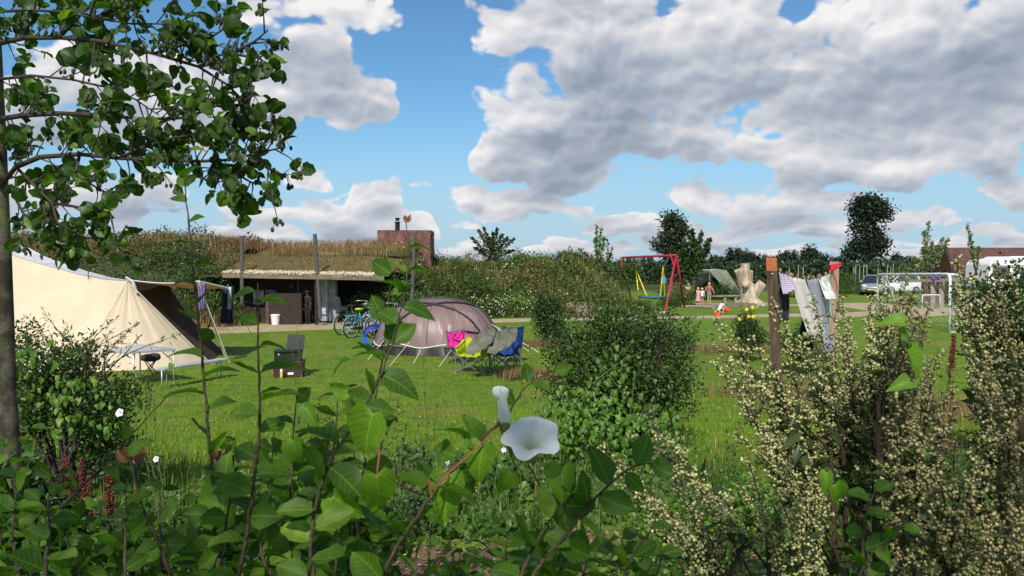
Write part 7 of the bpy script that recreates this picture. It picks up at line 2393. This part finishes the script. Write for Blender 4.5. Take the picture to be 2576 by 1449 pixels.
# bindweed close to the camera
bt = thing('bindweed', 'near bindweed vine with heart shaped leaves and one large white flower', 'bindweed', Vector((at(1250, 0, .9).x, .9, 0)))
hearts = [(948, 1195, -84, 150, .95), (1130, 1195, -98, 140, .93), (938, 1040, -108, 150, .97), (1215, 1120, -100, 110, .93), (770, 1025, -60, 70, 1.1), (812, 1190, -78, 70, 1.05), (838, 1250, -45, 110, 1.02), (872, 985, 175, 75, 1.0),
          (735, 1110, -70, 80, 1.15), (700, 1240, 60, 60, 1.2), (560, 1300, 95, 190, 1.2), (1415, 1175, -95, 100, .95), (1285, 1190, -110, 80, .96), (1180, 1100, -30, 60, .93), (660, 1380, 80, 100, 1.2)]
leaves_at('foliage', hearts, .95, BWL, bt, 'heart', wid=.82, cam_face=.8, jitter=.25)
leaves_at('foliage', [(2275, 800 + 10, 172, 60, 1.3), (2268, 845, -20, 60, 1.3), (2285, 880, -65, 90, 1.3), (2290, 960, 190, 58, 1.3), (2100, 1220, -60, 90, 1.3), (2080, 1190, -100, 60, 1.3)], 1.3, BWL, thing('bindweed', 'bright green bindweed leaves caught among the mugwort plumes', 'bindweed', Vector((at(2280, 0, 1.3).x, 1.3, 0))), 'heart', wid=.8, cam_face=.7)
m = MB()
m.tube([at(u, v, Y_) for u, v, Y_ in ((1340, 1190, .95), (1320, 1150, .955), (1300, 1180, .94), (1262, 1090, .945), (1255, 1060, .95), (1215, 1112, .925), (1165, 1158, .915), (1110, 1205, .905), (1085, 1255, .9), (1080, 1210, .91), (1060, 1245, .93), (1010, 1225, .95))], .0011, 5)
m.tube([at(948, 1195, .95), at(955, 1140, .97), at(968, 1080, 1.0)], .0013, 5); m.tube([at(812, 1190, 1.05), at(815, 1150, 1.06), at(830, 1100, 1.05)], .0013, 5); m.tube([at(1130, 1195, .93), at(1120, 1215, .92)], .0013, 5)
m.tube([at(1340, 1185, .95), at(1365, 1240, .96), at(1380, 1300, .96)], .0014, 5)
obj('vine', m, STR, bt, smooth=True)
fp = at(1337, 1098, .93)
m, A_ = white_bell(fp, 0.0325, axis=(-.06, -.55, .83), n=60)
PF, tq, oq = newmat('petal_throat')
tcn = nd(tq, 'ShaderNodeTexCoord'); loc_ = fp - A_ * 0.0325 * .75 - wloc(bt)
dd = vmt(tq, 'LENGTH', vmt(tq, 'SUBTRACT', tcn.outputs['Object'], tuple(loc_)))
cq = mixc(tq, maprange(tq, dd, .006, .030), (.70, .73, .52), (.80, .83, .84))
b = nd(tq, 'ShaderNodeBsdfPrincipled'); tq.links.new(cq, b.inputs['Base Color']); b.inputs['Roughness'].default_value = .6; b.inputs['Specular IOR Level'].default_value = .2
nz = nd(tq, 'ShaderNodeTexNoise'); nz.inputs['Scale'].default_value = 140; tq.links.new(tcn.outputs['Object'], nz.inputs['Vector']); bq = nd(tq, 'ShaderNodeBump'); bq.inputs['Strength'].default_value = .25; bq.inputs['Distance'].default_value = .003; tq.links.new(nz.outputs['Fac'], bq.inputs['Height']); tq.links.new(bq.outputs[0], b.inputs['Normal'])
tr = nd(tq, 'ShaderNodeBsdfTranslucent'); tq.links.new(cq, tr.inputs[0]); mx = nd(tq, 'ShaderNodeMixShader'); mx.inputs[0].default_value = .3
tq.links.new(b.outputs[0], mx.inputs[1]); tq.links.new(tr.outputs[0], mx.inputs[2]); tq.links.new(mx.outputs[0], oq.inputs[0])
obj('flower', m, PF, bt, smooth=True)
m = MB(); m.tube([fp - A_ * 0.0325 * .86, fp - A_ * 0.0325 * 1.18, fp - A_ * 0.0325 * 1.4], [.0062, .0055, .002], 10)
obj('sepal', m, plain('sepal_green_brown', (.16, .14, .05), .6), bt, smooth=True)
m = MB(); bp_ = at(1270, 1082, .95)
prf = [(0, .001), (.08, .0045), (.25, .0066), (.42, .0062), (.6, .0050), (.72, .0054), (.82, .0070), (.9, .0072), (.97, .0056), (1, .0008)]


def budpt(a, b_):
    k = b_ * (len(prf) - 1); i = min(len(prf) - 2, int(k)); f = k - i
    r_ = prf[i][1] * (1 - f) + prf[i + 1][1] * f; z_ = prf[i][0] * (1 - f) + prf[i + 1][0] * f
    th = a * 2 * math.pi; r_ *= 1 + .20 * math.sin(5 * th + z_ * 7) * (z_ > .3) + .05 * math.sin(11 * th) + .30 * (z_ > .76) * math.sin(7 * th + 20 * z_)
    return bp_ + Vector((r_ * math.cos(th) - .006 * z_ ** 2, r_ * math.sin(th) * .8, .050 * z_ + .002 * math.sin(3 * th) * z_))


m.grid(budpt, 48, 30)
obj('bud', m, PET, bt, smooth=True)
m = MB(); m.ell(bp_ + Vector((0, 0, .006)), (.0062, .0052, .009), 12, 8); obj('bud_sepal', m, plain('sepal_green_brown', (.16, .14, .05), .6), bt, smooth=True)

# leafy tangle of shrubs between the near twigs and the soil strip
TNG = leafmat('tangle_leaf', (.035, .09, .012), (.085, .18, .020), (.17, .27, .04), .38, rough=.5, spec=.25)
for nm, ub, yb, lumps, n_, sz, mt, kd in (
        ('mid green leafy tangle behind the near twigs at the bottom left corner', 140, 2.9, [(60, 1330, 110, 120), (190, 1400, 120, 90), (20, 1200, 50, 90)], 900, .050, TNG, 'ovate'),
        ('brighter leafy tangle right of the rust red dock heads', 430, 2.6, [(430, 1410, 120, 60), (560, 1390, 90, 70), (330, 1380, 60, 60)], 620, .045, TNG, 'ovate'),
        ('dense leafy tangle behind the two hanging heart shaped leaves', 830, 2.4, [(700, 1370, 90, 80), (830, 1340, 90, 100), (930, 1400, 80, 70), (760, 1260, 70, 70)], 900, .042, TNG, 'ovate'),
        ('low leafy sprigs at the bottom edge right below the white flower', 1250, 2.6, [(1200, 1440, 110, 40), (1360, 1430, 90, 50)], 260, .042, TNG, 'ovate'),
        ('green leafy undergrowth below the mugwort plumes at the bottom right', 2000, 2.9, [(1780, 1430, 120, 50), (1960, 1420, 120, 60), (2150, 1400, 120, 70), (2400, 1400, 160, 80)], 900, .045, TNG, 'lance')):
    pbush('bush', nm, ub, 0, lumps, n_, sz, mt, kd, yb=yb, per=5, spread=.05, stems=3, shell=.2)

# ------------------------------------------------------------------ alder, upper left
AL = leafmat('alder_leaf', (.022, .055, .010), (.065, .135, .018), (.19, .30, .035), .42, rough=.42, veins=True, tcol=(1.7, 2.1, .6))
CON = plain('alder_cone', (.028, .045, .014), .7, noise=.3, nscale=90, bump=.5, bscale=200)
at_ = thing('alder_tree', 'young alder with mottled trunk at the left edge, its cone bearing branches over the sky', 'tree', Vector((at(22, 0, 3.2).x, 3.2, 0)))
BK, tt_, out_ = newmat('alder_bark')
tcn = nd(tt_, 'ShaderNodeTexCoord'); n1 = nd(tt_, 'ShaderNodeTexNoise'); n1.inputs['Scale'].default_value = 14; n1.inputs['Detail'].default_value = 6; tt_.links.new(tcn.outputs['Object'], n1.inputs['Vector'])
n2 = nd(tt_, 'ShaderNodeTexNoise'); n2.inputs['Scale'].default_value = 5; tt_.links.new(tcn.outputs['Object'], n2.inputs['Vector'])
n3 = nd(tt_, 'ShaderNodeTexNoise'); n3.inputs['Scale'].default_value = 70; n3.inputs['Detail'].default_value = 4; tt_.links.new(vmt(tt_, 'MULTIPLY', tcn.outputs['Object'], (1, 1, 2.5)), n3.inputs['Vector'])
c = mixc(tt_, maprange(tt_, n1.outputs['Fac'], .42, .62), (.028, .022, .015), (.10, .088, .062)); c = mixc(tt_, maprange(tt_, n2.outputs['Fac'], .50, .62), c, (.13, .13, .045))
b = nd(tt_, 'ShaderNodeBsdfPrincipled'); tt_.links.new(c, b.inputs['Base Color']); b.inputs['Roughness'].default_value = .85
bp = nd(tt_, 'ShaderNodeBump'); bp.inputs['Strength'].default_value = .8; bp.inputs['Distance'].default_value = .004; tt_.links.new(n3.outputs['Fac'], bp.inputs['Height']); tt_.links.new(bp.outputs[0], b.inputs['Normal']); tt_.links.new(b.outputs[0], out_.inputs[0])
m = MB()
tr_pts = [(30, 1500, 3.2), (24, 1150, 3.2), (14, 1000, 3.2), (8, 800, 3.2), (4, 640, 3.2), (-2, 470, 3.2), (-4, 350, 3.2), (-10, 150, 3.2), (-20, -150, 3.2), (-30, -500, 3.2)]
m.tube([Vector((at(34, 1500, 3.2).x, 3.2, 0))] + [at(*q) for q in tr_pts], [.055, .046, .042, .040, .038, .035, .032, .028, .022, .015, .008], 16)
obj('trunk', m, BK, at_, smooth=True)
BR = [  # branches as picture points with distance
    [(0, 470, 3.2), (40, 420, 3.0), (100, 395, 2.8), (200, 388, 2.7), (300, 398, 2.6), (400, 403, 2.55), (500, 406, 2.5), (580, 402, 2.5), (650, 385, 2.5), (715, 370, 2.5)],
    [(530, 405, 2.5), (580, 428, 2.5), (630, 458, 2.5), (700, 476, 2.5)],
    [(-4, 300, 3.2), (60, 290, 2.9), (150, 285, 2.7), (260, 290, 2.6), (370, 300, 2.5), (470, 296, 2.5), (545, 266, 2.5), (610, 262, 2.5)],
    [(-8, 110, 3.2), (60, 95, 2.9), (150, 94, 2.7), (260, 105, 2.6), (390, 135, 2.5), (500, 168, 2.5), (570, 212, 2.5), (610, 250, 2.5)],
    [(390, 135, 2.5), (460, 112, 2.5), (520, 100, 2.5), (560, 75, 2.5), (565, 50, 2.5)],
    [(560, 130, 2.5), (600, 138, 2.5), (640, 145, 2.5), (668, 140, 2.5)], [(590, 132, 2.5), (640, 105, 2.5), (675, 75, 2.5)], [(610, 262, 2.5), (635, 240, 2.5), (640, 215, 2.5)], [(640, 385, 2.5), (680, 345, 2.5), (700, 330, 2.5)], [(600, 402, 2.5), (660, 410, 2.5), (700, 440, 2.5)], [(500, 168, 2.5), (545, 140, 2.5), (590, 132, 2.5)],
    [(40, 420, 3.0), (90, 470, 2.8), (130, 510, 2.65), (145, 560, 2.6), (215, 597, 2.6), (300, 612, 2.6)],
    [(130, 510, 2.65), (190, 520, 2.6), (250, 530, 2.6), (282, 545, 2.6)],
    [(-6, 200, 3.2), (80, 190, 2.9), (180, 200, 2.7), (270, 220, 2.6), (340, 250, 2.55), (400, 290, 2.5)],
    [(-10, 30, 3.2), (70, 25, 2.9), (160, 30, 2.7), (240, 45, 2.6), (330, 60, 2.5), (400, 60, 2.5), (470, 60, 2.5)],
    [(300, 398, 2.6), (360, 370, 2.55), (420, 350, 2.5), (480, 340, 2.5), (560, 350, 2.5), (600, 340, 2.5)],
    [(150, 94, 2.7), (200, 40, 2.7), (240, 0, 2.7), (260, -60, 2.7)], [(240, 45, 2.6), (300, 20, 2.6), (360, 30, 2.6)],
    [(200, 388, 2.7), (190, 440, 2.65), (240, 470, 2.6), (280, 490, 2.6)], [(40, 500, 3.1), (60, 540, 2.8), (110, 555, 2.7), (150, 550, 2.7)],
    [(480, 405, 2.5), (500, 440, 2.5), (540, 470, 2.5)], [(-10, 130, 3.2), (-100, 60, 2.8), (-250, 20, 2.6)], [(-6, 350, 3.2), (-120, 320, 2.9), (-260, 300, 2.6)], [(-20, -100, 3.2), (100, -180, 2.9), (260, -220, 2.7)],
]
m = MB(); mc = MB(); sp = []
RA = random.Random(5)
for bi, br_ in enumerate(BR):
    W = [at(*q) for q in br_]
    r_0 = .0095 if len(br_) > 7 else .0052
    m.tube(W, [r_0 * (1 - .82 * i / (len(W) - 1)) + .0008 for i in range(len(W))], 6)
    tot = sum(math.dist(br_[i][:2], br_[i + 1][:2]) for i in range(len(br_) - 1))
    ntw = int(tot / 19)
    for k in range(ntw):
        q = (k + RA.random()) / ntw; f = q * (len(br_) - 1); i = min(len(br_) - 2, int(f)); f -= i
        u0 = br_[i][0] * (1 - f) + br_[i + 1][0] * f; v0 = br_[i][1] * (1 - f) + br_[i + 1][1] * f; Y0 = br_[i][2] * (1 - f) + br_[i + 1][2] * f
        a_ = math.degrees(math.atan2(-(br_[i + 1][1] - br_[i][1]), br_[i + 1][0] - br_[i][0])) + RA.choice((-1, 1)) * RA.uniform(25, 85)
        dense = u0 < 420
        L = RA.uniform(30, 85) if not dense else RA.uniform(40, 100)
        Y1 = Y0 + RA.uniform(-.22, .22)
        u1 = u0 + L * math.cos(R(a_)); v1 = v0 - L * math.sin(R(a_))
        um, vm = (u0 + u1) / 2 + RA.uniform(-8, 8), (v0 + v1) / 2 + RA.uniform(-8, 8)
        m.tube([at(u0, v0, Y0), at(um, vm, (Y0 + Y1) / 2), at(u1, v1, Y1)], [.0028, .002, .001], 4, caps=False)
        for j in range(RA.choice((1, 2, 2, 3)) + (1 if dense else 0)):
            g_ = RA.uniform(.35, 1.0)
            sp.append((u0 + (u1 - u0) * g_, v0 + (v1 - v0) * g_, a_ + RA.uniform(-75, 75), RA.choice((RA.uniform(15, 34), RA.uniform(20, 40), RA.uniform(34, 54))), Y0 + (Y1 - Y0) * g_))
        sp.append((u1, v1, a_ + RA.uniform(-30, 30), RA.uniform(20, 42), Y1))
        if RA.random() < .8:
            g_ = RA.uniform(.5, 1); cu, cv = u0 + (u1 - u0) * g_, v0 + (v1 - v0) * g_
            for j in range(RA.choice((3, 4, 5))):
                du, dv = RA.uniform(-16, 16), RA.uniform(6, 34); p = at(cu + du, cv + dv, Y1)
                m.tube([at(cu, cv, Y1), p], .0008, 3, caps=False)
                s_ = RA.uniform(.75, 1.1); mc.ell(p, (.0058 * s_, .0058 * s_, .0085 * s_), 7, 6)
obj('branch', m, BARKD, at_, smooth=True)
tag(obj('cones', mc, CON, at_, smooth=True), kind='stuff')
leaves_at('foliage', sp, 2.6, AL, at_, 'alder', wid=1.0, cam_face=.35, jitter=.9)

# unseen trees added behind the viewer to throw broken shade on the near plants
for (x, y, z, rx_, ry_, rz_, n_, lab) in ((-2.2, -3.3, 6.0, 1.8, 1.2, 1.4, 2000, 'leafy tree added unseen behind the viewer on the left for shade'), (.6, -3.4, 5.9, 1.1, 1.0, .9, 750, 'small tree added unseen behind the viewer on the right for shade')):
    tree('alder_tree', lab, 'tree', (x, y, 0), (0, 0, z), .06, [(0, 0, z, rx_, ry_, rz_), (-.7, .1, z - .5, rx_ * .6, ry_ * .8, rz_ * .6)], n_, .15, L_DARK, per=6, spread=.15)
